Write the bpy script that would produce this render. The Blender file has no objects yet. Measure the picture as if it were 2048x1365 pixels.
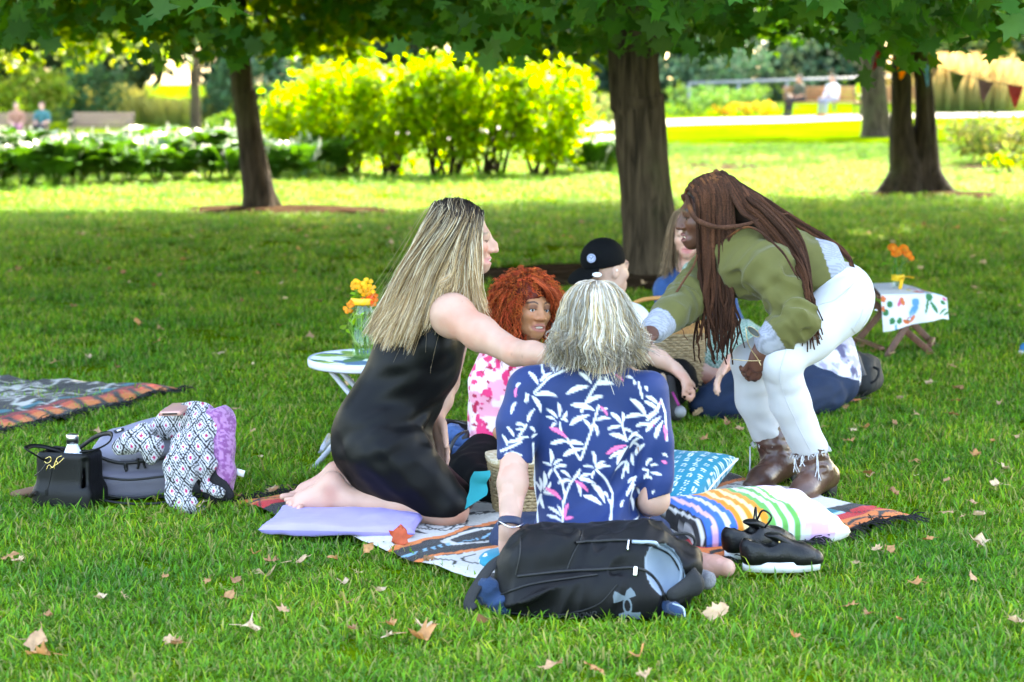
import bpy, bmesh, math, random
import numpy as np
from mathutils import Vector, Matrix
from mathutils.bvhtree import BVHTree

R = math.radians
rng = np.random.default_rng(7)
random.seed(7)
scene = bpy.context.scene
col = scene.collection

# ------------------------------------------------------------------ camera
CAM_H = 1.45
FPX = 3982.0                      # 70 mm lens on a 36 mm sensor, in pixels of a 2048 px wide frame
PITCH = math.atan((682.5 - 138.0) / FPX)
cam_data = bpy.data.cameras.new("camera")
cam_data.lens = 70.0
cam_data.sensor_width = 36.0
cam_data.clip_end = 600.0
cam_data.dof.use_dof = True
cam_data.dof.focus_distance = 6.2
cam_data.dof.aperture_fstop = 3.6
cam_data.dof.aperture_blades = 9
cam = bpy.data.objects.new("camera", cam_data)
cam.location = (0, 0, CAM_H)
cam.rotation_euler = (R(90) - PITCH, 0, 0)
col.objects.link(cam)
scene.camera = cam

# ------------------------------------------------------------------ sky and sun
SUN_EL, SUN_AZ = 41.0, 22.0       # the sun stands behind the trees, to the right (azimuth from +Y towards +X)
world = bpy.data.worlds.new("World")
scene.world = world
world.use_nodes = True
wn = world.node_tree.nodes
sky = wn.new("ShaderNodeTexSky")
sky.sky_type = 'NISHITA'
sky.sun_disc = False
sky.sun_elevation = R(SUN_EL)
sky.sun_rotation = R(SUN_AZ)
sky.air_density = 1.0
sky.dust_density = 2.5
wn["Background"].inputs[1].default_value = 0.15
world.node_tree.links.new(sky.outputs[0], wn["Background"].inputs[0])
sun_data = bpy.data.lights.new("sun", 'SUN')
sun_data.energy = 2.0
sun_data.angle = R(0.6)
sun_data.color = (1.0, 0.94, 0.84)
sun = bpy.data.objects.new("sun", sun_data)
sd = Vector((math.sin(R(SUN_AZ)) * math.cos(R(SUN_EL)), math.cos(R(SUN_AZ)) * math.cos(R(SUN_EL)), math.sin(R(SUN_EL))))
sun.rotation_euler = sd.to_track_quat('Z', 'Y').to_euler()
sun.location = (20, 60, 60)
col.objects.link(sun)

vs = scene.view_settings
vs.view_transform = 'Standard'
vs.look = 'None'
vs.gamma = 1.0
vs.use_curve_mapping = False
vs.exposure = 3.7
vs.use_white_balance = True          # the photograph is balanced for open shade
vs.white_balance_temperature = 7500.0
vs.white_balance_tint = 8.0
scene.render.engine = 'CYCLES'
scene.cycles.use_denoising = True
scene.cycles.max_bounces = 6
scene.cycles.diffuse_bounces = 3
scene.cycles.glossy_bounces = 2
scene.cycles.transmission_bounces = 5
scene.cycles.transparent_max_bounces = 16
scene.cycles.caustics_reflective = False
scene.cycles.caustics_refractive = False
scene.cycles.sample_clamp_indirect = 6.0

# ------------------------------------------------------------------ measuring: from the photograph's pixels to metres
cp, sp = math.cos(PITCH), math.sin(PITCH)
def ray(u, v):
    a = (u - 1024.0) / FPX
    b = (682.5 - v) / FPX
    return np.array([a, cp + b * sp, -sp + b * cp])
def G(u, v, z=0.0):
    d = ray(u, v); t = (z - CAM_H) / d[2]; h = 0.0
    for _ in range(30):
        h = 0.5 * h + 0.5 * terrain(d[0] * t, d[1] * t); t = (z + h - CAM_H) / d[2]
    return np.array([d[0] * t, d[1] * t, z + h])
def terrain(x, y):                             # the park falls away gently beyond the beds on the left
    def f(a, b, q):
        q = min(max((q - a) / (b - a), 0.0), 1.0); return q * q * (3 - 2 * q)
    return -0.85 * f(31, 62, y) * f(-0.02, -0.10, x / max(y, 1.0))
def P(u, v, Y):
    d = ray(u, v); t = Y / d[1]
    return np.array([d[0] * t, Y, CAM_H + d[2] * t])

# ------------------------------------------------------------------ scene helpers
def hexc(s):                                   # sRGB hex -> linear
    s = s.lstrip('#')
    v = [int(s[i:i + 2], 16) / 255 for i in (0, 2, 4)]
    return tuple(x / 12.92 if x <= 0.04045 else ((x + 0.055) / 1.055) ** 2.4 for x in v)

def tag(o, label=None, cat=None, group=None, kind=None):
    if label: o["label"] = label
    if cat: o["category"] = cat
    if group: o["group"] = group
    if kind: o["kind"] = kind
    return o

def empty(name, loc=(0, 0, 0), rz=0.0):
    o = bpy.data.objects.new(name, None)
    o.location = tuple(loc); o.rotation_euler = (0, 0, rz)
    o.empty_display_size = 0.1
    col.objects.link(o)
    return o

def link(name, me, mat=None, parent=None, keep=False):
    o = bpy.data.objects.new(name, me)
    col.objects.link(o)
    if mat is not None and not me.materials:
        me.materials.append(mat)
    if parent is not None:
        o.parent = parent
        if keep:                               # geometry is in world coordinates: undo the parent's transform
            chain = Matrix.Identity(4); p = parent; mats = []
            while p is not None:
                mats.append(Matrix.LocRotScale(p.location, p.rotation_euler, p.scale) if p.matrix_parent_inverse == Matrix.Identity(4)
                            else p.matrix_parent_inverse @ Matrix.LocRotScale(p.location, p.rotation_euler, p.scale))
                p = p.parent
            for m in reversed(mats):
                chain = chain @ m
            o.matrix_parent_inverse = chain.inverted()
    return o

def raw_mesh(name, V, F, smooth=True, colors=None):
    """V (n,3) array, F (m,3) or (m,4) array, or a list of polygons."""
    me = bpy.data.meshes.new(name)
    V = np.asarray(V, dtype=np.float32)
    if isinstance(F, np.ndarray):
        m, k = F.shape
        me.vertices.add(len(V)); me.vertices.foreach_set("co", V.ravel())
        me.loops.add(m * k); me.loops.foreach_set("vertex_index", F.astype(np.int32).ravel())
        me.polygons.add(m)
        me.polygons.foreach_set("loop_start", np.arange(0, m * k, k, dtype=np.int32))
        me.polygons.foreach_set("loop_total", np.full(m, k, dtype=np.int32))
        me.update(calc_edges=True)
    else:
        me.from_pydata([tuple(map(float, p)) for p in V], [], [list(map(int, f)) for f in F])
        me.update()
    if smooth:
        me.polygons.foreach_set("use_smooth", np.ones(len(me.polygons), dtype=bool))
    if colors is not None:
        set_colors(me, colors)
    return me

def set_colors(me, colors):
    c = np.ones((len(me.vertices), 4), dtype=np.float32)
    c[:, :3] = colors
    a = me.color_attributes.new("Col", 'FLOAT_COLOR', 'POINT')
    a.data.foreach_set("color", c.ravel())

def mesh(name, V, F, mat, parent=None, smooth=True, colors=None, keep=True):
    return link(name, raw_mesh(name, V, F, smooth, colors), mat, parent, keep)

class MB:
    """collects polygons, then builds one mesh object"""
    def __init__(s): s.V = []; s.F = []; s.n = 0; s.C = []
    def add(s, V, F, c=None):
        V = np.asarray(V, dtype=float)
        s.V.append(V); s.F += [[int(i) + s.n for i in f] for f in F]; s.n += len(V)
        if c is not None: s.C.append(np.broadcast_to(np.asarray(c, dtype=float), (len(V), 3)))
        return s
    def box(s, c, size, M=None, bev=0.0, col=None):
        h = np.array(size) / 2.0
        if bev <= 0:
            V = np.array([[x, y, z] for x in (-1, 1) for y in (-1, 1) for z in (-1, 1)]) * h
            F = [(0, 1, 3, 2), (4, 6, 7, 5), (0, 4, 5, 1), (2, 3, 7, 6), (0, 2, 6, 4), (1, 5, 7, 3)]
        else:
            bm = bmesh.new(); bmesh.ops.create_cube(bm, size=1.0)
            for v in bm.verts: v.co = Vector(v.co[i] * size[i] for i in range(3))
            bmesh.ops.bevel(bm, geom=bm.edges[:], offset=bev, segments=2, affect='EDGES', profile=0.6)
            bm.verts.index_update()
            V = np.array([v.co[:] for v in bm.verts]); F = [[v.index for v in f.verts] for f in bm.faces]; bm.free()
        if M is not None: V = V @ np.array(M).T
        return s.add(V + np.array(c), F, col)
    def tube(s, pts, rad, n=8, caps=True, col=None, flat=None):
        V, F = tube_geo(pts, rad, n, caps, flat)
        return s.add(V, F, col)
    def lathe(s, prof, n=24, c=(0, 0, 0), col=None, axis=None):
        V = []; F = []
        for (r, z) in prof:
            for k in range(n):
                a = 2 * math.pi * k / n; V.append((r * math.cos(a), r * math.sin(a), z))
        for i in range(len(prof) - 1):
            for k in range(n):
                F.append((i * n + k, i * n + (k + 1) % n, (i + 1) * n + (k + 1) % n, (i + 1) * n + k))
        V = np.array(V)
        if axis is not None: V = V @ np.array(axis).T
        return s.add(V + np.array(c), F, col)
    def build(s, name, mat, parent=None, smooth=True, keep=True):
        V = np.concatenate(s.V)
        return mesh(name, V, s.F, mat, parent, smooth, np.concatenate(s.C) if s.C else None, keep)

def frames(pts):
    pts = np.asarray(pts, dtype=float)
    T = np.gradient(pts, axis=0); T /= np.linalg.norm(T, axis=1, keepdims=True) + 1e-12
    ref = np.array([0.3, 0.2, 1.0]) if abs(T[0][2]) < 0.9 else np.array([1.0, 0.1, 0.0])
    N = np.zeros_like(pts); n = ref - T[0] * ref.dot(T[0]); n /= np.linalg.norm(n)
    for i in range(len(pts)):
        n = n - T[i] * n.dot(T[i]); n /= np.linalg.norm(n) + 1e-12; N[i] = n
    return T, N, np.cross(T, N)

def tube_geo(pts, rad, n=8, caps=True, flat=None):
    pts = np.asarray(pts, dtype=float); m = len(pts)
    rad = np.broadcast_to(np.asarray(rad, dtype=float), (m,))
    T, N, B = frames(pts)
    a = np.arange(n) * 2 * math.pi / n
    fx, fy = (1.0, 1.0) if flat is None else flat
    V = pts[:, None, :] + rad[:, None, None] * (fx * np.cos(a)[None, :, None] * N[:, None, :] + fy * np.sin(a)[None, :, None] * B[:, None, :])
    V = V.reshape(-1, 3)
    F = [(i * n + k, i * n + (k + 1) % n, (i + 1) * n + (k + 1) % n, (i + 1) * n + k) for i in range(m - 1) for k in range(n)]
    if caps:
        F.append(list(range(n))[::-1]); F.append([(m - 1) * n + k for k in range(n)])
    return V, F

def spline(ctrl, n):
    """Catmull-Rom through ctrl, n samples"""
    c = np.asarray(ctrl, dtype=float)
    c = np.vstack([2 * c[0] - c[1], c, 2 * c[-1] - c[-2]])
    t = np.linspace(0, len(c) - 3 - 1e-6, n); i = t.astype(int); f = (t - i)[:, None]
    p0, p1, p2, p3 = c[i], c[i + 1], c[i + 2], c[i + 3]
    return 0.5 * (2 * p1 + (p2 - p0) * f + (2 * p0 - 5 * p1 + 4 * p2 - p3) * f ** 2 + (3 * p1 - p0 - 3 * p2 + p3) * f ** 3)

def basis(fwd, up=(0, 0, 1)):
    """3x3 with columns x (right), y (forward), z (up)"""
    f = np.array(fwd, dtype=float); f /= np.linalg.norm(f)
    u = np.array(up, dtype=float); u = u - f * u.dot(f); u /= np.linalg.norm(u)
    x = np.cross(f, u)
    return np.stack([x, f, u], axis=1)

def rotz(a):
    c, s = math.cos(a), math.sin(a)
    return np.array([[c, -s, 0], [s, c, 0], [0, 0, 1.0]])

# ------------------------------------------------------------------ noise
_perm = np.random.default_rng(3).random(4096)
def vnoise(p, scale=1.0, seed=0):
    """smooth value noise in 0..1 at points p (n,3)"""
    q = np.asarray(p, dtype=float) * scale + seed * 17.31
    i = np.floor(q).astype(np.int64); f = q - i; f = f * f * (3 - 2 * f)
    def h(dx, dy, dz):
        k = (i[..., 0] + dx) * 374761393 + (i[..., 1] + dy) * 668265263 + (i[..., 2] + dz) * 2147483647
        k = (k ^ (k >> 13)) * 1274126177
        return _perm[(k ^ (k >> 16)) & 4095]
    x0 = h(0, 0, 0) * (1 - f[..., 0]) + h(1, 0, 0) * f[..., 0]
    x1 = h(0, 1, 0) * (1 - f[..., 0]) + h(1, 1, 0) * f[..., 0]
    x2 = h(0, 0, 1) * (1 - f[..., 0]) + h(1, 0, 1) * f[..., 0]
    x3 = h(0, 1, 1) * (1 - f[..., 0]) + h(1, 1, 1) * f[..., 0]
    y0 = x0 * (1 - f[..., 1]) + x1 * f[..., 1]; y1 = x2 * (1 - f[..., 1]) + x3 * f[..., 1]
    return y0 * (1 - f[..., 2]) + y1 * f[..., 2]
def fbm(p, scale=1.0, seed=0, oct=3):
    r = 0; a = 0.5; t = 0
    for k in range(oct):
        r = r + a * vnoise(p, scale * 2 ** k, seed + k * 5); t += a; a *= 0.5
    return r / t
def sstep(a, b, x):
    t = np.clip((x - a) / (b - a), 0, 1); return t * t * (3 - 2 * t)
def mixc(a, b, t):
    a = np.asarray(a, dtype=float); b = np.asarray(b, dtype=float); t = np.asarray(t, dtype=float)[:, None]
    return a * (1 - t) + b * t

# ------------------------------------------------------------------ materials
MATS = {}
def mat(name, color=(0.5, 0.5, 0.5), rough=0.7, metal=0.0, attr=False, var=0.12, vscale=12.0, bump=0.0, bscale=60.0, sheen=0.0,
        spec=0.4, trans=0.0, color2=None, coord='Object', sss=0.0, stretch=None, coat=0.0, alpha_t=0.0):
    if name in MATS: return MATS[name]
    m = bpy.data.materials.new(name); m.use_nodes = True; MATS[name] = m
    nt = m.node_tree; N = nt.nodes; K = nt.links
    b = N["Principled BSDF"]
    b.inputs["Roughness"].default_value = rough; b.inputs["Metallic"].default_value = metal
    b.inputs["Specular IOR Level"].default_value = spec
    if sheen: b.inputs["Sheen Weight"].default_value = sheen; b.inputs["Sheen Roughness"].default_value = 0.4
    if coat: b.inputs["Coat Weight"].default_value = coat; b.inputs["Coat Roughness"].default_value = 0.15
    if sss:
        b.inputs["Subsurface Weight"].default_value = sss
        b.inputs["Subsurface Radius"].default_value = (0.012, 0.005, 0.003); b.inputs["Subsurface Scale"].default_value = 1.0
    tc = N.new("ShaderNodeTexCoord"); src = tc.outputs[coord]
    if stretch:
        mp = N.new("ShaderNodeMapping"); mp.inputs["Scale"].default_value = stretch; K.new(src, mp.inputs[0]); src = mp.outputs[0]
    if attr:
        a = N.new("ShaderNodeAttribute"); a.attribute_name = "Col"; base = a.outputs[0]
    else:
        rgb = N.new("ShaderNodeRGB"); rgb.outputs[0].default_value = (*color, 1); base = rgb.outputs[0]
    nz = N.new("ShaderNodeTexNoise"); nz.inputs["Scale"].default_value = vscale; nz.inputs["Detail"].default_value = 4.0
    K.new(src, nz.inputs["Vector"])
    out = base
    if color2 is not None:
        mx = N.new("ShaderNodeMix"); mx.data_type = 'RGBA'
        rp = N.new("ShaderNodeMapRange"); rp.inputs[1].default_value = 0.38; rp.inputs[2].default_value = 0.62
        K.new(nz.outputs[0], rp.inputs[0]); K.new(rp.outputs[0], mx.inputs[0])
        K.new(base, mx.inputs[6]); mx.inputs[7].default_value = (*color2, 1); out = mx.outputs[2]
    if var > 0:
        hs = N.new("ShaderNodeHueSaturation"); mr = N.new("ShaderNodeMapRange")
        mr.inputs[1].default_value = 0.25; mr.inputs[2].default_value = 0.75
        mr.inputs[3].default_value = 1 - var; mr.inputs[4].default_value = 1 + var
        K.new(nz.outputs[0], mr.inputs[0]); K.new(mr.outputs[0], hs.inputs["Value"]); K.new(out, hs.inputs["Color"]); out = hs.outputs[0]
    K.new(out, b.inputs["Base Color"])
    if bump > 0:
        bn = N.new("ShaderNodeTexNoise"); bn.inputs["Scale"].default_value = bscale; bn.inputs["Detail"].default_value = 3.0
        K.new(src, bn.inputs["Vector"])
        bp = N.new("ShaderNodeBump"); bp.inputs["Strength"].default_value = bump; bp.inputs["Distance"].default_value = 0.01
        K.new(bn.outputs[0], bp.inputs["Height"]); K.new(bp.outputs[0], b.inputs["Normal"])
    if trans > 0:
        tr = N.new("ShaderNodeBsdfTranslucent"); ms = N.new("ShaderNodeMixShader"); ms.inputs[0].default_value = trans
        hs2 = N.new("ShaderNodeHueSaturation"); hs2.inputs["Saturation"].default_value = 1.15; hs2.inputs["Value"].default_value = 1.5
        hs2.inputs["Hue"].default_value = 0.485
        K.new(out, hs2.inputs["Color"]); K.new(hs2.outputs[0], tr.inputs[0])
        K.new(b.outputs[0], ms.inputs[1]); K.new(tr.outputs[0], ms.inputs[2])
        K.new(ms.outputs[0], N["Material Output"].inputs[0])
    return m

def glass(name, color=(0.9, 0.97, 0.95), rough=0.0, mixv=0.8):
    """thin clear pane: mostly transparent with a glossy coat"""
    if name in MATS: return MATS[name]
    m = bpy.data.materials.new(name); m.use_nodes = True; MATS[name] = m
    N = m.node_tree.nodes; K = m.node_tree.links
    t = N.new("ShaderNodeBsdfTransparent"); t.inputs[0].default_value = (*color, 1)
    g = N.new("ShaderNodeBsdfGlossy"); g.inputs["Roughness"].default_value = 0.05
    ms = N.new("ShaderNodeMixShader"); ms.inputs[0].default_value = 0.07; K.new(t.outputs[0], ms.inputs[1]); K.new(g.outputs[0], ms.inputs[2])
    K.new(ms.outputs[0], N["Material Output"].inputs[0])
    return m

# ------------------------------------------------------------------ signed distance fields -> one continuous surface
class SDF:
    """smooth unions of tapered capsules and ellipsoids on a rectilinear grid, turned into a mesh with surface nets"""
    def __init__(s): s.ops = []; s.post = []
    def cone(s, a, b, ra, rb, k=0.03, flat=None, op='u'):
        s.ops.append(('cone', np.array(a, float), np.array(b, float), ra, rb, k, flat, op)); return s
    def chain(s, pts, rads, k=0.02, flat=None):
        for i in range(len(pts) - 1): s.cone(pts[i], pts[i + 1], rads[i], rads[i + 1], k, flat)
        return s
    def ell(s, c, r, M=None, k=0.03, op='u'):
        s.ops.append(('ell', np.array(c, float), np.array(r, float), np.eye(3) if M is None else np.array(M, float), k, op)); return s
    def box(s, c, h, r=0.02, M=None, k=0.02, op='u'):
        s.ops.append(('box', np.array(c, float), np.array(h, float), r, np.eye(3) if M is None else np.array(M, float), k, op)); return s
    def cut(s, p, n, k=0.0):                     # keep the side opposite n
        n = np.array(n, float); n /= np.linalg.norm(n)
        s.ops.append(('cut', np.array(p, float), n, k)); return s
    def disp(s, f, band=0.05): s.ops.append(('disp', f, band)); return s
    def bounds(s):
        lo = []; hi = []
        for o in s.ops:
            if o[0] == 'cone' and o[7] == 'u':
                r = max(o[3], o[4]) + 0.01; lo.append(np.minimum(o[1], o[2]) - r); hi.append(np.maximum(o[1], o[2]) + r)
            elif o[0] == 'ell' and o[5] == 'u':
                e = np.abs(o[3]) @ o[2] + 0.01; lo.append(o[1] - e); hi.append(o[1] + e)
            elif o[0] == 'box' and o[6] == 'u':
                e = np.abs(o[4]) @ o[2] + o[3] + 0.01; lo.append(o[1] - e); hi.append(o[1] + e)
        return np.min(lo, 0) - 0.02, np.max(hi, 0) + 0.02
    def grid(s, vox, fine=()):
        lo, hi = s.bounds(); ax = []
        for d in range(3):
            x = lo[d]; xs = [x]
            while x < hi[d]:
                st = vox
                for (c, r, fv) in fine:
                    if abs(x - c[d]) < r: st = min(st, fv)
                x += st; xs.append(x)
            ax.append(np.array(xs, dtype=np.float32))
        return ax
    def field(s, ax):
        X, Y, Z = ax
        F = np.full((len(X), len(Y), len(Z)), 0.5, dtype=np.float32)
        def block(lo, hi):
            sl = []
            for d in range(3):
                i0 = np.searchsorted(ax[d], lo[d]); i1 = np.searchsorted(ax[d], hi[d], side='right')
                sl.append(slice(i0, max(i1, i0)))
            return tuple(sl)
        def pts(sl):
            return np.stack(np.meshgrid(X[sl[0]], Y[sl[1]], Z[sl[2]], indexing='ij'), -1)
        def comb(sl, d, k, op):
            a = F[sl]
            if op == 'u':
                if k > 0:
                    h = np.clip(k - np.abs(a - d), 0, None) / k; F[sl] = np.minimum(a, d) - h * h * k * 0.25
                else: F[sl] = np.minimum(a, d)
            elif op == 's':
                d = -d
                if k > 0:
                    h = np.clip(k - np.abs(a - d), 0, None) / k; F[sl] = np.maximum(a, d) + h * h * k * 0.25
                else: F[sl] = np.maximum(a, d)
        for o in s.ops:
            t = o[0]
            if t == 'cone':
                _, a, b, ra, rb, k, flat, op = o
                m = max(ra, rb) + k + 0.03
                sl = block(np.minimum(a, b) - m, np.maximum(a, b) + m); p = pts(sl)
                if p.size == 0: continue
                if flat is not None:
                    n, sc = np.array(flat[0], float), flat[1]; n = n / np.linalg.norm(n)
                    mid = (a + b) / 2; off = (p - mid) @ n
                    p = p + ((sc - 1) * off)[..., None] * n
                    aa = a + (sc - 1) * (a - mid).dot(n) * n; bb = b + (sc - 1) * (b - mid).dot(n) * n
                else: aa, bb = a, b
                ab = bb - aa; L2 = ab.dot(ab) + 1e-12
                tt = np.clip(((p - aa) @ ab) / L2, 0, 1)
                d = np.linalg.norm(p - aa - tt[..., None] * ab, axis=-1) - (ra + (rb - ra) * tt)
                comb(sl, d.astype(np.float32), k, op)
            elif t == 'ell':
                _, c, r, M, k, op = o
                e = np.abs(M) @ r + k + 0.03
                sl = block(c - e, c + e); p = pts(sl)
                if p.size == 0: continue
                q = (p - c) @ M
                k0 = np.linalg.norm(q / r, axis=-1); k1 = np.linalg.norm(q / (r * r), axis=-1) + 1e-9
                comb(sl, (k0 * (k0 - 1) / k1).astype(np.float32), k, op)
            elif t == 'box':
                _, c, h, r, M, k, op = o
                e = np.abs(M) @ h + r + k + 0.03
                sl = block(c - e, c + e); p = pts(sl)
                if p.size == 0: continue
                q = np.abs((p - c) @ M) - (h - r)
                d = np.linalg.norm(np.maximum(q, 0), axis=-1) + np.minimum(q.max(-1), 0) - r
                comb(sl, d.astype(np.float32), k, op)
            elif t == 'cut':
                _, p0, n, k = o
                g = (X[:, None, None] - p0[0]) * n[0] + (Y[None, :, None] - p0[1]) * n[1] + (Z[None, None, :] - p0[2]) * n[2]
                F = np.maximum(F, g.astype(np.float32))
            elif t == 'disp':
                _, f, band = o
                idx = np.argwhere(np.abs(F) < band)
                if len(idx) == 0: continue
                p = np.stack([X[idx[:, 0]], Y[idx[:, 1]], Z[idx[:, 2]]], -1).astype(float)
                F[idx[:, 0], idx[:, 1], idx[:, 2]] += f(p).astype(np.float32)
        return F
    def surface(s, vox=0.006, fine=()):
        ax = s.grid(vox, fine); F = s.field(ax)
        return surface_nets(F, ax)
    def build(s, name, material, parent=None, vox=0.006, fine=(), color=None, smooth_it=0):
        V, Q = s.surface(vox, fine)
        if smooth_it: V = laplace(V, Q, smooth_it)
        c = color(V) if color is not None else None
        return mesh(name, V, Q, material, parent, True, c)

def surface_nets(F, ax):
    S = F < 0
    nx, ny, nz = F.shape
    c = S[:-1, :-1, :-1].astype(np.int8)
    cnt = np.zeros((nx - 1, ny - 1, nz - 1), dtype=np.int8)
    for dx in (0, 1):
        for dy in (0, 1):
            for dz in (0, 1):
                cnt += S[dx:nx - 1 + dx, dy:ny - 1 + dy, dz:nz - 1 + dz]
    act = (cnt > 0) & (cnt < 8)
    idx = np.argwhere(act); n = len(idx)
    vid = np.full(act.shape, -1, dtype=np.int32); vid[act] = np.arange(n, dtype=np.int32)
    i, j, k = idx.T
    X, Y, Z = ax
    acc = np.zeros((n, 3)); num = np.zeros(n)
    corner = [(a, b, c_) for a in (0, 1) for b in (0, 1) for c_ in (0, 1)]
    for p in corner:
        for d in range(3):
            if p[d] == 1: continue
            q = list(p); q[d] = 1
            fa = F[i + p[0], j + p[1], k + p[2]]; fb = F[i + q[0], j + q[1], k + q[2]]
            m = (fa < 0) != (fb < 0)
            t = np.where(m, fa / np.where(m, fa - fb, 1), 0)
            pa = np.stack([X[i + p[0]], Y[j + p[1]], Z[k + p[2]]], -1); pb = np.stack([X[i + q[0]], Y[j + q[1]], Z[k + q[2]]], -1)
            acc += np.where(m[:, None], pa + t[:, None] * (pb - pa), 0); num += m
    V = acc / num[:, None]
    Q = []
    e = np.argwhere(S[:-1, 1:-1, 1:-1] != S[1:, 1:-1, 1:-1]); a, b, c2 = e[:, 0], e[:, 1] + 1, e[:, 2] + 1
    f = np.stack([vid[a, b - 1, c2 - 1], vid[a, b, c2 - 1], vid[a, b, c2], vid[a, b - 1, c2]], -1)
    fl = ~S[a, b, c2]; f[fl] = f[fl][:, ::-1]; Q.append(f)
    e = np.argwhere(S[1:-1, :-1, 1:-1] != S[1:-1, 1:, 1:-1]); a, b, c2 = e[:, 0] + 1, e[:, 1], e[:, 2] + 1
    f = np.stack([vid[a - 1, b, c2 - 1], vid[a - 1, b, c2], vid[a, b, c2], vid[a, b, c2 - 1]], -1)
    fl = ~S[a, b, c2]; f[fl] = f[fl][:, ::-1]; Q.append(f)
    e = np.argwhere(S[1:-1, 1:-1, :-1] != S[1:-1, 1:-1, 1:]); a, b, c2 = e[:, 0] + 1, e[:, 1] + 1, e[:, 2]
    f = np.stack([vid[a - 1, b - 1, c2], vid[a, b - 1, c2], vid[a, b, c2], vid[a - 1, b, c2]], -1)
    fl = ~S[a, b, c2]; f[fl] = f[fl][:, ::-1]; Q.append(f)
    Q = np.concatenate(Q)
    return V, Q[(Q >= 0).all(1)]

def laplace(V, Q, it=1, w=0.5):
    n = len(V)
    e = np.concatenate([Q[:, [0, 1]], Q[:, [1, 2]], Q[:, [2, 3]], Q[:, [3, 0]]]) if Q.shape[1] == 4 else np.concatenate([Q[:, [0, 1]], Q[:, [1, 2]], Q[:, [2, 0]]])
    for _ in range(it):
        s = np.zeros_like(V); c = np.bincount(e[:, 0], minlength=n) + np.bincount(e[:, 1], minlength=n)
        for d in range(3):
            s[:, d] = np.bincount(e[:, 0], V[e[:, 1], d], n) + np.bincount(e[:, 1], V[e[:, 0], d], n)
        V = V * (1 - w) + w * s / np.maximum(c, 1)[:, None]
    return V
MAPLE = np.array([(0, -0.42), (0.10, -0.10), (0.34, -0.20), (0.30, -0.02), (0.52, 0.16), (0.30, 0.20), (0.26, 0.36), (0.12, 0.30), (0, 0.58),
                  (-0.12, 0.30), (-0.26, 0.36), (-0.30, 0.20), (-0.52, 0.16), (-0.30, -0.02), (-0.34, -0.20), (-0.10, -0.10)])
MAPLE_FAR = np.array([(0, -0.42), (0.33, -0.2), (0.52, 0.16), (0.2, 0.22), (0, 0.58), (-0.2, 0.22), (-0.52, 0.16), (-0.33, -0.2)])
OVAL = np.array([(0, -0.5), (0.22, -0.22), (0.26, 0.08), (0.14, 0.34), (0, 0.5), (-0.14, 0.34), (-0.26, 0.08), (-0.22, -0.22)])
LANCE = np.array([(0, -0.5), (0.10, -0.1), (0.07, 0.2), (0, 0.5), (-0.07, 0.2), (-0.10, -0.1)])
DIAMOND = np.array([(0, -0.5), (0.28, -0.05), (0, 0.5), (-0.28, -0.05)])

def leaves(pts, size, shape, rg, nrm=None, spread=0.9, col=(0.06, 0.14, 0.02), cvar=0.35, hvar=0.25, col2=None):
    """many separate leaf blades -> (V, F, C); nrm is the mean blade normal"""
    n = len(pts); k = len(shape)
    nm = rg.normal(size=(n, 3)) * spread + (np.array([0, 0, 1.0]) if nrm is None else nrm)
    nm /= np.linalg.norm(nm, axis=1, keepdims=True)
    t = rg.normal(size=(n, 3)); t[:, 2] -= 0.8
    t -= nm * (t * nm).sum(1, keepdims=True); t /= np.linalg.norm(t, axis=1, keepdims=True)
    bt = np.cross(nm, t)
    s = size * rg.uniform(0.65, 1.2, n)
    sh = shape
    bend = 0.35 * np.abs(sh[:, 0]) - 0.35 * sh[:, 1] ** 2
    V = pts[:, None, :] + s[:, None, None] * (sh[None, :, 0, None] * bt[:, None, :] + sh[None, :, 1, None] * t[:, None, :] + bend[None, :, None] * nm[:, None, :])
    F = np.arange(n * k).reshape(n, k)
    c = np.array(col) * (1 + cvar * rg.uniform(-1, 1, (n, 1))) * (1 + hvar * rg.uniform(-1, 1, (n, 3)) * np.array([1, 0.2, 0.6]))
    if col2 is not None:
        w = (rg.random((n, 1)) < 0.3); c = np.where(w, np.array(col2) * (1 + cvar * rg.uniform(-1, 1, (n, 1))), c)
    C = np.repeat(c, k, axis=0)
    return V.reshape(-1, 3), F, np.clip(C, 0, 1)

M_maple = mat("maple_leaf_green", attr=True, rough=0.5, spec=0.3, trans=0.52, var=0.1, vscale=25)
M_leafy = mat("shrub_leaf", attr=True, rough=0.55, spec=0.2, trans=0.68, var=0.1, vscale=25)
M_far = mat("distant_leaf", attr=True, rough=0.8, spec=0.1, trans=0.25, var=0.1, vscale=5)

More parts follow.
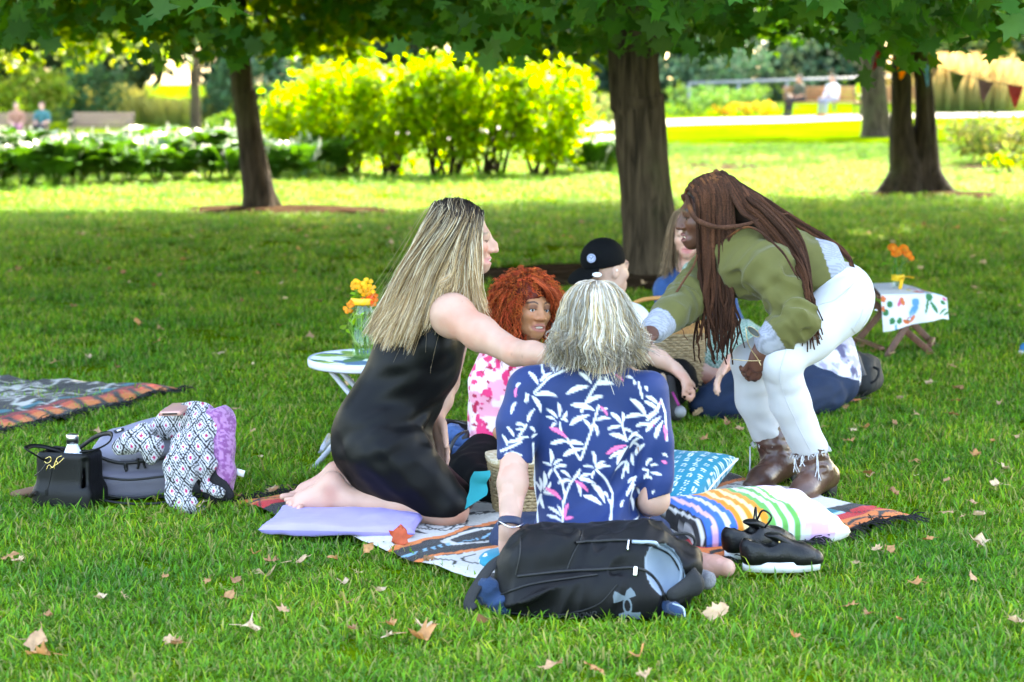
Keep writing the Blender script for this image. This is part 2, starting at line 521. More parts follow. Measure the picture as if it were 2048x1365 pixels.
# ================================================================== ground
def lawn_material():
    m = bpy.data.materials.new("lawn_turf"); m.use_nodes = True
    N = m.node_tree.nodes; K = m.node_tree.links; b = N["Principled BSDF"]
    b.inputs["Roughness"].default_value = 1.0; b.inputs["Specular IOR Level"].default_value = 0.0
    g = N.new("ShaderNodeNewGeometry")
    n1 = N.new("ShaderNodeTexNoise"); n1.inputs["Scale"].default_value = 0.55; n1.inputs["Detail"].default_value = 5
    n2 = N.new("ShaderNodeTexNoise"); n2.inputs["Scale"].default_value = 30.0; n2.inputs["Detail"].default_value = 6
    n3 = N.new("ShaderNodeTexNoise"); n3.inputs["Scale"].default_value = 4.0; n3.inputs["Detail"].default_value = 4
    for n in (n1, n2, n3): K.new(g.outputs["Position"], n.inputs["Vector"])
    r1 = N.new("ShaderNodeValToRGB"); e = r1.color_ramp.elements
    e[0].position = 0.34; e[0].color = (0.080, 0.165, 0.003, 1); e[1].position = 0.66; e[1].color = (0.135, 0.210, 0.005, 1)
    x = r1.color_ramp.elements.new(0.85); x.color = (0.22, 0.21, 0.05, 1)
    K.new(n1.outputs[0], r1.inputs[0])
    mx = N.new("ShaderNodeMix"); mx.data_type = 'RGBA'; mx.blend_type = 'MULTIPLY'; mx.inputs[0].default_value = 0.75
    r2 = N.new("ShaderNodeValToRGB"); e = r2.color_ramp.elements
    e[0].position = 0.3; e[0].color = (0.35, 0.38, 0.3, 1); e[1].position = 0.7; e[1].color = (1.25, 1.2, 1.1, 1)
    K.new(n2.outputs[0], r2.inputs[0]); K.new(r1.outputs[0], mx.inputs[6]); K.new(r2.outputs[0], mx.inputs[7])
    mx2 = N.new("ShaderNodeMix"); mx2.data_type = 'RGBA'; mx2.blend_type = 'MULTIPLY'; mx2.inputs[0].default_value = 0.5
    r3 = N.new("ShaderNodeValToRGB"); e = r3.color_ramp.elements
    e[0].position = 0.35; e[0].color = (0.6, 0.7, 0.5, 1); e[1].position = 0.65; e[1].color = (1.2, 1.1, 1.0, 1)
    K.new(n3.outputs[0], r3.inputs[0]); K.new(mx.outputs[2], mx2.inputs[6]); K.new(r3.outputs[0], mx2.inputs[7])
    K.new(mx2.outputs[2], b.inputs["Base Color"])
    bp = N.new("ShaderNodeBump"); bp.inputs["Strength"].default_value = 0.9; bp.inputs["Distance"].default_value = 0.05
    K.new(n2.outputs[0], bp.inputs["Height"]); K.new(bp.outputs[0], b.inputs["Normal"])
    return m

gx = np.concatenate([[-160, -80, -40], np.linspace(-24, 20, 45), [40, 80, 160]]); gy = np.concatenate([[-40, -15], np.linspace(0, 80, 81), [100, 120, 200, 300]])
GX, GY = np.meshgrid(gx, gy, indexing='ij')
gv = np.stack([GX, GY, np.zeros_like(GX)], -1).reshape(-1, 3); gv[:, 2] = [terrain(p[0], p[1]) for p in gv]
ny_ = len(gy)
gf = np.array([(i * ny_ + j, (i + 1) * ny_ + j, (i + 1) * ny_ + j + 1, i * ny_ + j + 1) for i in range(len(gx) - 1) for j in range(ny_ - 1)])
tag(mesh("lawn", gv, gf, lawn_material()), "green park lawn", kind="structure")

# pale path that curves behind the beds
def strip(name, near, far, z, m, kind="structure"):
    a = spline([G(*p, z) for p in near], 80); b = spline([G(*p, z) for p in far], 80)
    V = np.concatenate([a, b]); n = 80
    return tag(mesh(name, V, np.array([(i, i + 1, n + i + 1, n + i) for i in range(n - 1)]), m), kind=kind)
M_path = mat("path_gravel", (0.34, 0.30, 0.25), 0.95, var=0.15, vscale=3.0, color2=(0.29, 0.26, 0.22), bump=0.3, bscale=40)
strip("path", [(-300, 305), (0, 302), (260, 300), (480, 299), (700, 290), (900, 282), (1100, 268), (1340, 251), (1560, 245), (1730, 239), (2048, 233), (2400, 235)],
      [(-300, 282), (0, 279), (260, 275), (480, 272), (700, 262), (900, 254), (1100, 246), (1340, 239), (1560, 234), (1730, 229), (2048, 225), (2400, 224)], 0.012, M_path)

# bare soil round the trunks and under the beds
M_soil = mat("bare_soil", (0.042, 0.026, 0.016), 0.95, spec=0.0, var=0.3, vscale=6.0, color2=(0.065, 0.042, 0.027), bump=0.8, bscale=25, coord='Object')
def soil(name, c, rx, ry, z=0.009, seed=0):
    n = 48; V = [(c[0], c[1], z + 0.035)]; rings = 5
    for r in range(1, rings + 1):
        for k in range(n):
            a = 2 * math.pi * k / n
            w = 1 + 0.35 * (vnoise(np.array([[math.cos(a) * 1.3, math.sin(a) * 1.3, seed]]), 1.6, seed)[0] - 0.5) * (r / rings) + 0.12 * (vnoise(np.array([[math.cos(a) * 6, math.sin(a) * 6, seed]]), 1.0, seed)[0] - 0.5)
            V.append((c[0] + rx * w * r / rings * math.cos(a), c[1] + ry * w * r / rings * math.sin(a), z + 0.035 * (1 - (r / rings) ** 2)))
    F = [(0, 1 + k, 1 + (k + 1) % n) for k in range(n)]
    for r in range(rings - 1):
        F += [(1 + r * n + k, 1 + (r + 1) * n + k, 1 + (r + 1) * n + (k + 1) % n, 1 + r * n + (k + 1) % n) for k in range(n)]
    return tag(mesh(name, V, F, M_soil), kind="structure")

TREE_C, TREE_L, TREE_R, TREE_B = G(1299, 556), G(522, 420), G(1832, 388), G(1754, 274)
SOILS = [(TREE_C[:2] + np.array([-0.25, 0.05]), 1.35, 0.95, 1), (TREE_L[:2] + np.array([0.25, -0.15]), 1.15, 0.75, 2), (TREE_R[:2] + np.array([0.15, -0.35]), 0.95, 0.6, 3)]
for c, rx, ry, sd_ in SOILS:
    soil("soil_patch", c, rx, ry, seed=sd_)
soil("soil_patch", G(1400, 335)[:2], 1.3, 1.2, seed=8)
soil("soil_patch", G(2020, 338)[:2], 1.6, 1.6, seed=9)

# ================================================================== leaves and trees
def bark_material(name, dark, light):
    m = bpy.data.materials.new(name); m.use_nodes = True
    N = m.node_tree.nodes; K = m.node_tree.links; b = N["Principled BSDF"]
    b.inputs["Roughness"].default_value = 0.92; b.inputs["Specular IOR Level"].default_value = 0.2
    tc = N.new("ShaderNodeTexCoord"); mp = N.new("ShaderNodeMapping"); mp.inputs["Scale"].default_value = (14, 14, 1.6); K.new(tc.outputs["Object"], mp.inputs[0])
    n1 = N.new("ShaderNodeTexNoise"); n1.inputs["Scale"].default_value = 1.6; n1.inputs["Detail"].default_value = 7; n1.inputs["Distortion"].default_value = 0.6; K.new(mp.outputs[0], n1.inputs["Vector"])
    n2 = N.new("ShaderNodeTexNoise"); n2.inputs["Scale"].default_value = 2.2; n2.inputs["Detail"].default_value = 4; K.new(tc.outputs["Object"], n2.inputs["Vector"])
    r = N.new("ShaderNodeValToRGB"); e = r.color_ramp.elements
    e[0].position = 0.36; e[0].color = (*dark, 1); e[1].position = 0.62; e[1].color = (*light, 1); K.new(n1.outputs[0], r.inputs[0])
    mx = N.new("ShaderNodeMix"); mx.data_type = 'RGBA'
    rr = N.new("ShaderNodeMapRange"); rr.inputs[1].default_value = 0.5; rr.inputs[2].default_value = 0.75; rr.inputs[4].default_value = 0.6; K.new(n2.outputs[0], rr.inputs[0])
    K.new(rr.outputs[0], mx.inputs[0]); K.new(r.outputs[0], mx.inputs[6]); mx.inputs[7].default_value = (0.085, 0.085, 0.035, 1)
    K.new(mx.outputs[2], b.inputs["Base Color"])
    bp = N.new("ShaderNodeBump"); bp.inputs["Strength"].default_value = 1.0; bp.inputs["Distance"].default_value = 0.04
    K.new(n1.outputs[0], bp.inputs["Height"]); K.new(bp.outputs[0], b.inputs["Normal"])
    return m
M_bark = bark_material("maple_bark", (0.022, 0.015, 0.009), (0.088, 0.062, 0.040))
M_bark_dark = bark_material("dark_bark", (0.020, 0.013, 0.009), (0.060, 0.040, 0.027))

def trunk_geo(pts, rads, seed=0, n=44, m=70, flare=0.0, ridge=0.07, flare_h=0.5, lobes=5):
    pts = spline(pts, m); rads = np.interp(np.linspace(0, 1, m), np.linspace(0, 1, len(rads)), rads)
    T, N, B = frames(pts)
    a = np.arange(n) * 2 * math.pi / n
    z = pts[:, 2] - pts[0, 2]
    dirs = np.cos(a)[None, :, None] * N[:, None, :] + np.sin(a)[None, :, None] * B[:, None, :]
    q = np.stack([np.broadcast_to(np.cos(a)[None, :], (m, n)) * 5.5, np.broadcast_to(np.sin(a)[None, :], (m, n)) * 5.5, np.broadcast_to(z[:, None] * 2.2, (m, n))], -1).reshape(-1, 3)
    rid = (1 - np.abs(2 * vnoise(q, 1.0, seed) - 1)).reshape(m, n) - 0.5
    rid2 = vnoise(q * np.array([0.35, 0.35, 0.25]), 1.0, seed + 3).reshape(m, n) - 0.5
    fl = np.exp(-z / flare_h * 1.6)[:, None] * flare * (0.75 + 0.5 * np.cos(a * lobes + seed)[None, :] * np.exp(-z / flare_h)[:, None])
    rr = rads[:, None] * (1 + ridge * rid * 2 + 0.18 * rid2 + fl)
    V = pts[:, None, :] + rr[..., None] * dirs
    F = [(i * n + k, i * n + (k + 1) % n, (i + 1) * n + (k + 1) % n, (i + 1) * n + k) for i in range(m - 1) for k in range(n)]
    F.append([(m - 1) * n + k for k in range(n)])
    return V.reshape(-1, 3), F

def crown_points(rg, n, centre, rx, ry, z0, z1, clump=220, cr=0.55, bottom=None):
    """leaf positions: clumps spread through a flat-bottomed dome with gaps between them"""
    cs = []
    while len(cs) < clump:
        p = rg.uniform(-1, 1, 3)
        h = (p[2] + 1) / 2
        w = math.sqrt(max(0.0, 1 - (max(0, h - 0.25) / 0.75) ** 2)) * (0.86 + 0.14 * min(1, h / 0.12))
        r = math.hypot(p[0], p[1])
        if r > w or (rg.random() > 0.30 + 0.7 * (r / max(w, 0.01)) ** 1.5 and h > 0.12): continue
        cs.append((p[0] * rx, p[1] * ry, h))
    cs = np.array(cs)
    i = rg.integers(0, clump, n)
    d = rg.normal(size=(n, 3)); d *= (rg.random((n, 1)) ** 0.5) / np.linalg.norm(d, axis=1, keepdims=True)
    P_ = np.zeros((n, 3)); P_[:, :2] = cs[i, :2] + centre[None, :2] + d[:, :2] * cr
    P_[:, 2] = z0 + cs[i, 2] * (z1 - z0) + d[:, 2] * cr * 0.55
    lo = z0 + (vnoise(np.c_[P_[:, :2], np.zeros(n)], 0.9, 4) - 0.5) * 0.5 + (vnoise(np.c_[P_[:, :2], np.ones(n)], 3.0, 6) - 0.5) * 0.35
    if bottom is not None: lo = lo + bottom(P_)
    P_[:, 2] = np.maximum(P_[:, 2], lo + rg.random(n) * 0.18)
    return P_, cs

def limbs(base, top, cs, centre, z0, z1, rg, k=16, r0=0.10):
    """main limbs from the trunk to some of the leaf clumps"""
    V = []; F = []; n0 = 0
    sel = rg.choice(len(cs), k, replace=False)
    for j in sel:
        tgt = np.array([centre[0] + cs[j, 0] * 0.85, centre[1] + cs[j, 1] * 0.85, z0 + cs[j, 2] * (z1 - z0)])
        s = np.array(base) + (np.array(top) - np.array(base)) * rg.uniform(0.05, 0.8)
        if tgt[2] < s[2] - 0.8: s = np.array(base) + (np.array(top) - np.array(base)) * 0.03
        mid = (s + tgt) / 2 + np.array([0, 0, 0.25 + 0.1 * rg.random()]) + rg.normal(size=3) * 0.15
        v, f = tube_geo(spline([s, mid, tgt], 9), np.linspace(r0, 0.012, 9), 6, False)
        V.append(v); F += [[a + n0 for a in ff] for ff in f]; n0 += len(v)
    return np.concatenate(V), F

def tree(name, label, stems, rads, crown, seed, leaf=0.15, n=14000, colr=(0.062, 0.165, 0.026), col2=None, flare=0.5, bark=None, group=None, shape=MAPLE_FAR,
         lm=None, lobes=5, spread=0.8, clump=220, cr=0.6, nl=16, bottom=None, flare_h=0.5, upper=None):
    rg = np.random.default_rng(seed)
    base = stems[0][0]
    t = tag(empty(name, (base[0], base[1], 0)), label, "tree", group)
    mb = MB()
    for s, r in zip(stems, rads):
        V, F = trunk_geo(s, r, seed + len(mb.F), flare=flare, lobes=lobes, flare_h=flare_h); mb.add(V, F)
    c, rx, ry, z0, z1 = crown
    P_, cs = crown_points(rg, n, np.array(c), rx, ry, z0, z1, clump, cr, bottom)
    V, F = limbs(stems[0][-2], stems[0][-1], cs, np.array(c), z0, z1, rg, nl)
    mb.add(V, F)
    mb.build("trunk", bark or M_bark, t)
    nrm = np.c_[(P_[:, :2] - np.array(c)[None, :2]) / rx * 0.5, np.full(n, 0.75)]
    lowm = P_[:, 2] < z0 + 1.35 if len(shape) != 4 else np.ones(n, bool)
    V, F, C = leaves(P_[lowm], leaf, shape, rg, nrm[lowm], spread, colr, col2=col2)
    parts = [(V, F, C)]
    if True:                           # the high crown, above the picture: simpler, larger blades
        up_ = P_[~lowm]; k_ = upper or max(len(up_), 1)
        up_ = up_[rg.integers(0, len(up_), k_)] + rg.normal(size=(k_, 3)) * 0.2
        parts.append(leaves(up_, 0.36, DIAMOND, rg, np.broadcast_to(np.array([0, 0, 0.8]), up_.shape), spread, colr, col2=col2))
    me = bpy.data.meshes.new("crown"); Vv = np.concatenate([p[0] for p in parts]).astype(np.float32); Cc = np.concatenate([p[2] for p in parts])
    loops = []; starts = []; tots = []; o0 = 0; l0 = 0
    for (v_, f_, c_) in parts:
        loops.append((f_ + o0).ravel()); starts.append(l0 + np.arange(len(f_)) * f_.shape[1]); tots.append(np.full(len(f_), f_.shape[1])); o0 += len(v_); l0 += f_.size
    me.vertices.add(len(Vv)); me.vertices.foreach_set("co", Vv.ravel()); me.loops.add(l0); me.loops.foreach_set("vertex_index", np.concatenate(loops).astype(np.int32))
    me.polygons.add(sum(len(x) for x in starts)); me.polygons.foreach_set("loop_start", np.concatenate(starts).astype(np.int32)); me.polygons.foreach_set("loop_total", np.concatenate(tots).astype(np.int32))
    me.update(calc_edges=True); set_colors(me, Cc)
    link("crown", me, lm or M_maple, t, True)
    return t

def tp(pts, Y):
    return [P(u, v, Y) for u, v in pts]
def up(p, z):                                    # extend a stem upward to height z
    d = p[-1] - p[-2]; d /= d[2]; d[:2] *= 0.4
    return p + [p[-1] + d * (z - p[-1][2]) * 0.5, p[-1] + d * (z - p[-1][2])]

Yc = TREE_C[1]
sC = up([TREE_C - np.array([0, 0, 0.05])] + tp([(1298, 470), (1294, 400), (1284, 300), (1276, 200), (1268, 120)], Yc), 8.5)
def bot_c(p):                                    # boughs hang lower round the trunk, higher to the sides
    d = np.hypot(p[:, 0] - (TREE_C[0] - 0.4), p[:, 1] - (Yc - 1.5))
    return -0.12 + 0.055 * np.clip(d - 1.0, 0, 4) - 0.06 * sstep(0.8, 0.0, np.abs(p[:, 0] - (TREE_C[0] - .25)))
tree("maple_tree", "big maple behind the picnickers, trunk rising beside the dark baseball cap", [sC], [[0.190, 0.180, 0.171, 0.169, 0.168, 0.166, 0.14, 0.06]],
     ((TREE_C[0] - 0.1, Yc - 1.1), 5.6, 5.7, 1.52, 11.5), 11, n=32000, clump=950, cr=0.5, flare=0.18, leaf=0.15, bottom=bot_c, upper=62000, shape=MAPLE)
Yl = TREE_L[1]
sL = up([TREE_L - np.array([0, 0, 0.05])] + tp([(516, 385), (508, 330), (498, 260), (489, 190), (480, 120)], Yl), 8.0)
tree("maple_tree", "slim dark maple standing in front of the hosta bed", [sL], [[0.165, 0.145, 0.135, 0.125, 0.118, 0.11, 0.09, 0.04]],
     ((TREE_L[0] - 0.2, Yl - 1.7), 4.8, 4.0, 1.58, 10.5), 12, upper=36000, n=24000, clump=560, cr=0.55, flare=0.55, bark=M_bark_dark, colr=(0.08, 0.17, 0.015), col2=(0.22, 0.29, 0.015), flare_h=0.35)
Yr = TREE_R[1]
sR1 = up([TREE_R + np.array([-0.12, 0, -0.05])] + tp([(1815, 345), (1806, 300), (1803, 220), (1803, 150), (1806, 90)], Yr), 7.5)
sR2 = up([TREE_R + np.array([0.12, 0.05, -0.05])] + tp([(1845, 345), (1850, 300), (1850, 220), (1846, 150), (1840, 90)], Yr + 0.05), 8.5)
tree("maple_tree", "twin stemmed maple with dark cleft trunk behind the bunting", [sR1, sR2], [[0.25, 0.20, 0.15, 0.115, 0.112, 0.112, 0.1, 0.05], [0.25, 0.20, 0.15, 0.108, 0.098, 0.092, 0.08, 0.04]],
     ((TREE_R[0], Yr - 1.7), 5.2, 4.0, 1.74, 11.0), 13, upper=36000, n=24000, clump=560, cr=0.55, flare=0.5, bark=M_bark_dark, lobes=4, flare_h=0.4)
Yb = TREE_B[1]
sB = up([TREE_B - np.array([0, 0, 0.05])] + tp([(1752, 250), (1750, 200), (1746, 150), (1742, 90)], Yb), 9)
tree("maple_tree", "thick trunked tree at the edge of the pale path beside the benches", [sB], [[0.31, 0.28, 0.265, 0.26, 0.25, 0.2, 0.06]],
     ((TREE_B[0] + 1, Yb - 1), 5.6, 5.0, 2.2, 11.0), 14, n=6500, leaf=0.2, clump=220, flare=0.35)
pF = G(392, 268); Yf = pF[1]
sF = up([pF - np.array([0, 0, 0.05])] + tp([(391, 240), (390, 190), (388, 130)], Yf), 8)
tree("maple_tree", "distant trunk standing beside the path beyond the hosta bed", [sF], [[0.21, 0.17, 0.16, 0.155, 0.12, 0.05]],
     ((pF[0] - 1.5, Yf - 1), 6.0, 5.0, 2.2, 11.0), 15, n=6500, leaf=0.2, clump=220, flare=0.35, colr=(0.10, 0.19, 0.015), col2=(0.20, 0.26, 0.02))
# a maple at the left edge, sunlit and yellow-green; its trunk stands just outside the picture
pE = np.array([-9.5, 30.0, 0.0])
tree("maple_tree", "sunlit yellow green maple boughs hanging in at the picture's left edge", [[pE, pE + np.array([0, 0, 1.2]), pE + np.array([0.1, 0, 2.6]), pE + np.array([0.2, 0, 5]), pE + np.array([0.2, 0, 8])]],
     [[0.2, 0.18, 0.16, 0.1, 0.04]], ((pE[0] + 0.5, 30.0), 4.8, 4.6, 1.35, 9.5), 16, n=9000, leaf=0.16, colr=(0.13, 0.20, 0.012), col2=(0.22, 0.27, 0.02), flare=0.4)
# two maples added to shade the lawn; trunks unseen, boughs at the top corners
for (x_, y_, sd_, lab) in ((-7.0, 14.5, 17, "maple added to shade the lawn, dark boughs at the top left corner, trunk out of sight"), (8.3, 15.0, 18, "maple added to shade the lawn, dark boughs at the top right corner, trunk out of sight")):
    pE = np.array([x_, y_, 0.0])
    tree("maple_tree", lab, [[pE, pE + np.array([0, 0, 1.2]), pE + np.array([0.1, 0, 2.6]), pE + np.array([0.2, 0, 5]), pE + np.array([0.2, 0, 8])]], [[0.2, 0.18, 0.16, 0.1, 0.04]], ((x_, y_), 5.2, 5.2, 1.80, 10.5), sd_, n=11000, upper=26000, flare=0.4)
# ================================================================== beds and shrubs
def shrub(name, label, base, w, d, h, seed, n=900, leaf=0.1, colr=(0.09, 0.2, 0.012), col2=None, cat="shrub", group=None, shape=OVAL, z0=0.1, stems=5, top=0.6, lm=None, spread=0.8):
    rg = np.random.default_rng(seed)
    bz = terrain(base[0], base[1]); t = tag(empty(name, (base[0], base[1], bz)), label, cat, group)
    cl = max(12, int(n / 40))
    c = rg.normal(size=(cl, 3)); c /= np.linalg.norm(c, axis=1, keepdims=True); c *= rg.uniform(0.35, 1.0, (cl, 1)) ** 0.6
    c = c * np.array([w / 2, d / 2, (h - z0) / 2]) + np.array([base[0], base[1], z0 + (h - z0) / 2])
    i = rg.integers(0, cl, n)
    q = rg.normal(size=(n, 3)) * np.array([w, d, h]) * 0.085
    P_ = c[i] + q; P_[:, 2] = np.maximum(P_[:, 2], 0.03) + bz
    nrm = (P_ - np.array([base[0], base[1], h * 0.4 + bz])) / np.array([w, d, h]); nrm[:, 2] += 0.5
    V, F, C = leaves(P_, leaf, shape, rg, nrm, spread, colr, col2=col2)
    mesh("crown", V, F, lm or M_leafy, t, False, C)
    mb = MB()
    for k in range(stems):
        a = rg.uniform(0, 6.28); b0 = np.array([base[0] + 0.12 * w * math.cos(a), base[1] + 0.12 * d * math.sin(a), -0.02])
        e = c[rg.integers(0, cl)] + np.array([0, 0, bz]); b0[2] += bz
        mb.tube(spline([b0, (b0 + e) / 2 + np.array([0, 0, 0.05]), e], 6), np.linspace(0.022, 0.006, 6) * (1 + h * 0.3), 5)
    mb.build("stem", M_bark_dark, t)
    return t

hedge_lbl = ["tall sunlit shrub at the left end of the hedge row behind the slim maple", "yellow green hedge shrub second from the left end of the row",
             "yellow green hedge shrub third along the row, over the blonde woman's head", "tall hedge shrub fourth along the row with bare stems below",
             "hedge shrub fifth along the row, leafy down to the lawn", "yellow edged shrub at the hedge's right end beside the big maple"]
for k, (u, v, w, h) in enumerate([(610, 342, 1.0, 1.45), (690, 350, 1.15, 1.6), (790, 352, 1.25, 1.62), (890, 354, 1.2, 1.68), (985, 354, 1.2, 1.75), (1085, 352, 1.1, 1.72)]):
    b_ = G(u, v)
    shrub("hedge_shrub", hedge_lbl[k], b_, w * 1.15, 1.2, h, 40 + k, n=1900, leaf=0.13, colr=(0.19, 0.33, 0.012), col2=(0.30, 0.42, 0.016), group="shrubs of the tall hedge row", z0=0.22, stems=8)

# hostas: broad leaves in mounds, white bloom spikes above
M_bloom = mat("white_bloom", (0.75, 0.72, 0.68), 0.7, var=0.1, trans=0.3)
def hosta(seed):
    rg = np.random.default_rng(seed)
    V = []; F = []; C = []; n0 = 0
    nl = 34
    for k in range(nl):
        a = rg.uniform(0, 6.28); el = rg.uniform(0.15, 1.2); ln = rg.uniform(0.22, 0.36); w = ln * 0.34
        d = np.array([math.cos(a), math.sin(a)]); m = 6
        t = np.linspace(0, 1, m)
        rr = 0.05 + (0.16 + ln) * t * math.cos(el * 0.7); zz = 0.02 + (0.14 + 0.22 * math.sin(el)) * np.sin(t * 2.0) + 0.12 * math.sin(el) * t
        ww = w * np.sin(np.clip((t - 0.25) / 0.75, 0, 1) ** 0.75 * math.pi) + 0.006
        ctr = np.c_[d[0] * rr, d[1] * rr, zz]; sd_ = np.array([-d[1], d[0], 0])
        v = np.concatenate([ctr - sd_ * ww[:, None] + np.array([0, 0, 0.03]) * (ww / w)[:, None], ctr, ctr + sd_ * ww[:, None] + np.array([0, 0, 0.03]) * (ww / w)[:, None]])
        f = [(j, j + 1, m + j + 1, m + j) for j in range(m - 1)] + [(m + j, m + j + 1, 2 * m + j + 1, 2 * m + j) for j in range(m - 1)]
        V.append(v); F += [[x + n0 for x in ff] for ff in f]; n0 += len(v)
        cc = np.array([0.055, 0.145, 0.022]) * rg.uniform(0.7, 1.4); C.append(np.broadcast_to(cc, (len(v), 3)))
    me = raw_mesh("foliage", np.concatenate(V), F, True, np.concatenate(C)); me.materials.append(M_hosta)
    mb = MB()
    for k in range(3):
        a = rg.uniform(0, 6.28); r = rg.uniform(0.05, 0.2); h = rg.uniform(0.32, 0.5)
        b = np.array([r * math.cos(a), r * math.sin(a), 0.1]); e = b + np.array([0.15 * math.cos(a), 0.15 * math.sin(a), h])
        mb.tube([b, e], 0.004, 4, False)
        for j in range(8):
            q = b + (e - b) * (0.55 + 0.045 * j) + rg.normal(size=3) * 0.018
            s = 0.016
            mb.add(q + np.array([[s, 0, 0], [-s, 0, 0], [0, s, 0], [0, -s, 0], [0, 0, s * 1.6], [0, 0, -s * 1.6]]), [(0, 2, 4), (2, 1, 4), (1, 3, 4), (3, 0, 4), (2, 0, 5), (1, 2, 5), (3, 1, 5), (0, 3, 5)])
    mf = raw_mesh("flower_spikes", np.concatenate(mb.V), mb.F, False); mf.materials.append(M_bloom)
    return me, mf
M_hosta = mat("hosta_leaf", attr=True, rough=0.28, spec=0.6, trans=0.25, var=0.12, vscale=15)
HOST = [hosta(60 + k) for k in range(4)]
k = 0
rgh = np.random.default_rng(5)
ORD = 'first second third fourth fifth sixth seventh eighth ninth tenth eleventh twelfth thirteenth fourteenth fifteenth'.split()
for row, (va, vb) in enumerate([(376, 355), (352, 334), (330, 318)]):
    nn = 15 - row
    for j in range(nn):
        u = -40 + (715 + 30) * (j + 0.5 * (row % 2)) / nn + rgh.uniform(-8, 8)
        v = va + (vb - va) * j / nn + rgh.uniform(-3, 3)
        b_ = G(u, v); s = rgh.uniform(0.95, 1.3)
        t = empty("hosta_plant", (b_[0], b_[1], 0), rgh.uniform(0, 6.28)); t.scale = (s, s, s)
        tag(t, "%s hosta from the left in the %s of the bed behind the slim maple" % (ORD[j], ["front row", "middle row", "back row"][row]), "plant", ["hostas along the lawn", "hostas in the middle row", "hostas in the back row"][row])
        me, mf = HOST[(k * 3 + row) % 4]; k += 1
        link("foliage", me, None, t); tag(link("flower_spikes", mf, None, t), kind="stuff")
for j, (u, v) in enumerate([(1150, 345), (1185, 347), (1215, 345), (1170, 330), (1205, 330), (1240, 338)]):
    b_ = G(u, v)
    t = empty("hosta_plant", (b_[0], b_[1], 0), rgh.uniform(0, 6.28)); t.scale = (1.05, 1.05, 1.0)
    tag(t, "low dark hosta beside the big maple trunk, %s from the hedge's end, %s" % (ORD[j % 3], "front row" if j < 3 else "back row"), "plant", "hostas beside the big maple")
    link("foliage", HOST[j % 4][0], None, t); tag(link("flower_spikes", HOST[j % 4][1], None, t), kind="stuff")
b_ = G(2040, 330)
shrub("low_shrub", "rounded pale green shrub at the right edge on bare soil", (b_[0], b_[1], 0), 2.4, 2.0, 0.75, 71, n=1500, leaf=0.12, colr=(0.12, 0.17, 0.04), col2=(0.2, 0.2, 0.06), stems=6)
b_ = G(2035, 350)
shrub("low_shrub", "small yellow green plant in front of the rounded shrub", (b_[0], b_[1] - 0.2, 0), 0.9, 0.6, 0.3, 72, n=350, leaf=0.1, colr=(0.16, 0.24, 0.03), stems=3)

# tall grasses, flower beds and shrubs beyond the path
def tall_grass(name, label, base, w, d, h, seed, n=420, c=(0.45, 0.36, 0.14), group=None):
    rg = np.random.default_rng(seed)
    t = tag(empty(name, (base[0], base[1], 0)), label, "grass clump", group)
    V = []; n0 = 0
    p = np.c_[rg.normal(size=n) * w * 0.22, rg.normal(size=n) * d * 0.22]
    ln = h * rg.uniform(0.55, 1.05, n); lean = p * (0.5 + rg.random((n, 1))) / max(w, 0.1) * h * 0.6
    ww = 0.012 + 0.014 * rg.random(n); ang = rg.uniform(0, 6.28, n)
    sx = np.c_[np.cos(ang), np.sin(ang), np.zeros(n)] * ww[:, None]
    b0 = np.c_[p, np.zeros(n)] + np.array([base[0], base[1], terrain(base[0], base[1])]); m_ = b0 + np.c_[lean * 0.35, ln * 0.6]; e = b0 + np.c_[lean, ln]
    V = np.stack([b0 - sx * 0.5, b0 + sx * 0.5, m_ + sx * 0.6, e + sx * 1.2, e - sx * 1.2 + np.array([0, 0, 0.06]), m_ - sx * 0.6], 1).reshape(-1, 3)
    F = np.arange(n * 6).reshape(n, 6)
    cc = np.array(c) * rg.uniform(0.7, 1.25, (n, 1)); low = np.array([0.12, 0.19, 0.04])
    C = np.stack([cc * 0 + low, cc * 0 + low, cc * 0.6 + low * 0.4, cc, cc, cc * 0.6 + low * 0.4], 1).reshape(-1, 3)
    mesh("blades", V, F, M_far, t, False, C)
    return t
for j, (u, v, w, h, c) in enumerate([(300, 262, 1.8, 1.15, (0.40, 0.36, 0.10)), (345, 266, 1.6, 1.05, (0.38, 0.34, 0.09)), (170, 262, 1.8, 1.5, (0.36, 0.34, 0.09)), (250, 255, 2.0, 1.6, (0.34, 0.33, 0.10)),
                                     (110, 258, 1.6, 1.7, (0.36, 0.3, 0.09)), (420, 258, 1.4, 1.1, (0.33, 0.33, 0.10))]):
    b_ = G(u, v - 14)
    tall_grass("feather_grass", ["pale feathery grass clump right of the empty bench", "low feathery grass by the distant trunk", "tall feathery grass behind the empty bench", "tall feathery grass rising past the bench end", "reddish feathery grass behind the seated couple's bench", "feathery grass clump just past the distant trunk"][j], b_, w, 1.4, h, 80 + j, c=c)
for j, (u, w, h) in enumerate([(1880, 2.2, 1.9), (1925, 2.2, 1.9), (1985, 2.2, 1.7)]):
    b_ = G(u, 224)
    tall_grass("feather_grass", ["straw coloured tall grass right of the twin stemmed maple", "straw coloured tall grass behind the green pennant", "straw coloured tall grass behind the mauve pennant"][j], b_, w, 1.8, h, 90 + j, n=700, c=(0.62, 0.46, 0.20))
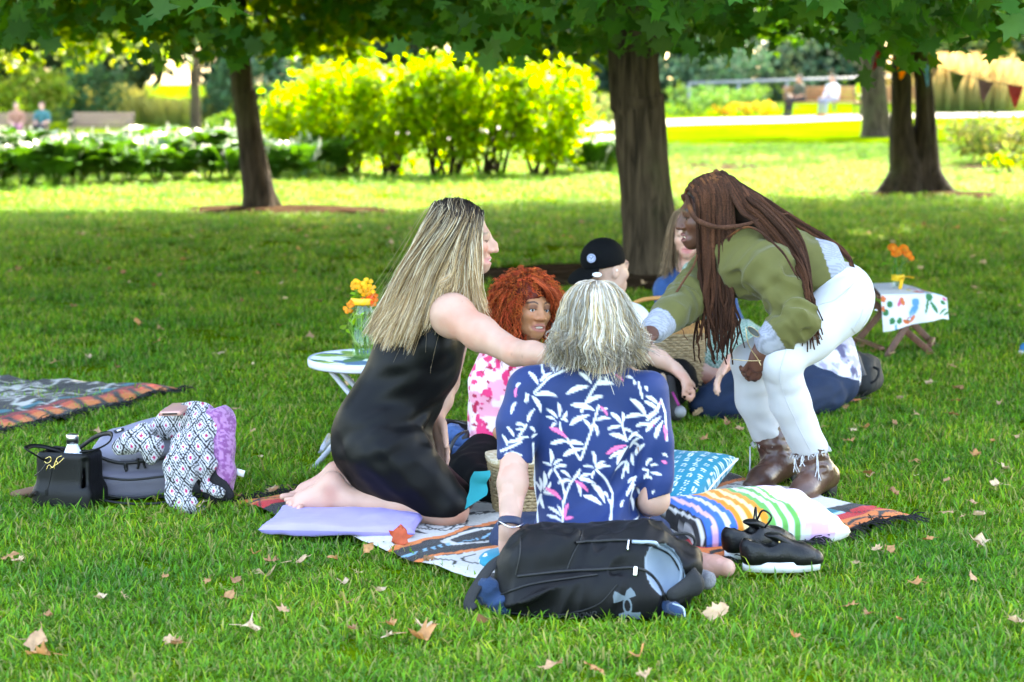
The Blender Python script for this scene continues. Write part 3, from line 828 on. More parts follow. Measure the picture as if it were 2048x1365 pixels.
for j, (u, v, w, h, c) in enumerate([(1930, 220, 3.0, 0.75, (0.10, 0.24, 0.03)), (2000, 221, 3.2, 0.85, (0.09, 0.22, 0.03)), (2070, 222, 3.0, 0.8, (0.08, 0.2, 0.03)),
                                     (1370, 232, 3.0, 0.9, (0.10, 0.20, 0.04)), (1440, 230, 3.0, 0.85, (0.11, 0.22, 0.05)), (1515, 228, 3.0, 0.9, (0.12, 0.22, 0.04)), (1180, 250, 3.0, 0.8, (0.16, 0.20, 0.06)), (1230, 246, 2.4, 0.9, (0.14, 0.19, 0.06)),
                                     (455, 272, 1.6, 0.75, (0.13, 0.25, 0.03)), (560, 268, 2.0, 0.7, (0.15, 0.26, 0.04)), (650, 262, 3.0, 0.9, (0.12, 0.22, 0.03))]):
    b_ = G(u, v)
    shrub("flower_bed_shrub", ["leafy green bed plants below the mauve pennant", "leafy bed plants below the red pennant at the far right", "bed plants running out of the picture under the last pennant", "green bed plants just right of the big maple trunk", "green bed plants behind the yellow flowers", "green bed plants left of the man in black",
                        "pale bed plants left of the big maple trunk", "pale bed plants against the big maple trunk", "low green shrub beside the distant trunk", "low green shrub behind the slim maple", "green bed plants behind the hedge row"][j],
          b_, w, 1.6, h, 100 + j, n=500, leaf=0.16, colr=c, cat="shrub", lm=M_far, stems=3, z0=0.05)
M_yel = mat("yellow_bloom", (0.75, 0.50, 0.04), 0.7, var=0.2, trans=0.2)
for j, u in enumerate([1455, 1495, 1530]):
    b_ = G(u, 232)
    t = shrub("yellow_flowers", ["yellow flower clump nearest the big maple beside the path", "middle clump of yellow flowers beside the path", "yellow flower clump nearest the bench beside the path"][j], b_, 0.8, 0.7, 0.42, 120 + j, n=200, leaf=0.12, colr=(0.75, 0.48, 0.03), col2=(0.35, 0.36, 0.05), cat="flowers", stems=2, z0=0.03, lm=M_far)
# low railing wall on the far side of the beds
M_rail = mat("painted_rail", (0.16, 0.17, 0.20), 0.6)
a_, b_ = np.array([6.0, 68.0, 0]), np.array([16.5, 72.0, 0])
t = tag(empty("railing", (6, 68, 0)), "pale grey railing behind the flower bed and bench", "railing")
MB().tube([a_ + [0, 0, 0.95], b_ + [0, 0, 1.25]], 0.055, 8).build("top_rail", M_rail, t)
for k in range(7):
    q = a_ + (b_ - a_) * k / 6
    MB().tube([q, q + np.array([0, 0, 0.92 + 0.05 * k])], 0.05, 6).build("post", M_rail, t)

# woods behind everything: individual trees for the ones that can be told apart, one mass behind them
rw = np.random.default_rng(31)
haze_cols = [(0.030, 0.060, 0.035), (0.040, 0.070, 0.040), (0.018, 0.040, 0.028), (0.06, 0.09, 0.04), (0.025, 0.052, 0.038)]  # leaf greens tinted bluish: the haze of distance is painted into them
wood = []
for j in range(26):
    x = -34 + 68 * j / 25 + rw.uniform(-1, 1); y = rw.uniform(84, 100)
    wood.append((x, y, rw.uniform(5.0, 7.0), rw.uniform(8, 12), haze_cols[rw.integers(0, 5)]))
Vs = []; Fs = []; Cs = []; n0 = 0
for (x, y, w, h, c) in wood:
    n = 1300
    cl = rw.normal(size=(26, 3)); cl /= np.linalg.norm(cl, axis=1, keepdims=True); cl *= rw.uniform(0.4, 1, (26, 1))
    i = rw.integers(0, 26, n)
    p = cl[i] * np.array([w / 2, w / 2, h / 2]) + rw.normal(size=(n, 3)) * np.array([0.5, 0.5, 0.5]) + np.array([x, y, h / 2 - 0.6])
    p[:, 2] = np.abs(p[:, 2] + 0.8) - 0.8
    V, F, C = leaves(p, 0.95, DIAMOND, rw, (p - np.array([x, y, h / 2])) / w, 0.7, c)
    Vs.append(V); Fs.append(F + n0); Cs.append(C); n0 += len(V)
tag(mesh("distant_woods", np.concatenate(Vs), np.concatenate(Fs), M_far, None, False, np.concatenate(Cs)), "woods along the far edge of the park, blue haze painted into the leaf colours", "woods", kind="stuff")
for j, (u, v, w, h, c, lab) in enumerate([(180, 252, 3.4, 2.6, (0.05, 0.11, 0.04), "dark rounded bush behind the feathery grass"), (470, 250, 2.6, 3.2, (0.07, 0.13, 0.06), "blue green bush between the distant trunk and the slim maple"),
                                          (560, 250, 4, 3.6, (0.06, 0.12, 0.07), "grey green bush rising behind the hedge's left end"), (1420, 208, 5, 3.0, (0.07, 0.13, 0.07), "rounded bush behind the railing right of the big maple"),
                                          (1500, 205, 5, 4.0, (0.12, 0.17, 0.08), "pale bush behind the railing above the yellow flowers"), (1600, 205, 5, 3.6, (0.06, 0.11, 0.07), "dark bush behind the seated pair"),
                                          (60, 258, 3.0, 2.6, (0.14, 0.20, 0.02), "yellow green bush behind the seated couple"), (1950, 208, 4.5, 4.0, (0.20, 0.22, 0.05), "sunlit yellow green tree behind the tall straw grass"), (2040, 206, 5.0, 4.6, (0.05, 0.10, 0.06), "dark evergreen at the far right edge")]):
    b_ = G(u, v)
    shrub("background_bush", lab, b_, w, w * 0.8, h, 140 + j, n=1400, leaf=0.26, colr=c, cat="bush", lm=M_far, stems=4, z0=0.0)
# ================================================================== grass: blades in clumps, scattered over the lawn near the camera
BL_A, BL_N, BL_C = np.array([-0.915, 6.50]), np.array([0.056, 5.25]), np.array([1.29, 6.26])
BL_F = BL_A + BL_C - BL_N
def in_poly(p, poly):
    poly = np.asarray(poly); x, y = p[:, 0], p[:, 1]; r = np.zeros(len(p), bool); j = len(poly) - 1
    for i in range(len(poly)):
        xi, yi = poly[i]; xj, yj = poly[j]
        c = ((yi > y) != (yj > y)) & (x < (xj - xi) * (y - yi) / (yj - yi + 1e-12) + xi)
        r ^= c; j = i
    return r
def shrink(poly, d):
    poly = np.asarray(poly, float); c = poly.mean(0)
    v = poly - c; l = np.linalg.norm(v, axis=1, keepdims=True)
    return c + v * (l - d) / l
EXCLUDE = [shrink([BL_A, BL_N, BL_C, BL_F], 0.035)]
EXCLUDE += [[G(*q)[:2] for q in pl] for pl in ([(985, 1256), (1345, 1256), (1370, 1200), (970, 1200)], [(1455, 1172), (1640, 1164), (1600, 1120), (1440, 1135)], [(75, 1024), (205, 1022), (450, 1004), (440, 960), (80, 960)])]

def grass_material():
    m = bpy.data.materials.new("grass_blade"); m.use_nodes = True
    N = m.node_tree.nodes; K = m.node_tree.links; b = N["Principled BSDF"]
    b.inputs["Roughness"].default_value = 0.5; b.inputs["Specular IOR Level"].default_value = 0.22
    a = N.new("ShaderNodeAttribute"); a.attribute_name = "Col"
    g = N.new("ShaderNodeNewGeometry")
    nz = N.new("ShaderNodeTexNoise"); nz.inputs["Scale"].default_value = 1.3; nz.inputs["Detail"].default_value = 4; K.new(g.outputs["Position"], nz.inputs["Vector"])
    r = N.new("ShaderNodeValToRGB"); e = r.color_ramp.elements
    e[0].position = 0.33; e[0].color = (0.58, 0.78, 0.70, 1); e[1].position = 0.68; e[1].color = (1.38, 1.16, 0.90, 1)
    K.new(nz.outputs[0], r.inputs[0])
    mx = N.new("ShaderNodeMix"); mx.data_type = 'RGBA'; mx.blend_type = 'MULTIPLY'; mx.inputs[0].default_value = 1.0
    K.new(a.outputs[0], mx.inputs[6]); K.new(r.outputs[0], mx.inputs[7])
    K.new(mx.outputs[2], b.inputs["Base Color"])
    tr = N.new("ShaderNodeBsdfTranslucent"); hs = N.new("ShaderNodeHueSaturation"); hs.inputs["Value"].default_value = 1.4; hs.inputs["Hue"].default_value = 0.49
    K.new(mx.outputs[2], hs.inputs["Color"]); K.new(hs.outputs[0], tr.inputs[0])
    ms = N.new("ShaderNodeMixShader"); ms.inputs[0].default_value = 0.48
    K.new(b.outputs[0], ms.inputs[1]); K.new(tr.outputs[0], ms.inputs[2]); K.new(ms.outputs[0], N["Material Output"].inputs[0])
    return m
M_grass = grass_material()

def grass_clump(seed, n=46, rad=0.085, h=0.05):
    rg = np.random.default_rng(seed)
    V = []; C = []; F = []; n0 = 0
    for k in range(n):
        a = rg.uniform(0, 6.28); r = rad * math.sqrt(rg.random()); b = np.array([r * math.cos(a), r * math.sin(a), -0.004])
        ln = h * rg.uniform(0.55, 1.35); w = rg.uniform(0.0014, 0.0030); az = rg.uniform(0, 6.28); bend = rg.uniform(0.3, 1.9)
        d = np.array([math.cos(az), math.sin(az), 0]); s = np.array([-d[1], d[0], 0])
        tw = rg.uniform(-0.5, 0.5); s = s * math.cos(tw) + np.array([0, 0, 1]) * math.sin(tw) * 0.3
        m = 4; p = b.copy(); th = rg.uniform(0.0, 0.7); st = ln / (m - 1); cen = [p.copy()]
        for j in range(m - 1):
            p = p + st * (d * math.sin(th) + np.array([0, 0, 1]) * math.cos(th)); th += bend / (m - 1) * 1.5; cen.append(p.copy())
        cen = np.array(cen); ww = w * np.array([0.9, 1.0, 0.75])
        v = []
        for j in range(m - 1): v += [cen[j] - s * ww[j], cen[j] + s * ww[j]]
        v.append(cen[-1]); V += v
        F += [[n0, n0 + 1, n0 + 3, n0 + 2], [n0 + 2, n0 + 3, n0 + 5, n0 + 4], [n0 + 4, n0 + 5, n0 + 6]]; n0 += 7
        u = rg.random()
        c = np.array([0.110, 0.275, 0.016]) * rg.uniform(0.45, 1.35)
        if u < 0.14: c = np.array([0.34, 0.34, 0.13]) * rg.uniform(0.7, 1.2)
        elif u < 0.35: c = np.array([0.095, 0.255, 0.045]) * rg.uniform(0.75, 1.25)
        elif u < 0.42: c = np.array([0.29, 0.41, 0.03]) * rg.uniform(0.8, 1.2)
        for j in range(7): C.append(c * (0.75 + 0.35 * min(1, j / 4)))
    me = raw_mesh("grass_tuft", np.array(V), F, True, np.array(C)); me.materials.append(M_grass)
    return me
tufts = bpy.data.collections.new("grass_tufts")
for k in range(8):
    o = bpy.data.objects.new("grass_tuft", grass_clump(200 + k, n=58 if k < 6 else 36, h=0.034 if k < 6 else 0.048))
    tufts.objects.link(o)

def scatter(y0, y1, dens, smin, smax, seed):
    rg = np.random.default_rng(seed)
    hw = lambda y: 0.265 * y + 0.25
    area = (y1 - y0) * (hw(y0) + hw(y1)); n = int(area * dens * 1.15)
    y = np.sqrt(rg.uniform(y0 ** 2, y1 ** 2, n)); x = rg.uniform(-1, 1, n) * hw(y)
    p = np.c_[x, y]
    keep = np.ones(n, bool)
    for ex in EXCLUDE: keep &= ~in_poly(p, ex)
    for c, rx, ry, s_ in SOILS:
        d = np.hypot((p[:, 0] - c[0]) / rx, (p[:, 1] - c[1]) / ry) + 0.35 * (vnoise(np.c_[p, np.zeros(n)], 5.0, 2) - 0.5)
        keep &= (d > 0.97) | ((d > 0.8) & (rg.random(n) < 0.3))
    dn = fbm(np.c_[p, np.zeros(n)], 1.4, 9, 3)
    keep &= rg.random(n) < np.clip(1.9 * dn + 0.18, 0.3, 1)
    p = p[keep]; n = len(p)
    s = rg.uniform(smin, smax, n) * (0.8 + 0.5 * dn[keep])
    return p, s
ps = []; ss = []
for (y0, y1, dn, a, b) in [(4.25, 6.2, 360, 0.65, 1.15), (6.2, 9.0, 270, 0.7, 1.2), (9.0, 14.0, 140, 0.85, 1.3), (14.0, 22.0, 60, 1.1, 1.7), (22.0, 38.0, 24, 1.4, 2.2)]:
    p, s = scatter(y0, y1, dn, a, b, int(y0 * 10)); ps.append(p); ss.append(s)
def build_grass():
    p = np.concatenate(ps); s = np.concatenate(ss)
    n = len(p)
    rg = np.random.default_rng(77)
    me = bpy.data.meshes.new("grass")
    me.vertices.add(n); me.vertices.foreach_set("co", np.c_[p, np.full(n, 0.0)].astype(np.float32).ravel())
    at = me.attributes.new("rot", 'FLOAT_VECTOR', 'POINT'); at.data.foreach_set("vector", np.c_[rg.normal(size=(n, 2)) * 0.12, rg.uniform(0, 6.28, n)].astype(np.float32).ravel())
    at = me.attributes.new("scl", 'FLOAT', 'POINT'); at.data.foreach_set("value", s.astype(np.float32))
    at = me.attributes.new("idx", 'INT', 'POINT'); at.data.foreach_set("value", rg.integers(0, 8, n).astype(np.int32))
    o = link("grass", me); tag(o, "short green lawn grass", "grass", kind="stuff")
    ng = bpy.data.node_groups.new("grass_scatter", 'GeometryNodeTree')
    ng.interface.new_socket("Geometry", in_out='INPUT', socket_type='NodeSocketGeometry'); ng.interface.new_socket("Geometry", in_out='OUTPUT', socket_type='NodeSocketGeometry')
    N = ng.nodes; K = ng.links
    gi = N.new("NodeGroupInput"); go = N.new("NodeGroupOutput"); iop = N.new("GeometryNodeInstanceOnPoints"); ci = N.new("GeometryNodeCollectionInfo")
    ci.inputs["Collection"].default_value = tufts; ci.inputs["Separate Children"].default_value = True; ci.inputs["Reset Children"].default_value = True
    def na(nm, ty):
        x = N.new("GeometryNodeInputNamedAttribute"); x.data_type = ty; x.inputs["Name"].default_value = nm; return x.outputs["Attribute"]
    e2r = N.new("FunctionNodeEulerToRotation"); K.new(na("rot", 'FLOAT_VECTOR'), e2r.inputs[0])
    K.new(gi.outputs[0], iop.inputs["Points"]); K.new(ci.outputs[0], iop.inputs["Instance"]); iop.inputs["Pick Instance"].default_value = True
    K.new(na("idx", 'INT'), iop.inputs["Instance Index"]); K.new(e2r.outputs[0], iop.inputs["Rotation"]); K.new(na("scl", 'FLOAT'), iop.inputs["Scale"])
    K.new(iop.outputs[0], go.inputs[0])
    md = o.modifiers.new("scatter", 'NODES'); md.node_group = ng
    print("grass tufts:", n)
build_grass()
# ================================================================== people: shared builders
M_skin = mat("skin", attr=True, rough=0.5, spec=0.4, var=0.05, vscale=30, sss=0.12, bump=0.05, bscale=220)
M_hair = mat("hair_strands", attr=True, rough=0.5, spec=0.18, var=0.1, vscale=40)
M_eye = mat("eye_white", (0.75, 0.72, 0.70), 0.15, var=0.02)
M_iris = mat("dark_iris", (0.02, 0.012, 0.008), 0.1, var=0.0)
M_teeth = mat("teeth", (0.82, 0.78, 0.70), 0.25, var=0.04)

def head_sdf(S, c, M, s=1.0, smile=0.0, nose=1.0, ears=True, wide_nose=0.0, lips=1.0, hook=0.0, lid=0.4):
    """head of about 0.23 m; M has columns right, forward, up; c lies between the ears at eye level"""
    def w(x, y, z): return np.array(c) + M @ (np.array([x, y, z]) * s)
    def e(x, y, z, r, k=0.02, op='u', R_=None): S.ell(w(x, y, z), np.array(r) * s, M if R_ is None else M @ R_, k * s, op)
    e(0, -0.018, 0.028, (0.074, 0.094, 0.086), 0.0)
    e(0, 0.028, -0.030, (0.061, 0.062, 0.082), 0.03)
    S.cone(w(-0.028, 0.018, -0.070), w(-0.006, 0.066, -0.098), 0.028 * s, 0.018 * s, 0.03 * s)
    S.cone(w(0.028, 0.018, -0.070), w(0.006, 0.066, -0.098), 0.028 * s, 0.018 * s, 0.03 * s)
    e(0, 0.074, -0.099, (0.019, 0.015, 0.015), 0.02)
    for q in (-1, 1):
        e(q * 0.036, 0.056, -0.036 + 0.004 * smile, (0.022 + 0.003 * smile, 0.026 + 0.003 * smile, 0.020), 0.025)
        e(q * 0.032, 0.099, -0.004, (0.018, 0.016, 0.011), 0.014, 's')
        e(q * 0.031, 0.072, -0.005, (0.0155, 0.0125, 0.0125), 0.006)
        e(q * 0.031, 0.0735, -0.0040 - 0.0035 * lid, (0.0160, 0.0138, 0.0090), 0.004)
        if ears:
            e(q * 0.073, -0.008, -0.012, (0.010, 0.019, 0.031), 0.008)
            e(q * 0.081, -0.002, -0.010, (0.006, 0.010, 0.018), 0.006, 's')
    S.cone(w(-0.038, 0.078, 0.014), w(0.038, 0.078, 0.014), 0.011 * s, 0.011 * s, 0.02 * s)
    S.cone(w(0, 0.086, 0.006), w(0, 0.093 + 0.012 * nose + 0.004 * hook, -0.022), 0.0075 * s, 0.0085 * s, 0.014 * s)
    S.cone(w(0, 0.093 + 0.012 * nose + 0.004 * hook, -0.022), w(0, 0.096 + 0.016 * nose, -0.041), 0.0085 * s, 0.0105 * s, 0.008 * s)
    S.cone(w(0, 0.082, 0.0), w(0, 0.090 + 0.006 * nose, -0.038), 0.009 * s, 0.0125 * s, 0.012 * s)
    for q in (-1, 1): e(q * (0.0125 + 0.003 * wide_nose), 0.093 + 0.004 * nose, -0.044, (0.009 + 0.002 * wide_nose, 0.011, 0.008), 0.008)
    mw = 0.022 + 0.006 * smile
    e(0, 0.080, -0.078, (mw + 0.008, 0.016, 0.022), 0.015)
    e(0, 0.091, -0.0705, (mw, 0.0095 * lips, 0.0055 * lips), 0.008)
    e(0, 0.089, -0.0855 - 0.003 * smile, (mw * 0.85, 0.0100 * lips, 0.0070 * lips), 0.008)
    if smile > 0:
        e(0, 0.096, -0.0775 - 0.001 * smile, (mw * 0.92, 0.012, 0.0035 + 0.0035 * smile), 0.003, 's')
        for q in (-1, 1): e(q * (mw + 0.007), 0.086, -0.073, (0.006, 0.010, 0.012), 0.008, 's')
    else:
        e(0, 0.101, -0.0775, (mw * 0.9, 0.010, 0.0016), 0.003, 's')
    return w

def head_color(V, c, M, s, skin, lip, brow, lash=None, blush=(0, 0, 0), lid=None):
    q = ((V - np.array(c)) @ M) / s
    n = len(V)
    C = np.tile(np.array(skin, float), (n, 1))
    C *= (0.90 + 0.20 * fbm(V, 24, 2))[:, None]; C = mixc(C, C * np.array([1.02, 0.86, 0.82]), sstep(0.45, 0.7, fbm(V, 13, 8)))
    face = q[:, 1] > 0.03
    x, y, z = np.abs(q[:, 0]), q[:, 1], q[:, 2]
    m = face * np.exp(-(((x - 0.04) / 0.018) ** 2 + ((z + 0.038) / 0.018) ** 2)) * 0.6
    C += m[:, None] * np.array(blush)
    m = face * np.exp(-((x / 0.014) ** 2 + ((z + 0.042) / 0.012) ** 2)) * 0.4 * (y > 0.09)
    C += m[:, None] * np.array(blush)
    m = (y > 0.075) * sstep(1.15, 0.85, (x / 0.030) ** 2 + ((z + 0.078) / 0.017) ** 2) * (y < 0.12)
    C = mixc(C, lip, m * 0.9)
    zb = 0.0135 + 0.35 * np.clip(0.02 - np.abs(x - 0.03), 0, 1) * 0.25
    m = (y > 0.045) * sstep(0.0048, 0.0022, np.abs(z - zb - 0.005 + 2.2 * (x - 0.034) ** 2 * 6)) * sstep(0.010, 0.016, x) * sstep(0.058, 0.048, x)
    C = mixc(C, brow, m * 0.9)
    if lid is not None:
        m = (y > 0.05) * sstep(1.2, 0.7, ((x - 0.031) / 0.018) ** 2 + ((z - 0.001) / 0.010) ** 2)
        C = mixc(C, lid, m * 0.8)
    if lash is not None:
        m = (y > 0.06) * sstep(0.0030, 0.0012, np.abs(z + 0.010 - 6 * (x - 0.031) ** 2)) * sstep(0.018, 0.014, np.abs(x - 0.031))
        C = mixc(C, lash, m)
    return np.clip(C, 0, 1)

def eye_parts(parent, w, s, M, look=(0, 1, 0), drop=0.0, fwd=0.0):
    for q in (-1, 1):
        c = w(q * 0.031, 0.0735 + fwd, -0.0095 - drop)
        mb = MB(); V, F = ball(c, 0.0115 * s, 16, 10); mb.add(V, F); e = mb.build("eye", M_eye, parent)
        d = M @ np.array(look); d /= np.linalg.norm(d)
        V, F = ball(c + d * 0.0072 * s, 0.0062 * s, 12, 8); MB().add(V, F).build("iris", M_iris, e)

def ball(c, r, n=16, m=10):
    V = []; F = []
    r = np.broadcast_to(np.asarray(r, float), (3,))
    for i in range(m + 1):
        t = math.pi * i / m
        for k in range(n):
            a = 2 * math.pi * k / n; V.append((math.sin(t) * math.cos(a), math.sin(t) * math.sin(a), math.cos(t)))
    for i in range(m):
        for k in range(n): F.append((i * n + k, (i + 1) * n + k, (i + 1) * n + (k + 1) % n, i * n + (k + 1) % n))
    return np.array(V) * r + np.array(c), F

def hand_sdf(S, wrist, d, nrm, s=1.0, curl=(0.35, 0.4, 0.3), spread=0.10, side=1, thumb=(0.6, 0.25), k=0.006):
    """wrist point, finger direction d, palm normal nrm (fingers curl towards it), side = +1/-1 for the thumb"""
    d = np.array(d, float); d /= np.linalg.norm(d)
    n = np.array(nrm, float); n = n - d * n.dot(d); n /= np.linalg.norm(n)
    x = np.cross(d, n) * side
    w0 = np.array(wrist, float)
    Mh = np.stack([x, d, n], 1)
    S.ell(w0 + d * 0.046 * s, np.array([0.039, 0.054, 0.0165]) * s, Mh, 0.015)
    S.cone(w0 - d * 0.01, w0 + d * 0.03 * s, 0.024 * s, 0.024 * s, 0.015, (n, 1.25))
    for i, (off, ln) in enumerate([(0.027, 0.92), (0.0095, 1.0), (-0.0085, 0.94), (-0.026, 0.76)]):
        b = w0 + d * (0.088 - 0.004 * abs(i - 1)) * s + x * off * s
        a = 0.0; dd = d + x * off * spread * 40 * 0.1
        dd /= np.linalg.norm(dd)
        p = b - dd * 0.02 * s; r = 0.0093 * s
        segs = [0.020 + 0.040 * ln, 0.026 * ln, 0.021 * ln]
        for j in range(3):
            a += curl[j] * (1 + 0.12 * i)
            q = p + (dd * math.cos(a) + n * math.sin(a)) * segs[j] * s
            r2 = r * 0.9
            S.cone(p, q, r, r2, k); p, r = q, r2
    b = w0 + d * 0.022 * s + x * 0.026 * s
    t1 = x * thumb[0] + d * 0.8 + n * thumb[1]; t1 /= np.linalg.norm(t1)
    p1 = b + t1 * 0.045 * s; t2 = t1 + d * 0.35 + n * 0.12; t2 /= np.linalg.norm(t2)
    p2 = p1 + t2 * 0.03 * s; p3 = p2 + t2 * 0.024 * s
    S.cone(b, p1, 0.0135 * s, 0.0105 * s, 0.012); S.cone(p1, p2, 0.0105 * s, 0.0095 * s, k); S.cone(p2, p3, 0.0095 * s, 0.0075 * s, k)

def strands(paths, radius, colors, sides=3, taper=0.35):
    """paths (n,m,3), colors (n,m,3) -> V, F, C"""
    n, m, _ = paths.shape
    T = np.gradient(paths, axis=1); T /= np.linalg.norm(T, axis=2, keepdims=True) + 1e-9
    ref = np.where(np.abs(T[..., 1:2]) > 0.9, np.array([1.0, 0, 0]), np.array([0, 1.0, 0]))
    N = np.cross(T, ref); N /= np.linalg.norm(N, axis=2, keepdims=True) + 1e-9
    B = np.cross(T, N)
    if sides == 2:                               # fine hair: a narrow ribbon per strand, each turned its own way
        ph = np.random.default_rng(n).normal(size=(n, 1, 1)) * 0.7 + np.linspace(0, 1.2, m)[None, :, None] * np.random.default_rng(n + 1).normal(size=(n, 1, 1))
        N = np.cos(ph) * N + np.sin(ph) * B
    a = np.arange(sides) * 2 * math.pi / sides
    rad = np.broadcast_to(np.asarray(radius, float), (n,))[:, None] * (1 - (1 - taper) * np.linspace(0, 1, m)[None, :] ** 2.5)
    V = paths[:, :, None, :] + rad[:, :, None, None] * (np.cos(a)[None, None, :, None] * N[:, :, None, :] + np.sin(a)[None, None, :, None] * B[:, :, None, :])
    idx = np.arange(n * m * sides).reshape(n, m, sides)
    if sides == 2:
        F = np.stack([idx[:, :-1, 0], idx[:, :-1, 1], idx[:, 1:, 1], idx[:, 1:, 0]], -1).reshape(-1, 4)
        return V.reshape(-1, 3), F, np.clip(np.repeat(colors[:, :, None, :], 2, axis=2).reshape(-1, 3), 0, 1)
    nx = np.roll(idx, -1, axis=2)
    F = np.stack([idx[:, :-1], nx[:, :-1], nx[:, 1:], idx[:, 1:]], -1).reshape(-1, 4)
    C = np.repeat(colors[:, :, None, :], sides, axis=2).reshape(-1, 3)
    return V.reshape(-1, 3), F, np.clip(C, 0, 1)

def guide_paths(guides, n, rg, m=18, jit=0.012, tip=0.02, wave=0.0, wfreq=2.0, lump=0.0):
    """n strands blended between neighbouring guide curves (lists of points of the same length)"""
    g = np.array([spline(x, m) for x in guides])
    t = rg.uniform(0, len(g) - 1 - 1e-6, n); i = t.astype(int); f = (t - i)[:, None, None]
    p = g[i] * (1 - f) + g[i + 1] * f
    fr_ = np.clip(1 - np.abs(rg.normal(size=n)) * 0.07, 0.7, 1)[:, None] * np.linspace(0, m - 1, m)[None, :]   # strands end at different lengths
    k0 = np.minimum(fr_.astype(int), m - 2); w0 = (fr_ - k0)[..., None]; rows = np.arange(n)[:, None]
    p = p[rows, k0] * (1 - w0) + p[rows, k0 + 1] * w0
    u = np.linspace(0, 1, m)[None, :, None]
    # strands gather in locks: shared offsets for strands that are close to each other
    lock = np.floor(t * 13 + rg.uniform(0, 0.8, n)).astype(int); lo = rg.normal(size=(lock.max() + 2, 3))
    p = p + rg.normal(size=(n, 1, 3)) * jit * (0.12 + 0.88 * np.sqrt(u)) + lo[lock][:, None, :] * tip * u ** 1.5
    p = p + rg.normal(size=(n, 1, 3)) * tip * 0.4 * u ** 3
    if wave:
        ph = lo[lock][:, :1, None] * 3 + rg.normal(size=(n, 1, 1)) * 0.4
        dv = lo[lock][:, None, :]; dv = dv / (np.linalg.norm(dv, axis=2, keepdims=True) + 1e-9)
        p = p + dv * wave * np.sin(2 * math.pi * wfreq * u + ph) * u ** 1.6
    # thin the ends: random length
    return p, t / (len(g) - 1)

def wrinkle(dirv, scale, amp, seed, stretch=0.18, sharp=True):
    """folds that run along dirv"""
    dirv = np.array(dirv, float); dirv /= np.linalg.norm(dirv)
    def f(p):
        q = p - (p @ dirv)[:, None] * dirv * (1 - stretch)
        q = q + 0.02 * (vnoise(p, 9, seed + 4)[:, None] - 0.5)
        v = vnoise(q, scale, seed)
        if sharp: v = 1 - np.abs(2 * v - 1)
        return -(v - 0.5) * amp
    return f
def mask_disp(f, c, r):
    c = np.array(c); 
    return lambda p: f(p) * np.exp(-(np.linalg.norm(p - c, axis=1) / r) ** 2)

def cloth(name, rough=0.8, sheen=0.2, bump=0.25, bscale=400, **kw):
    return mat(name, attr=True, rough=rough, sheen=sheen, bump=bump, bscale=bscale, var=kw.pop('var', 0.05), vscale=14, spec=kw.pop('spec', 0.25), **kw)
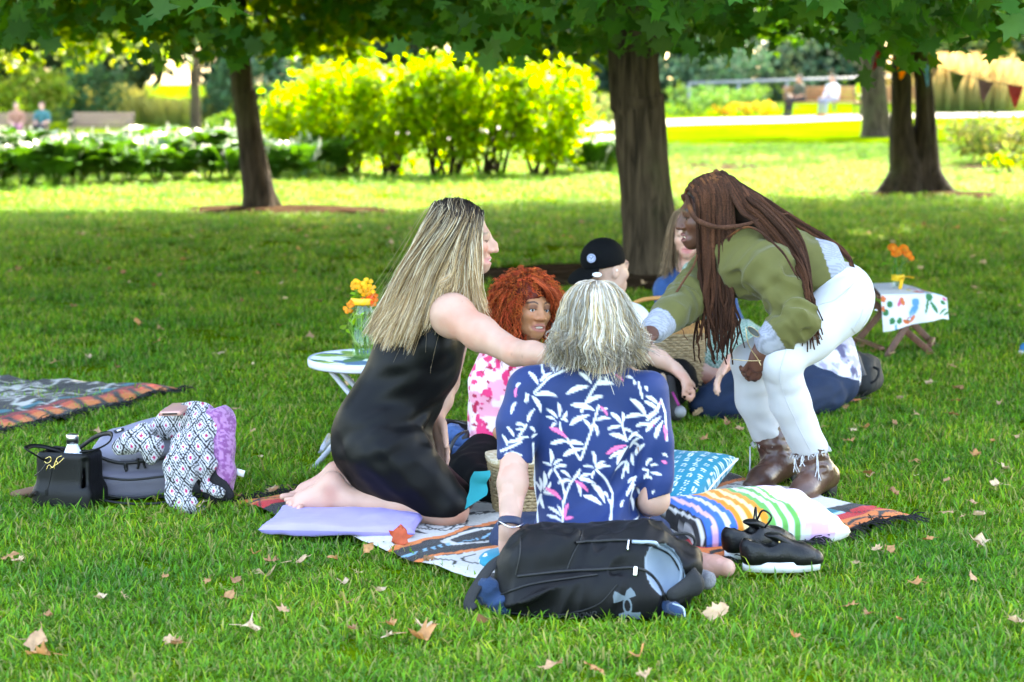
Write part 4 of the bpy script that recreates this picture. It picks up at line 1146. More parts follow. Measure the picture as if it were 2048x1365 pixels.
# ================================================================== kneeling woman in the black dress
def kneeling_woman():
    K_ = tag(empty("person", G(800, 1030)), "barefoot woman with long blonde hair and sleeveless black dress, kneeling on a lavender cushion", "person")
    s = 0.92
    hc = P(926, 474, 6.26); M = basis((1, -0.06, -0.03), (0.02, 0.04, 1))
    nb = P(893, 606, 6.27)
    pel, chest = P(756, 868, 6.32), P(838, 725, 6.30)
    SR, SL = P(905, 632, 6.13), P(915, 640, 6.42)
    ER, WR = P(1030, 706, 5.93), P(1118, 712, 5.76)
    EL, WL = P(893, 765, 6.5), P(872, 838, 6.40)
    HR, HL = P(762, 892, 6.22), P(762, 886, 6.42)
    KR, KL = P(897, 1018, 6.16), P(905, 1004, 6.36)
    AR, AL = P(697, 1000, 6.21), P(706, 978, 6.38)
    S = SDF()
    w = head_sdf(S, hc, M, s, smile=0.55, nose=1.15, ears=True, hook=0.8)
    S.cone(w(0, -0.03, -0.05), nb, 0.050, 0.055, 0.03)
    S.cone(nb, chest, 0.078, 0.095, 0.05); S.cone(chest, pel, 0.095, 0.11, 0.05)
    for sh in (SR, SL): S.cone(nb, sh, 0.055, 0.056, 0.04)
    S.ell(SR, (0.062, 0.060, 0.062), None, 0.04)
    S.chain([SR, SR * 0.55 + ER * 0.45 + np.array([0, 0, -0.004]), ER], [0.058, 0.051, 0.039], 0.03)
    S.chain([ER, ER * 0.6 + WR * 0.4, WR], [0.040, 0.038, 0.026], 0.015)
    hand_sdf(S, WR, P(1175, 712, 5.66) - WR, (0.1, 0.4, -1), 0.95, curl=(0.25, 0.3, 0.2), side=1)
    S.chain([SL, EL, EL * 0.5 + WL * 0.5, WL], [0.052, 0.040, 0.036, 0.026], 0.02)
    hand_sdf(S, WL, P(889, 915, 6.36) - WL, (-0.7, -0.7, 0), 0.98, curl=(0.12, 0.16, 0.12), side=-1, thumb=(0.35, 0.35))
    for h, k, a in ((HR, KR, AR), (HL, KL, AL)):
        S.chain([h, k], [0.085, 0.062], 0.04)
        S.chain([k, k * 0.55 + a * 0.45, a], [0.062, 0.055, 0.035], 0.02)
    # feet: soles up, toes pointing away from the knees
    for (heel, a, ball_, tips, sg) in ((P(664, 966, 6.21), AR, P(606, 1004, 6.22), [(571, 1000, 6.27, 7.5), (574, 1007, 6.24, 8), (580, 1011, 6.215, 8), (588, 1015, 6.19, 8.5), (597, 1019, 6.16, 9)], 1),
                                       (P(672, 946, 6.40), AL, P(612, 986, 6.42), [(566, 994, 6.36, 12), (572, 992, 6.39, 9), (580, 988, 6.42, 8), (588, 985, 6.45, 8), (596, 982, 6.47, 8)], -1)):
        S.chain([a, (a + ball_) / 2 + np.array([0, 0, 0.004]), ball_], [0.035, 0.034, 0.030], 0.02)
        S.cone(a, heel, 0.034, 0.033, 0.02)
        S.cone(heel, ball_, 0.030, 0.026, 0.03)
        for (u, v, y, r) in tips:
            t = P(u, v, y); mid = t * 0.45 + ball_ * 0.55 + np.array([0, (t[1] - ball_[1]) * 0.35, 0])
            S.cone(mid, t, 0.011, r * 0.001, 0.008)
    fine = [(hc, 0.13, 0.0036), (WL + np.array([0.02, 0, -0.09]), 0.09, 0.0045)]
    skin = np.array([0.46, 0.27, 0.20])
    def colr(V):
        C = head_color(V, hc, M, s, skin, (0.50, 0.20, 0.18), (0.22, 0.14, 0.09), (0.10, 0.06, 0.05), blush=(0.06, -0.06, -0.05))
        x = V[:, 0]
        m = sstep(P(660, 980, 6.2)[0], P(600, 980, 6.2)[0], x) * 0.5 + 0.6 * np.exp(-(np.linalg.norm(V - P(668, 970, 6.2), axis=1) / 0.03) ** 2) + 0.5 * np.exp(-(np.linalg.norm(V - P(676, 950, 6.4), axis=1) / 0.03) ** 2)
        C = mixc(C, (0.62, 0.33, 0.27), np.clip(m, 0, 0.8))
        C = C * (1 - 0.25 * (vnoise(V, 140, 7) > 0.93))[:, None]
        return C
    S.build("body", M_skin, K_, 0.0085, fine, colr)
    V, F = ball(w(0, 0.080, -0.0765), (0.018 * s, 0.010 * s, 0.005 * s)); MB().add(V, F).build("teeth", M_teeth, K_)
    eye_parts(K_, w, s, M, (0, 1, -0.1), 0.001)
    # dress
    D = SDF()
    up_back = P(835, 655, 6.30)
    D.cone(P(856, 672, 6.30), P(830, 730, 6.30), 0.120, 0.126, 0.06)
    D.cone(P(828, 730, 6.30), P(788, 810, 6.31), 0.128, 0.120, 0.06)
    D.cone(P(788, 810, 6.31), P(763, 872, 6.32), 0.120, 0.135, 0.07)
    D.ell(P(759, 874, 6.32), (0.134, 0.175, 0.125), None, 0.05)
    D.ell(P(746, 868, 6.24), (0.098, 0.090, 0.108), None, 0.10)
    for k in (KR, KL):
        D.cone(P(775, 900, k[1] + 0.02), k + np.array([-0.012, 0, 0.016]), 0.112, 0.076, 0.06)
    D.cone(P(764, 900, 6.30), P(803, 1000, 6.28), 0.128, 0.096, 0.06)
    D.cone(P(785, 930, 6.25), P(872, 1010, 6.25), 0.115, 0.095, 0.06)
    # strap over the near shoulder, under the hair
    D.chain([P(868, 690, 6.20), P(866, 625, 6.20), P(884, 596, 6.25)], [0.06, 0.036, 0.020], 0.04)
    D.ell(P(918, 618, 6.06), (0.072, 0.12, 0.084), None, 0.006, 's')
    D.disp(wrinkle((0.9, 0.1, 0.28), 13, 0.014, 3, 0.10, False), 0.04)
    D.disp(mask_disp(wrinkle((0.85, 0.1, 0.40), 30, 0.032, 5, 0.05, False), P(850, 830, 6.12), 0.16), 0.03)
    D.disp(mask_disp(wrinkle((0.9, 0.1, 0.15), 26, 0.020, 15, 0.03, False), P(820, 850, 6.12), 0.20), 0.03)
    D.disp(mask_disp(wrinkle((0.62, 0.0, -0.75), 24, 0.018, 9, 0.03, False), P(800, 950, 6.1), 0.15), 0.03)
    D.cut(P(818, 1036, 6.2), (-0.07, -0.30, -1.0))
    M_dress = mat("black_crepe", (0.0022, 0.0022, 0.0026), 0.5, sheen=0.0, spec=0.16, var=0.15, bump=0.06, bscale=500)
    D.build("dress", M_dress, K_, 0.008, (), None, 1)
    # hair: dark roots, long blonde ends, falling over the back and the near shoulder
    rg = np.random.default_rng(21)
    H = SDF()
    def wl(x, y, z): return w(x, y, z)
    H.ell(wl(0, -0.028, 0.030), np.array([0.083, 0.098, 0.094]) * s, M, 0.0)
    for (a, b, ra, rb) in [((905, 450, 6.26), (868, 530, 6.26), 0.075, 0.065), ((868, 530, 6.26), (820, 620, 6.25), 0.065, 0.050), ((820, 620, 6.25), (785, 665, 6.23), 0.045, 0.026),
                           ((935, 490, 6.22), (935, 560, 6.21), 0.045, 0.04), ((935, 560, 6.21), (952, 610, 6.2), 0.036, 0.016)]:
        H.cone(P(*a), P(*b), ra, rb, 0.03)
    H.cut(wl(0, 0.040, 0.0), M @ np.array([0, 1.0, -0.30]))
    H.disp(lambda p: (vnoise(p * np.array([1.0, 1.0, 0.25]), 60, 3) - 0.5) * 0.005, 0.03)
    def hc_(V):
        t = np.clip((P(0, 450, 6.3)[2] - V[:, 2]) / 0.22, 0, 1)
        return mixc((0.045, 0.032, 0.026), (0.30, 0.21, 0.13), sstep(0.0, 0.8, t))
    hm = H.build("hair", M_hair, K_, 0.009, (), hc_)
    def cap(th, y):
        ry = math.sqrt(max(0.02, 1 - ((y + 0.028) / 0.103) ** 2))
        return w(0.088 * ry * math.sin(th), y, 0.030 + 0.099 * ry * math.cos(th))
    tails = [(0.058, 1.25, [(947, 500, 6.18), (946, 560, 6.18), (962, 622, 6.18)]), (0.046, 1.3, [(938, 520, 6.17), (940, 585, 6.17), (958, 655, 6.17)]),
             (0.036, 1.35, [(924, 525, 6.16), (914, 565, 6.155), (906, 592, 6.13)]), (0.018, 1.35, [(900, 530, 6.16), (880, 585, 6.15), (866, 625, 6.15)]),
             (0.0, 1.35, [(875, 530, 6.17), (845, 610, 6.16), (815, 688, 6.16)]), (-0.025, 1.3, [(850, 525, 6.18), (815, 610, 6.17), (778, 690, 6.18)]),
             (-0.055, 1.2, [(828, 535, 6.20), (788, 615, 6.2), (755, 678, 6.21)]), (-0.085, 0.9, [(813, 545, 6.23), (772, 625, 6.23), (742, 668, 6.24)]),
             (-0.105, 0.3, [(810, 552, 6.29), (773, 632, 6.28), (746, 668, 6.28)])]
    gd = [[cap(-0.9, y), cap(0.1, y), cap(0.62 * th, y), cap(th, y)] + [P(*q) for q in tl] for (y, th, tl) in tails]
    paths, t = guide_paths(gd, 8800, rg, 12, jit=0.006, tip=0.014, wave=0.018, wfreq=2.2)
    n = len(paths); u = np.linspace(0, 1, 12)[None, :, None]
    root = np.array([0.022, 0.015, 0.012]); bl = np.array([0.54, 0.36, 0.18]); bl2 = np.array([0.24, 0.135, 0.055]); wh = np.array([0.70, 0.58, 0.41])
    pick = rg.random((n, 1, 1)); tip = np.where(pick < 0.42, bl, np.where(pick < 0.68, bl2, wh))
    st = rg.uniform(0.32, 0.60, (n, 1, 1)); mixf = np.clip((u - st) / 0.30, 0, 1)
    early = rg.random((n, 1, 1)) < 0.10; mixf = np.where(early, np.clip((u - 0.20) / 0.2, 0, 1), mixf)
    C = (root * rg.uniform(0.7, 1.6, (n, 1, 1))) * (1 - mixf) + tip * rg.uniform(0.75, 1.15, (n, 1, 1)) * mixf
    V, F, C = strands(paths, rg.uniform(0.0005, 0.0013, n), C, 2)
    mesh("hair_strands", V, F, M_hair, hm, True, C)
    # fly-aways
    paths, t = guide_paths(gd[4:], 45, rg, 18, jit=0.016, tip=0.05, wave=0.012, wfreq=1.2)
    V, F, C = strands(paths, 0.0006, np.tile(np.array([0.45, 0.34, 0.22]), (45, 18, 1)))
    mesh("loose_hairs", V, F, M_hair, hm, True, C)
    return K_
kneeling_woman()
# ================================================================== grey haired woman seen from behind, bamboo print shirt
BAMBOO_LEAVES = """585,95 690,98;690,40 700,100;715,60 780,150;790,140 860,75;860,70 890,60;605,145 670,230;680,205 760,150;650,290 800,300;630,300 690,415;585,280 590,350;
520,240 550,215;485,420 520,340;595,470 645,385;940,140 1030,215;860,280 1010,230;1050,215 1180,215;1110,170 1135,200;985,340 1110,295;890,355 1050,390;960,405 1000,330;880,490 1010,420;975,450 1030,530;1040,470 1070,565;1060,450 1155,445;1085,385 1140,380;
805,345 810,440;725,390 800,450;865,395 820,460;722,442 790,465;755,515 800,475;835,450 870,470;750,630 870,600;860,610 975,615;835,705 970,645;
515,480 590,500;455,500 505,570;610,500 650,545;520,520 580,520;425,560 460,630;460,610 555,595;515,590 605,570;620,580 660,560;440,690 560,690;
1290,315 1400,440;1255,445 1390,435;1155,405 1235,490;1240,405 1235,490;1135,515 1235,500;1240,520 1310,550;1390,295 1480,360;1385,335 1480,400;1330,505 1440,490;1400,540 1500,440;1460,585 1515,470;1480,400 1500,330;1400,470 1480,410;
1150,545 1280,610;1280,600 1350,540;1150,710 1260,670;1200,760 1280,640;1290,660 1360,580;1320,780 1310,690;1330,720 1390,620;1190,800 1270,745;1280,830 1290,750;1310,560 1380,590;1300,620 1370,660;
750,660 755,770;770,770 835,725;700,765 760,775;740,860 770,790;780,785 870,768;1035,660 1050,765;1055,765 1120,728;970,765 1045,772;1060,772 1155,765;1030,845 1050,785;
820,800 890,850;945,795 920,850;800,890 900,865;930,880 955,970;940,850 1055,880;950,840 1030,815;1030,880 1120,1010;975,965 1100,1025;
680,870 690,960;710,825 705,950;650,905 690,970;755,890 710,960;700,970 800,975;710,1080 690,985;740,1060 825,1110;730,1115 830,1140;800,1040 830,1110;
1370,790 1420,810;1400,770 1430,710;1420,740 1440,715;1430,770 1480,760;1430,820 1505,830;1420,840 1440,860;1510,690 1545,710;1390,860 1415,820;
1110,935 1145,990;1140,990 1170,1040;1280,890 1330,850;1270,970 1320,900;1300,990 1320,1085;1230,1040 1250,990;1390,1120 1440,1060;1440,955 1460,935;1340,930 1360,980;1380,1000 1420,1040;
1250,1125 1280,1180;1280,1180 1365,1135;910,1190 980,1215;985,1210 1135,1190;1000,1200 1100,1160;1240,1170 1255,1195;1260,170 1310,185;1310,190 1320,230;1390,230 1400,265"""
BAMBOO_PINK = "1185,155 1240,195;745,515 865,580;1085,365 1135,425;1130,680 1265,635;720,935 830,1005;920,870 1010,940;850,1120 875,1020;850,1125 910,1105;1520,500 1530,600;1505,740 1545,760;515,310 525,240;1440,500 1455,495;1490,355 1500,345"
BAMBOO_STEMS = "880,115 740,180 640,280;690,100 705,160;1090,170 1030,260 955,400;1075,360 1030,510 955,720;815,480 822,540;865,585 900,640 950,720;780,800 830,880 850,970;950,790 880,900 840,1020 830,1230;1060,785 1130,860 1175,960 1150,1160;640,790 650,1000 675,1230;690,985 655,1100;1235,490 1265,600;1400,440 1480,390;1345,210 1370,310;600,290 580,330;1270,750 1240,860;415,670 555,600;590,490 540,560;1415,800 1410,850;1500,330 1530,420 1540,600;1330,850 1270,960;1320,900 1300,1000;635,620 640,760"
def _zp(t):                                     # detail-view pixels -> photo pixels
    return (880 + t[0] * 560 / 1911.0, 700 + t[1] * 400 / 1365.0)
def parse(sx):
    return [np.array([_zp(tuple(map(float, q.split(',')))) for q in seg.split()]) for seg in sx.replace("\n", "").split(';') if seg.strip()]

def grey_woman():
    K_ = tag(empty("person", G(1190, 1150)), "grey haired woman seen from behind in a navy shirt with white bamboo print", "person")
    s = 0.95; Y0 = 5.66
    hc = P(1190, 641, 5.68); M = basis((0.12, 1, -0.05))
    nb = P(1190, 735, 5.69)
    SL, SR = P(1058, 782, 5.68), P(1292, 786, 5.68)
    EL, WL = P(1030, 905, 5.64), P(1018, 1062, 5.52)
    ER, WR = P(1308, 1000, 5.66), P(1262, 1015, 5.86)
    pel = P(1190, 1070, 5.68)
    S = SDF()
    w = head_sdf(S, hc, M, s, smile=0.3)
    S.cone(w(0, -0.02, -0.06), nb, 0.052, 0.058, 0.03)
    S.cone(nb, P(1180, 900, 5.73), 0.07, 0.08, 0.05); S.cone(P(1180, 900, 5.73), pel, 0.08, 0.09, 0.05)
    S.chain([nb, SL], [0.05, 0.05], 0.03); S.chain([nb, SR], [0.05, 0.05], 0.03)
    S.chain([SL, EL, EL * 0.6 + WL * 0.4, WL], [0.048, 0.041, 0.042, 0.027], 0.02)
    hand_sdf(S, WL, (0.15, 0.05, -1), (0.2, -1, 0), 0.98, curl=(0.3, 0.5, 0.3), side=-1)
    S.chain([SR, ER, ER * 0.5 + WR * 0.5, WR], [0.048, 0.043, 0.042, 0.028], 0.02)
    hand_sdf(S, WR, (-0.5, 0.7, -0.2), (0, 0, -1), 0.95, side=1)
    skin = np.array([0.43, 0.26, 0.20])
    def colr(V):
        C = head_color(V, hc, M, s, skin, (0.5, 0.22, 0.2), (0.3, 0.25, 0.2))
        return mixc(C, (0.64, 0.34, 0.28), 0.35 * (vnoise(V, 25, 4) > 0.6))
    # the bare right foot tucked out behind her
    f0, f1 = P(1395, 1132, 5.60), P(1452, 1136, 5.52)
    S.chain([P(1345, 1130, 5.68), f0, f0 * 0.4 + f1 * 0.6, f1], [0.045, 0.034, 0.032, 0.027], 0.02)
    S.cone(P(1400, 1118, 5.62), P(1428, 1126, 5.58), 0.02, 0.018, 0.012)
    S.build("body", M_skin, K_, 0.0085, [(WL + np.array([0, 0, -0.1]), 0.08, 0.005)], colr)
    # shirt
    D = SDF()
    D.ell(P(1182, 835, 5.71), (0.178, 0.115, 0.150), None, 0.0)
    D.ell(P(1176, 960, 5.71), (0.162, 0.112, 0.170), None, 0.08)
    D.ell(P(1190, 1080, 5.69), (0.190, 0.145, 0.120), None, 0.07)
    D.chain([P(1185, 760, 5.70), SL + np.array([0.012, 0, 0.004])], [0.075, 0.060], 0.05); D.chain([P(1190, 760, 5.70), SR + np.array([-0.008, 0, 0.002])], [0.075, 0.060], 0.05)
    D.cone(nb + np.array([0, 0.01, -0.02]), nb + np.array([0, 0.0, 0.02]), 0.075, 0.060, 0.04)
    slL = P(1030, 912, 5.64)
    D.chain([SL, P(1038, 850, 5.66), slL], [0.062, 0.060, 0.052], 0.025)
    D.chain([SR, P(1306, 880, 5.67), P(1311, 960, 5.66), P(1311, 985, 5.66)], [0.062, 0.058, 0.051, 0.049], 0.02)
    D.disp(mask_disp(wrinkle((0.45, 0.2, 0.85), 30, 0.036, 3, 0.08, False), P(1270, 960, 5.6), 0.14), 0.03)
    D.disp(mask_disp(wrinkle((0.8, 0.1, 0.5), 30, 0.028, 6, 0.08, False), P(1215, 1040, 5.58), 0.13), 0.03)
    D.disp(wrinkle((0.3, 0.1, 1.0), 14, 0.013, 8, 0.25, False), 0.03)
    D.cut(P(1030, 903, 5.6), (-0.30, -0.10, -1.0)) if False else None
    leafs, pinks, stems = parse(BAMBOO_LEAVES), parse(BAMBOO_PINK), parse(BAMBOO_STEMS)
    navy = np.array([0.009, 0.026, 0.115]); white = np.array([0.66, 0.66, 0.70]); pink = np.array([0.80, 0.16, 0.36])
    def px(V):                                   # shirt print: laid flat over the back, in units of the print
        x = V[:, 0] / Y0 * FPX; z = V[:, 2]
        d = ray(1180, 900); sc = Y0 / d[1]
        u = V[:, 0] / sc * FPX + 1024
        # exact vertical mapping for a plane at Y0
        q = (z - CAM_H) / Y0; b = (q * cp + sp) / (cp - q * sp)
        return u, 682.5 - b * FPX
    def colp(V):
        u, v = px(V); C = np.tile(navy, (len(V), 1)) * (0.9 + 0.2 * vnoise(V, 20, 3))[:, None]
        def leafmask(seg, wf=0.105, wmin=2.2):
            a, b = seg[0], seg[-1]; ab = b - a; L_ = math.hypot(*ab) + 1e-6
            t = ((u - a[0]) * ab[0] + (v - a[1]) * ab[1]) / L_ ** 2; h = ((u - a[0]) * -ab[1] + (v - a[1]) * ab[0]) / L_
            tc = np.clip(t, 0, 1); wd = max(L_ * wf, wmin) * np.sin(math.pi * tc ** 0.8) ** 0.8
            return sstep(1.2, -0.6, np.abs(h + L_ * 0.08 * np.sin(math.pi * tc)) - wd) * (t > -0.02) * (t < 1.02)
        for sg in stems:
            for k in range(len(sg) - 1):
                a, b = sg[k], sg[k + 1]; ab = b - a; L_ = math.hypot(*ab)
                t = np.clip(((u - a[0]) * ab[0] + (v - a[1]) * ab[1]) / L_ ** 2, 0, 1)
                d = np.hypot(u - a[0] - t * ab[0], v - a[1] - t * ab[1])
                C = mixc(C, white, sstep(2.9, 1.3, d))
        for sg in leafs: C = mixc(C, white, leafmask(sg))
        for sg in pinks: C = mixc(C, pink, leafmask(sg))
        return C
    M_shirt = cloth("bamboo_print_jersey", rough=0.6, sheen=0.1, bump=0.06, bscale=700)
    # sleeve hem on the left arm and the hem under the bag: cut the arm sleeve only
    D.ell(P(1022, 962, 5.62), (0.085, 0.09, 0.066), None, 0.0, 's')
    D.ell(P(1335, 1037, 5.62), (0.085, 0.12, 0.070), None, 0.0, 's')
    D.build("shirt", M_shirt, K_, 0.0046, (), colp, 0)
    # jeans: cross legged, knees out to the sides
    J = SDF()
    J.ell(P(1190, 1095, 5.70), (0.185, 0.15, 0.10), None, 0.0)
    for kn, an in ((P(1035, 1083, 5.86), np.array([0.22, 6.02, 0.07])), (P(1290, 1075, 5.98), P(1352, 1128, 5.68))):
        J.chain([P(1190, 1090, 5.74), kn, an], [0.11, 0.072, 0.052], 0.04)
    J.disp(wrinkle((0.7, 0.6, 0.1), 26, 0.012, 2), 0.03)
    J.build("jeans", mat("navy_denim", (0.018, 0.030, 0.075), 0.85, bump=0.3, bscale=300, var=0.2), K_, 0.011, ())
    # watch with a silver bracelet
    a_ = WL + np.array([0.004, 0.004, 0.022])
    Wt = MB()
    ax = (EL - WL) / np.linalg.norm(EL - WL); Bm = basis(ax, (0.1, -1, 0.1))
    th = np.linspace(0, 2 * math.pi, 25)
    Wt.lathe([(0.029, -0.011), (0.034, -0.011), (0.0355, -0.008), (0.0355, 0.008), (0.034, 0.011), (0.029, 0.011)], 32, a_, None, np.stack([Bm[:, 0], -Bm[:, 2], Bm[:, 1]], 1))
    wt = Wt.build("wristwatch", mat("navy_strap", (0.012, 0.018, 0.05), 0.5), K_)
    MB().tube(np.array([a_ + Bm @ np.array([0.036 * math.cos(t), -0.012 + 0.012 * math.cos(2 * t), 0.036 * math.sin(t)]) for t in th]), 0.0022, 6, False).build("bracelet", mat("silver_metal", (0.75, 0.75, 0.78), 0.2, 1.0, var=0.0), wt)
    # hair: wavy silver and straw-blonde bob, darker underneath
    rg = np.random.default_rng(33)
    H = SDF()
    H.ell(w(0, -0.03, 0.026), np.array([0.088, 0.098, 0.096]) * s, M, 0.0)
    H.ell(w(0, -0.035, -0.055), np.array([0.090, 0.088, 0.085]) * s, M, 0.04)
    H.cut(w(0, 0.02, 0.0), M @ np.array([0, 1.0, -0.1])); H.cut(w(0, 0, -0.125), (0, 0, -1))
    H.disp(lambda p: (vnoise(p * np.array([1, 1, 0.3]), 50, 5) - 0.5) * 0.014, 0.03)
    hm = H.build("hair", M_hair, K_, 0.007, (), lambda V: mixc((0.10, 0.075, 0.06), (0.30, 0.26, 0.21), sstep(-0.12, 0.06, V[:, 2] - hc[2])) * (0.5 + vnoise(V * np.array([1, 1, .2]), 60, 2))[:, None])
    gd = []
    for k in range(15):
        ph = -2.05 + 4.1 * k / 14                # angle from straight back, across to both temples
        sx, cy = math.sin(ph), -math.cos(ph)
        ln = -0.122 + 0.018 * math.cos(k * 2.1)
        gd.append([w(0.004 + sx * 0.012, -0.020 + cy * 0.012, 0.119), w(sx * 0.060, -0.026 + cy * 0.068, 0.099), w(sx * 0.090, -0.022 + cy * 0.100, 0.035), w(sx * 0.096, -0.022 + cy * 0.104, -0.035),
                   w(sx * 0.106, -0.018 + cy * 0.112, -0.075), w(sx * 0.098, -0.016 + cy * 0.104, ln)])
    m = 13
    paths, t = guide_paths(gd, 8500, rg, m, jit=0.007, tip=0.018, wave=0.024, wfreq=2.4)
    n = len(paths); u = np.linspace(0, 1, m)[None, :, None]
    sil, straw, dk = np.array([0.62, 0.56, 0.48]), np.array([0.50, 0.36, 0.19]), np.array([0.09, 0.065, 0.05])
    pk = rg.random((n, 1, 1)); base = np.where(pk < 0.5, sil, np.where(pk < 0.82, straw, np.array([0.42, 0.36, 0.30])))
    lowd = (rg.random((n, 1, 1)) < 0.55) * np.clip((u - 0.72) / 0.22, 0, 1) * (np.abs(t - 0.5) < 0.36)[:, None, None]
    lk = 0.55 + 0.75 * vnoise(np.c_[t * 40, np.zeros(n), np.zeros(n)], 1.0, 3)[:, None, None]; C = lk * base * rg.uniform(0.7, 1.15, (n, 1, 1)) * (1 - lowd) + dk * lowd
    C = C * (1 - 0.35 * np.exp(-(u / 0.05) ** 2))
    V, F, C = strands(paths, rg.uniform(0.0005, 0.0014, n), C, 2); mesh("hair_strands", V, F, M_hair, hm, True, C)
    paths, t = guide_paths(gd, 36, rg, m, jit=0.010, tip=0.03, wave=0.02, wfreq=1.5)
    V, F, C = strands(paths, 0.0006, np.tile(np.array([0.6, 0.55, 0.48]), (36, m, 1))); mesh("loose_hairs", V, F, M_hair, hm, True, C)
grey_woman()
# ================================================================== red haired woman in the pink flowered blouse
def red_woman():
    K_ = tag(empty("person", G(1010, 935)), "smiling woman with big curly red hair, pink flowered blouse and hoop earrings", "person")
    s = 0.91
    hc = P(1057, 613, 6.92); M = basis((0.50, -0.85, 0.05), (0.10, 0.02, 1))
    nb = P(1050, 735, 6.98)
    S = SDF()
    w = head_sdf(S, hc, M, s, smile=0.75, nose=0.55, wide_nose=1.0, lips=0.85, ears=True, lid=0.1)
    S.cone(w(0, -0.025, -0.05), nb, 0.050, 0.055, 0.03)
    S.cone(nb, P(1020, 860, 7.0), 0.08, 0.09, 0.04)
    skin = np.array([0.42, 0.19, 0.09])
    fine = [(hc, 0.125, 0.0032)]
    SLf = P(985, 770, 6.95); ELf = P(985, 855, 6.90); WLf = P(1060, 905, 6.7)
    S.chain([SLf, ELf, WLf], [0.045, 0.040, 0.027], 0.02); hand_sdf(S, WLf, (1, -0.2, -0.1), (0, 0, -1), 0.9, side=1)
    def colr(V):
        return head_color(V, hc, M, s, skin, (0.36, 0.12, 0.09), (0.035, 0.016, 0.010), (0.012, 0.006, 0.005), blush=(0.07, 0.015, 0.0), lid=(0.20, 0.085, 0.055))
    S.build("body", M_skin, K_, 0.009, fine, colr)
    V, F = ball(w(0, 0.0795, -0.0765), (0.0255 * s, 0.0115 * s, 0.0065 * s)); V = V @ np.eye(3)
    V = (V - w(0, 0.0795, -0.0765)) @ M.T + w(0, 0.0795, -0.0765); MB().add(V, F).build("teeth", M_teeth, K_)
    eye_parts(K_, w, s, M, (0.15, 1, -0.12), 0.001, 0.003)
    for q in (-1, 1):
        c = w(q * 0.080, -0.004, -0.076); r = 0.030
        th = np.linspace(0, 2 * math.pi, 40); sd_ = M[:, 1] * 0.75 + M[:, 0] * 0.66 * q
        MB().tube(np.array([c + r * (sd_ * math.cos(t) + np.array([0, 0, 1]) * math.sin(t) * 1.08) for t in th]), 0.0016, 6, False).build("hoop_earring", mat("silver_metal", (0.75, 0.75, 0.78), 0.2, 1.0, var=0.0), K_)
    # blouse
    D = SDF()
    D.cone(P(1022, 745, 6.98), P(1015, 815, 6.98), 0.125, 0.125, 0.05); D.cone(P(1015, 815, 6.98), P(1008, 880, 6.98), 0.125, 0.125, 0.05)
    D.chain([P(1020, 742, 6.95), SLf, P(985, 880, 6.9)], [0.07, 0.066, 0.074], 0.04)
    D.cone(P(1080, 745, 7.0), P(1105, 790, 7.0), 0.06, 0.055, 0.04)
    D.disp(wrinkle((0.1, 0.1, 1), 18, 0.016, 3, 0.3), 0.03)
    D.cut(P(1000, 905, 6.9), (0.15, -0.2, -1))
    def colp(V):
        n = len(V); C = np.tile(np.array([0.80, 0.62, 0.67]), (n, 1))
        q = V.copy(); q[:, 1] *= 0.5
        a = fbm(q, 24, 5, 2); b = fbm(q, 34, 12, 2); c = fbm(q, 40, 30, 2)
        C = mixc(C, (0.80, 0.30, 0.42), sstep(0.56, 0.60, a) * 0.9)
        C = mixc(C, (0.72, 0.035, 0.16), sstep(0.60, 0.63, b))
        C = mixc(C, (0.42, 0.01, 0.06), sstep(0.68, 0.70, c))
        return C
    D.build("blouse", cloth("pink_flower_chiffon", rough=0.7, bump=0.1), K_, 0.0055, (), colp)
    # black leggings: one leg folded towards the kneeling woman
    J = SDF()
    J.ell(P(1020, 905, 7.02), (0.17, 0.14, 0.10), None, 0.0)
    J.chain([P(1000, 900, 6.98), P(925, 960, 6.62), P(1010, 985, 6.42)], [0.105, 0.080, 0.05], 0.04)
    J.chain([P(1050, 905, 7.0), P(1130, 900, 6.7), P(1060, 940, 6.5)], [0.10, 0.075, 0.05], 0.04)
    J.disp(wrinkle((0.5, 0.5, 0.2), 24, 0.010, 2), 0.03)
    J.build("leggings", mat("black_jersey", (0.0025, 0.0025, 0.003), 0.8, spec=0.15, bump=0.1, bscale=400), K_, 0.008)
    # curly hair
    rg = np.random.default_rng(44)
    vc = hc + np.array([-0.012, 0.03, -0.002])
    H = SDF()
    H.ell(w(0, -0.022, 0.030), (0.084, 0.096, 0.086), M, 0.0)
    H.ell(vc + np.array([-0.030, 0.0, -0.065]), (0.100, 0.085, 0.075), None, 0.05)
    H.ell(vc + np.array([0.080, 0.01, -0.05]), (0.040, 0.05, 0.07), None, 0.03)
    face = w(0.002, 0.115, -0.055); H.ell(face, np.array([0.074, 0.100, 0.090]) * s, M, 0.008, 's')
    H.ell(w(0, 0.15, -0.15), np.array([0.06, 0.10, 0.06]) * s, M, 0.01, 's')
    H.disp(lambda p: (vnoise(p, 55, 5) - 0.5) * 0.012 + (vnoise(p, 120, 6) - 0.5) * 0.008, 0.04)
    hm = H.build("hair", M_hair, K_, 0.008, (), lambda V: np.array([0.12, 0.016, 0.006]) * (0.45 + 1.0 * vnoise(V, 45, 3))[:, None])
    n, m = 2700, 13
    d = rg.normal(size=(n * 3, 3)); d /= np.linalg.norm(d, axis=1, keepdims=True)
    fd = M @ np.array([0.0, 1.0, -0.20]); fd /= np.linalg.norm(fd)
    ca = d @ fd; d = d[(ca < 0.93) & (d[:, 2] > -0.75)][:n]; n = len(d)
    u = np.linspace(0, 1, m)[None, :, None]
    root = vc + np.array([0, 0, 0.012]) + d[:, None, :] * np.array([0.082, 0.085, 0.088])
    out = d[:, None, :] * np.array([0.074, 0.060, 0.050]) * np.sqrt(u) * rg.uniform(0.75, 1.12, (n, 1, 1))
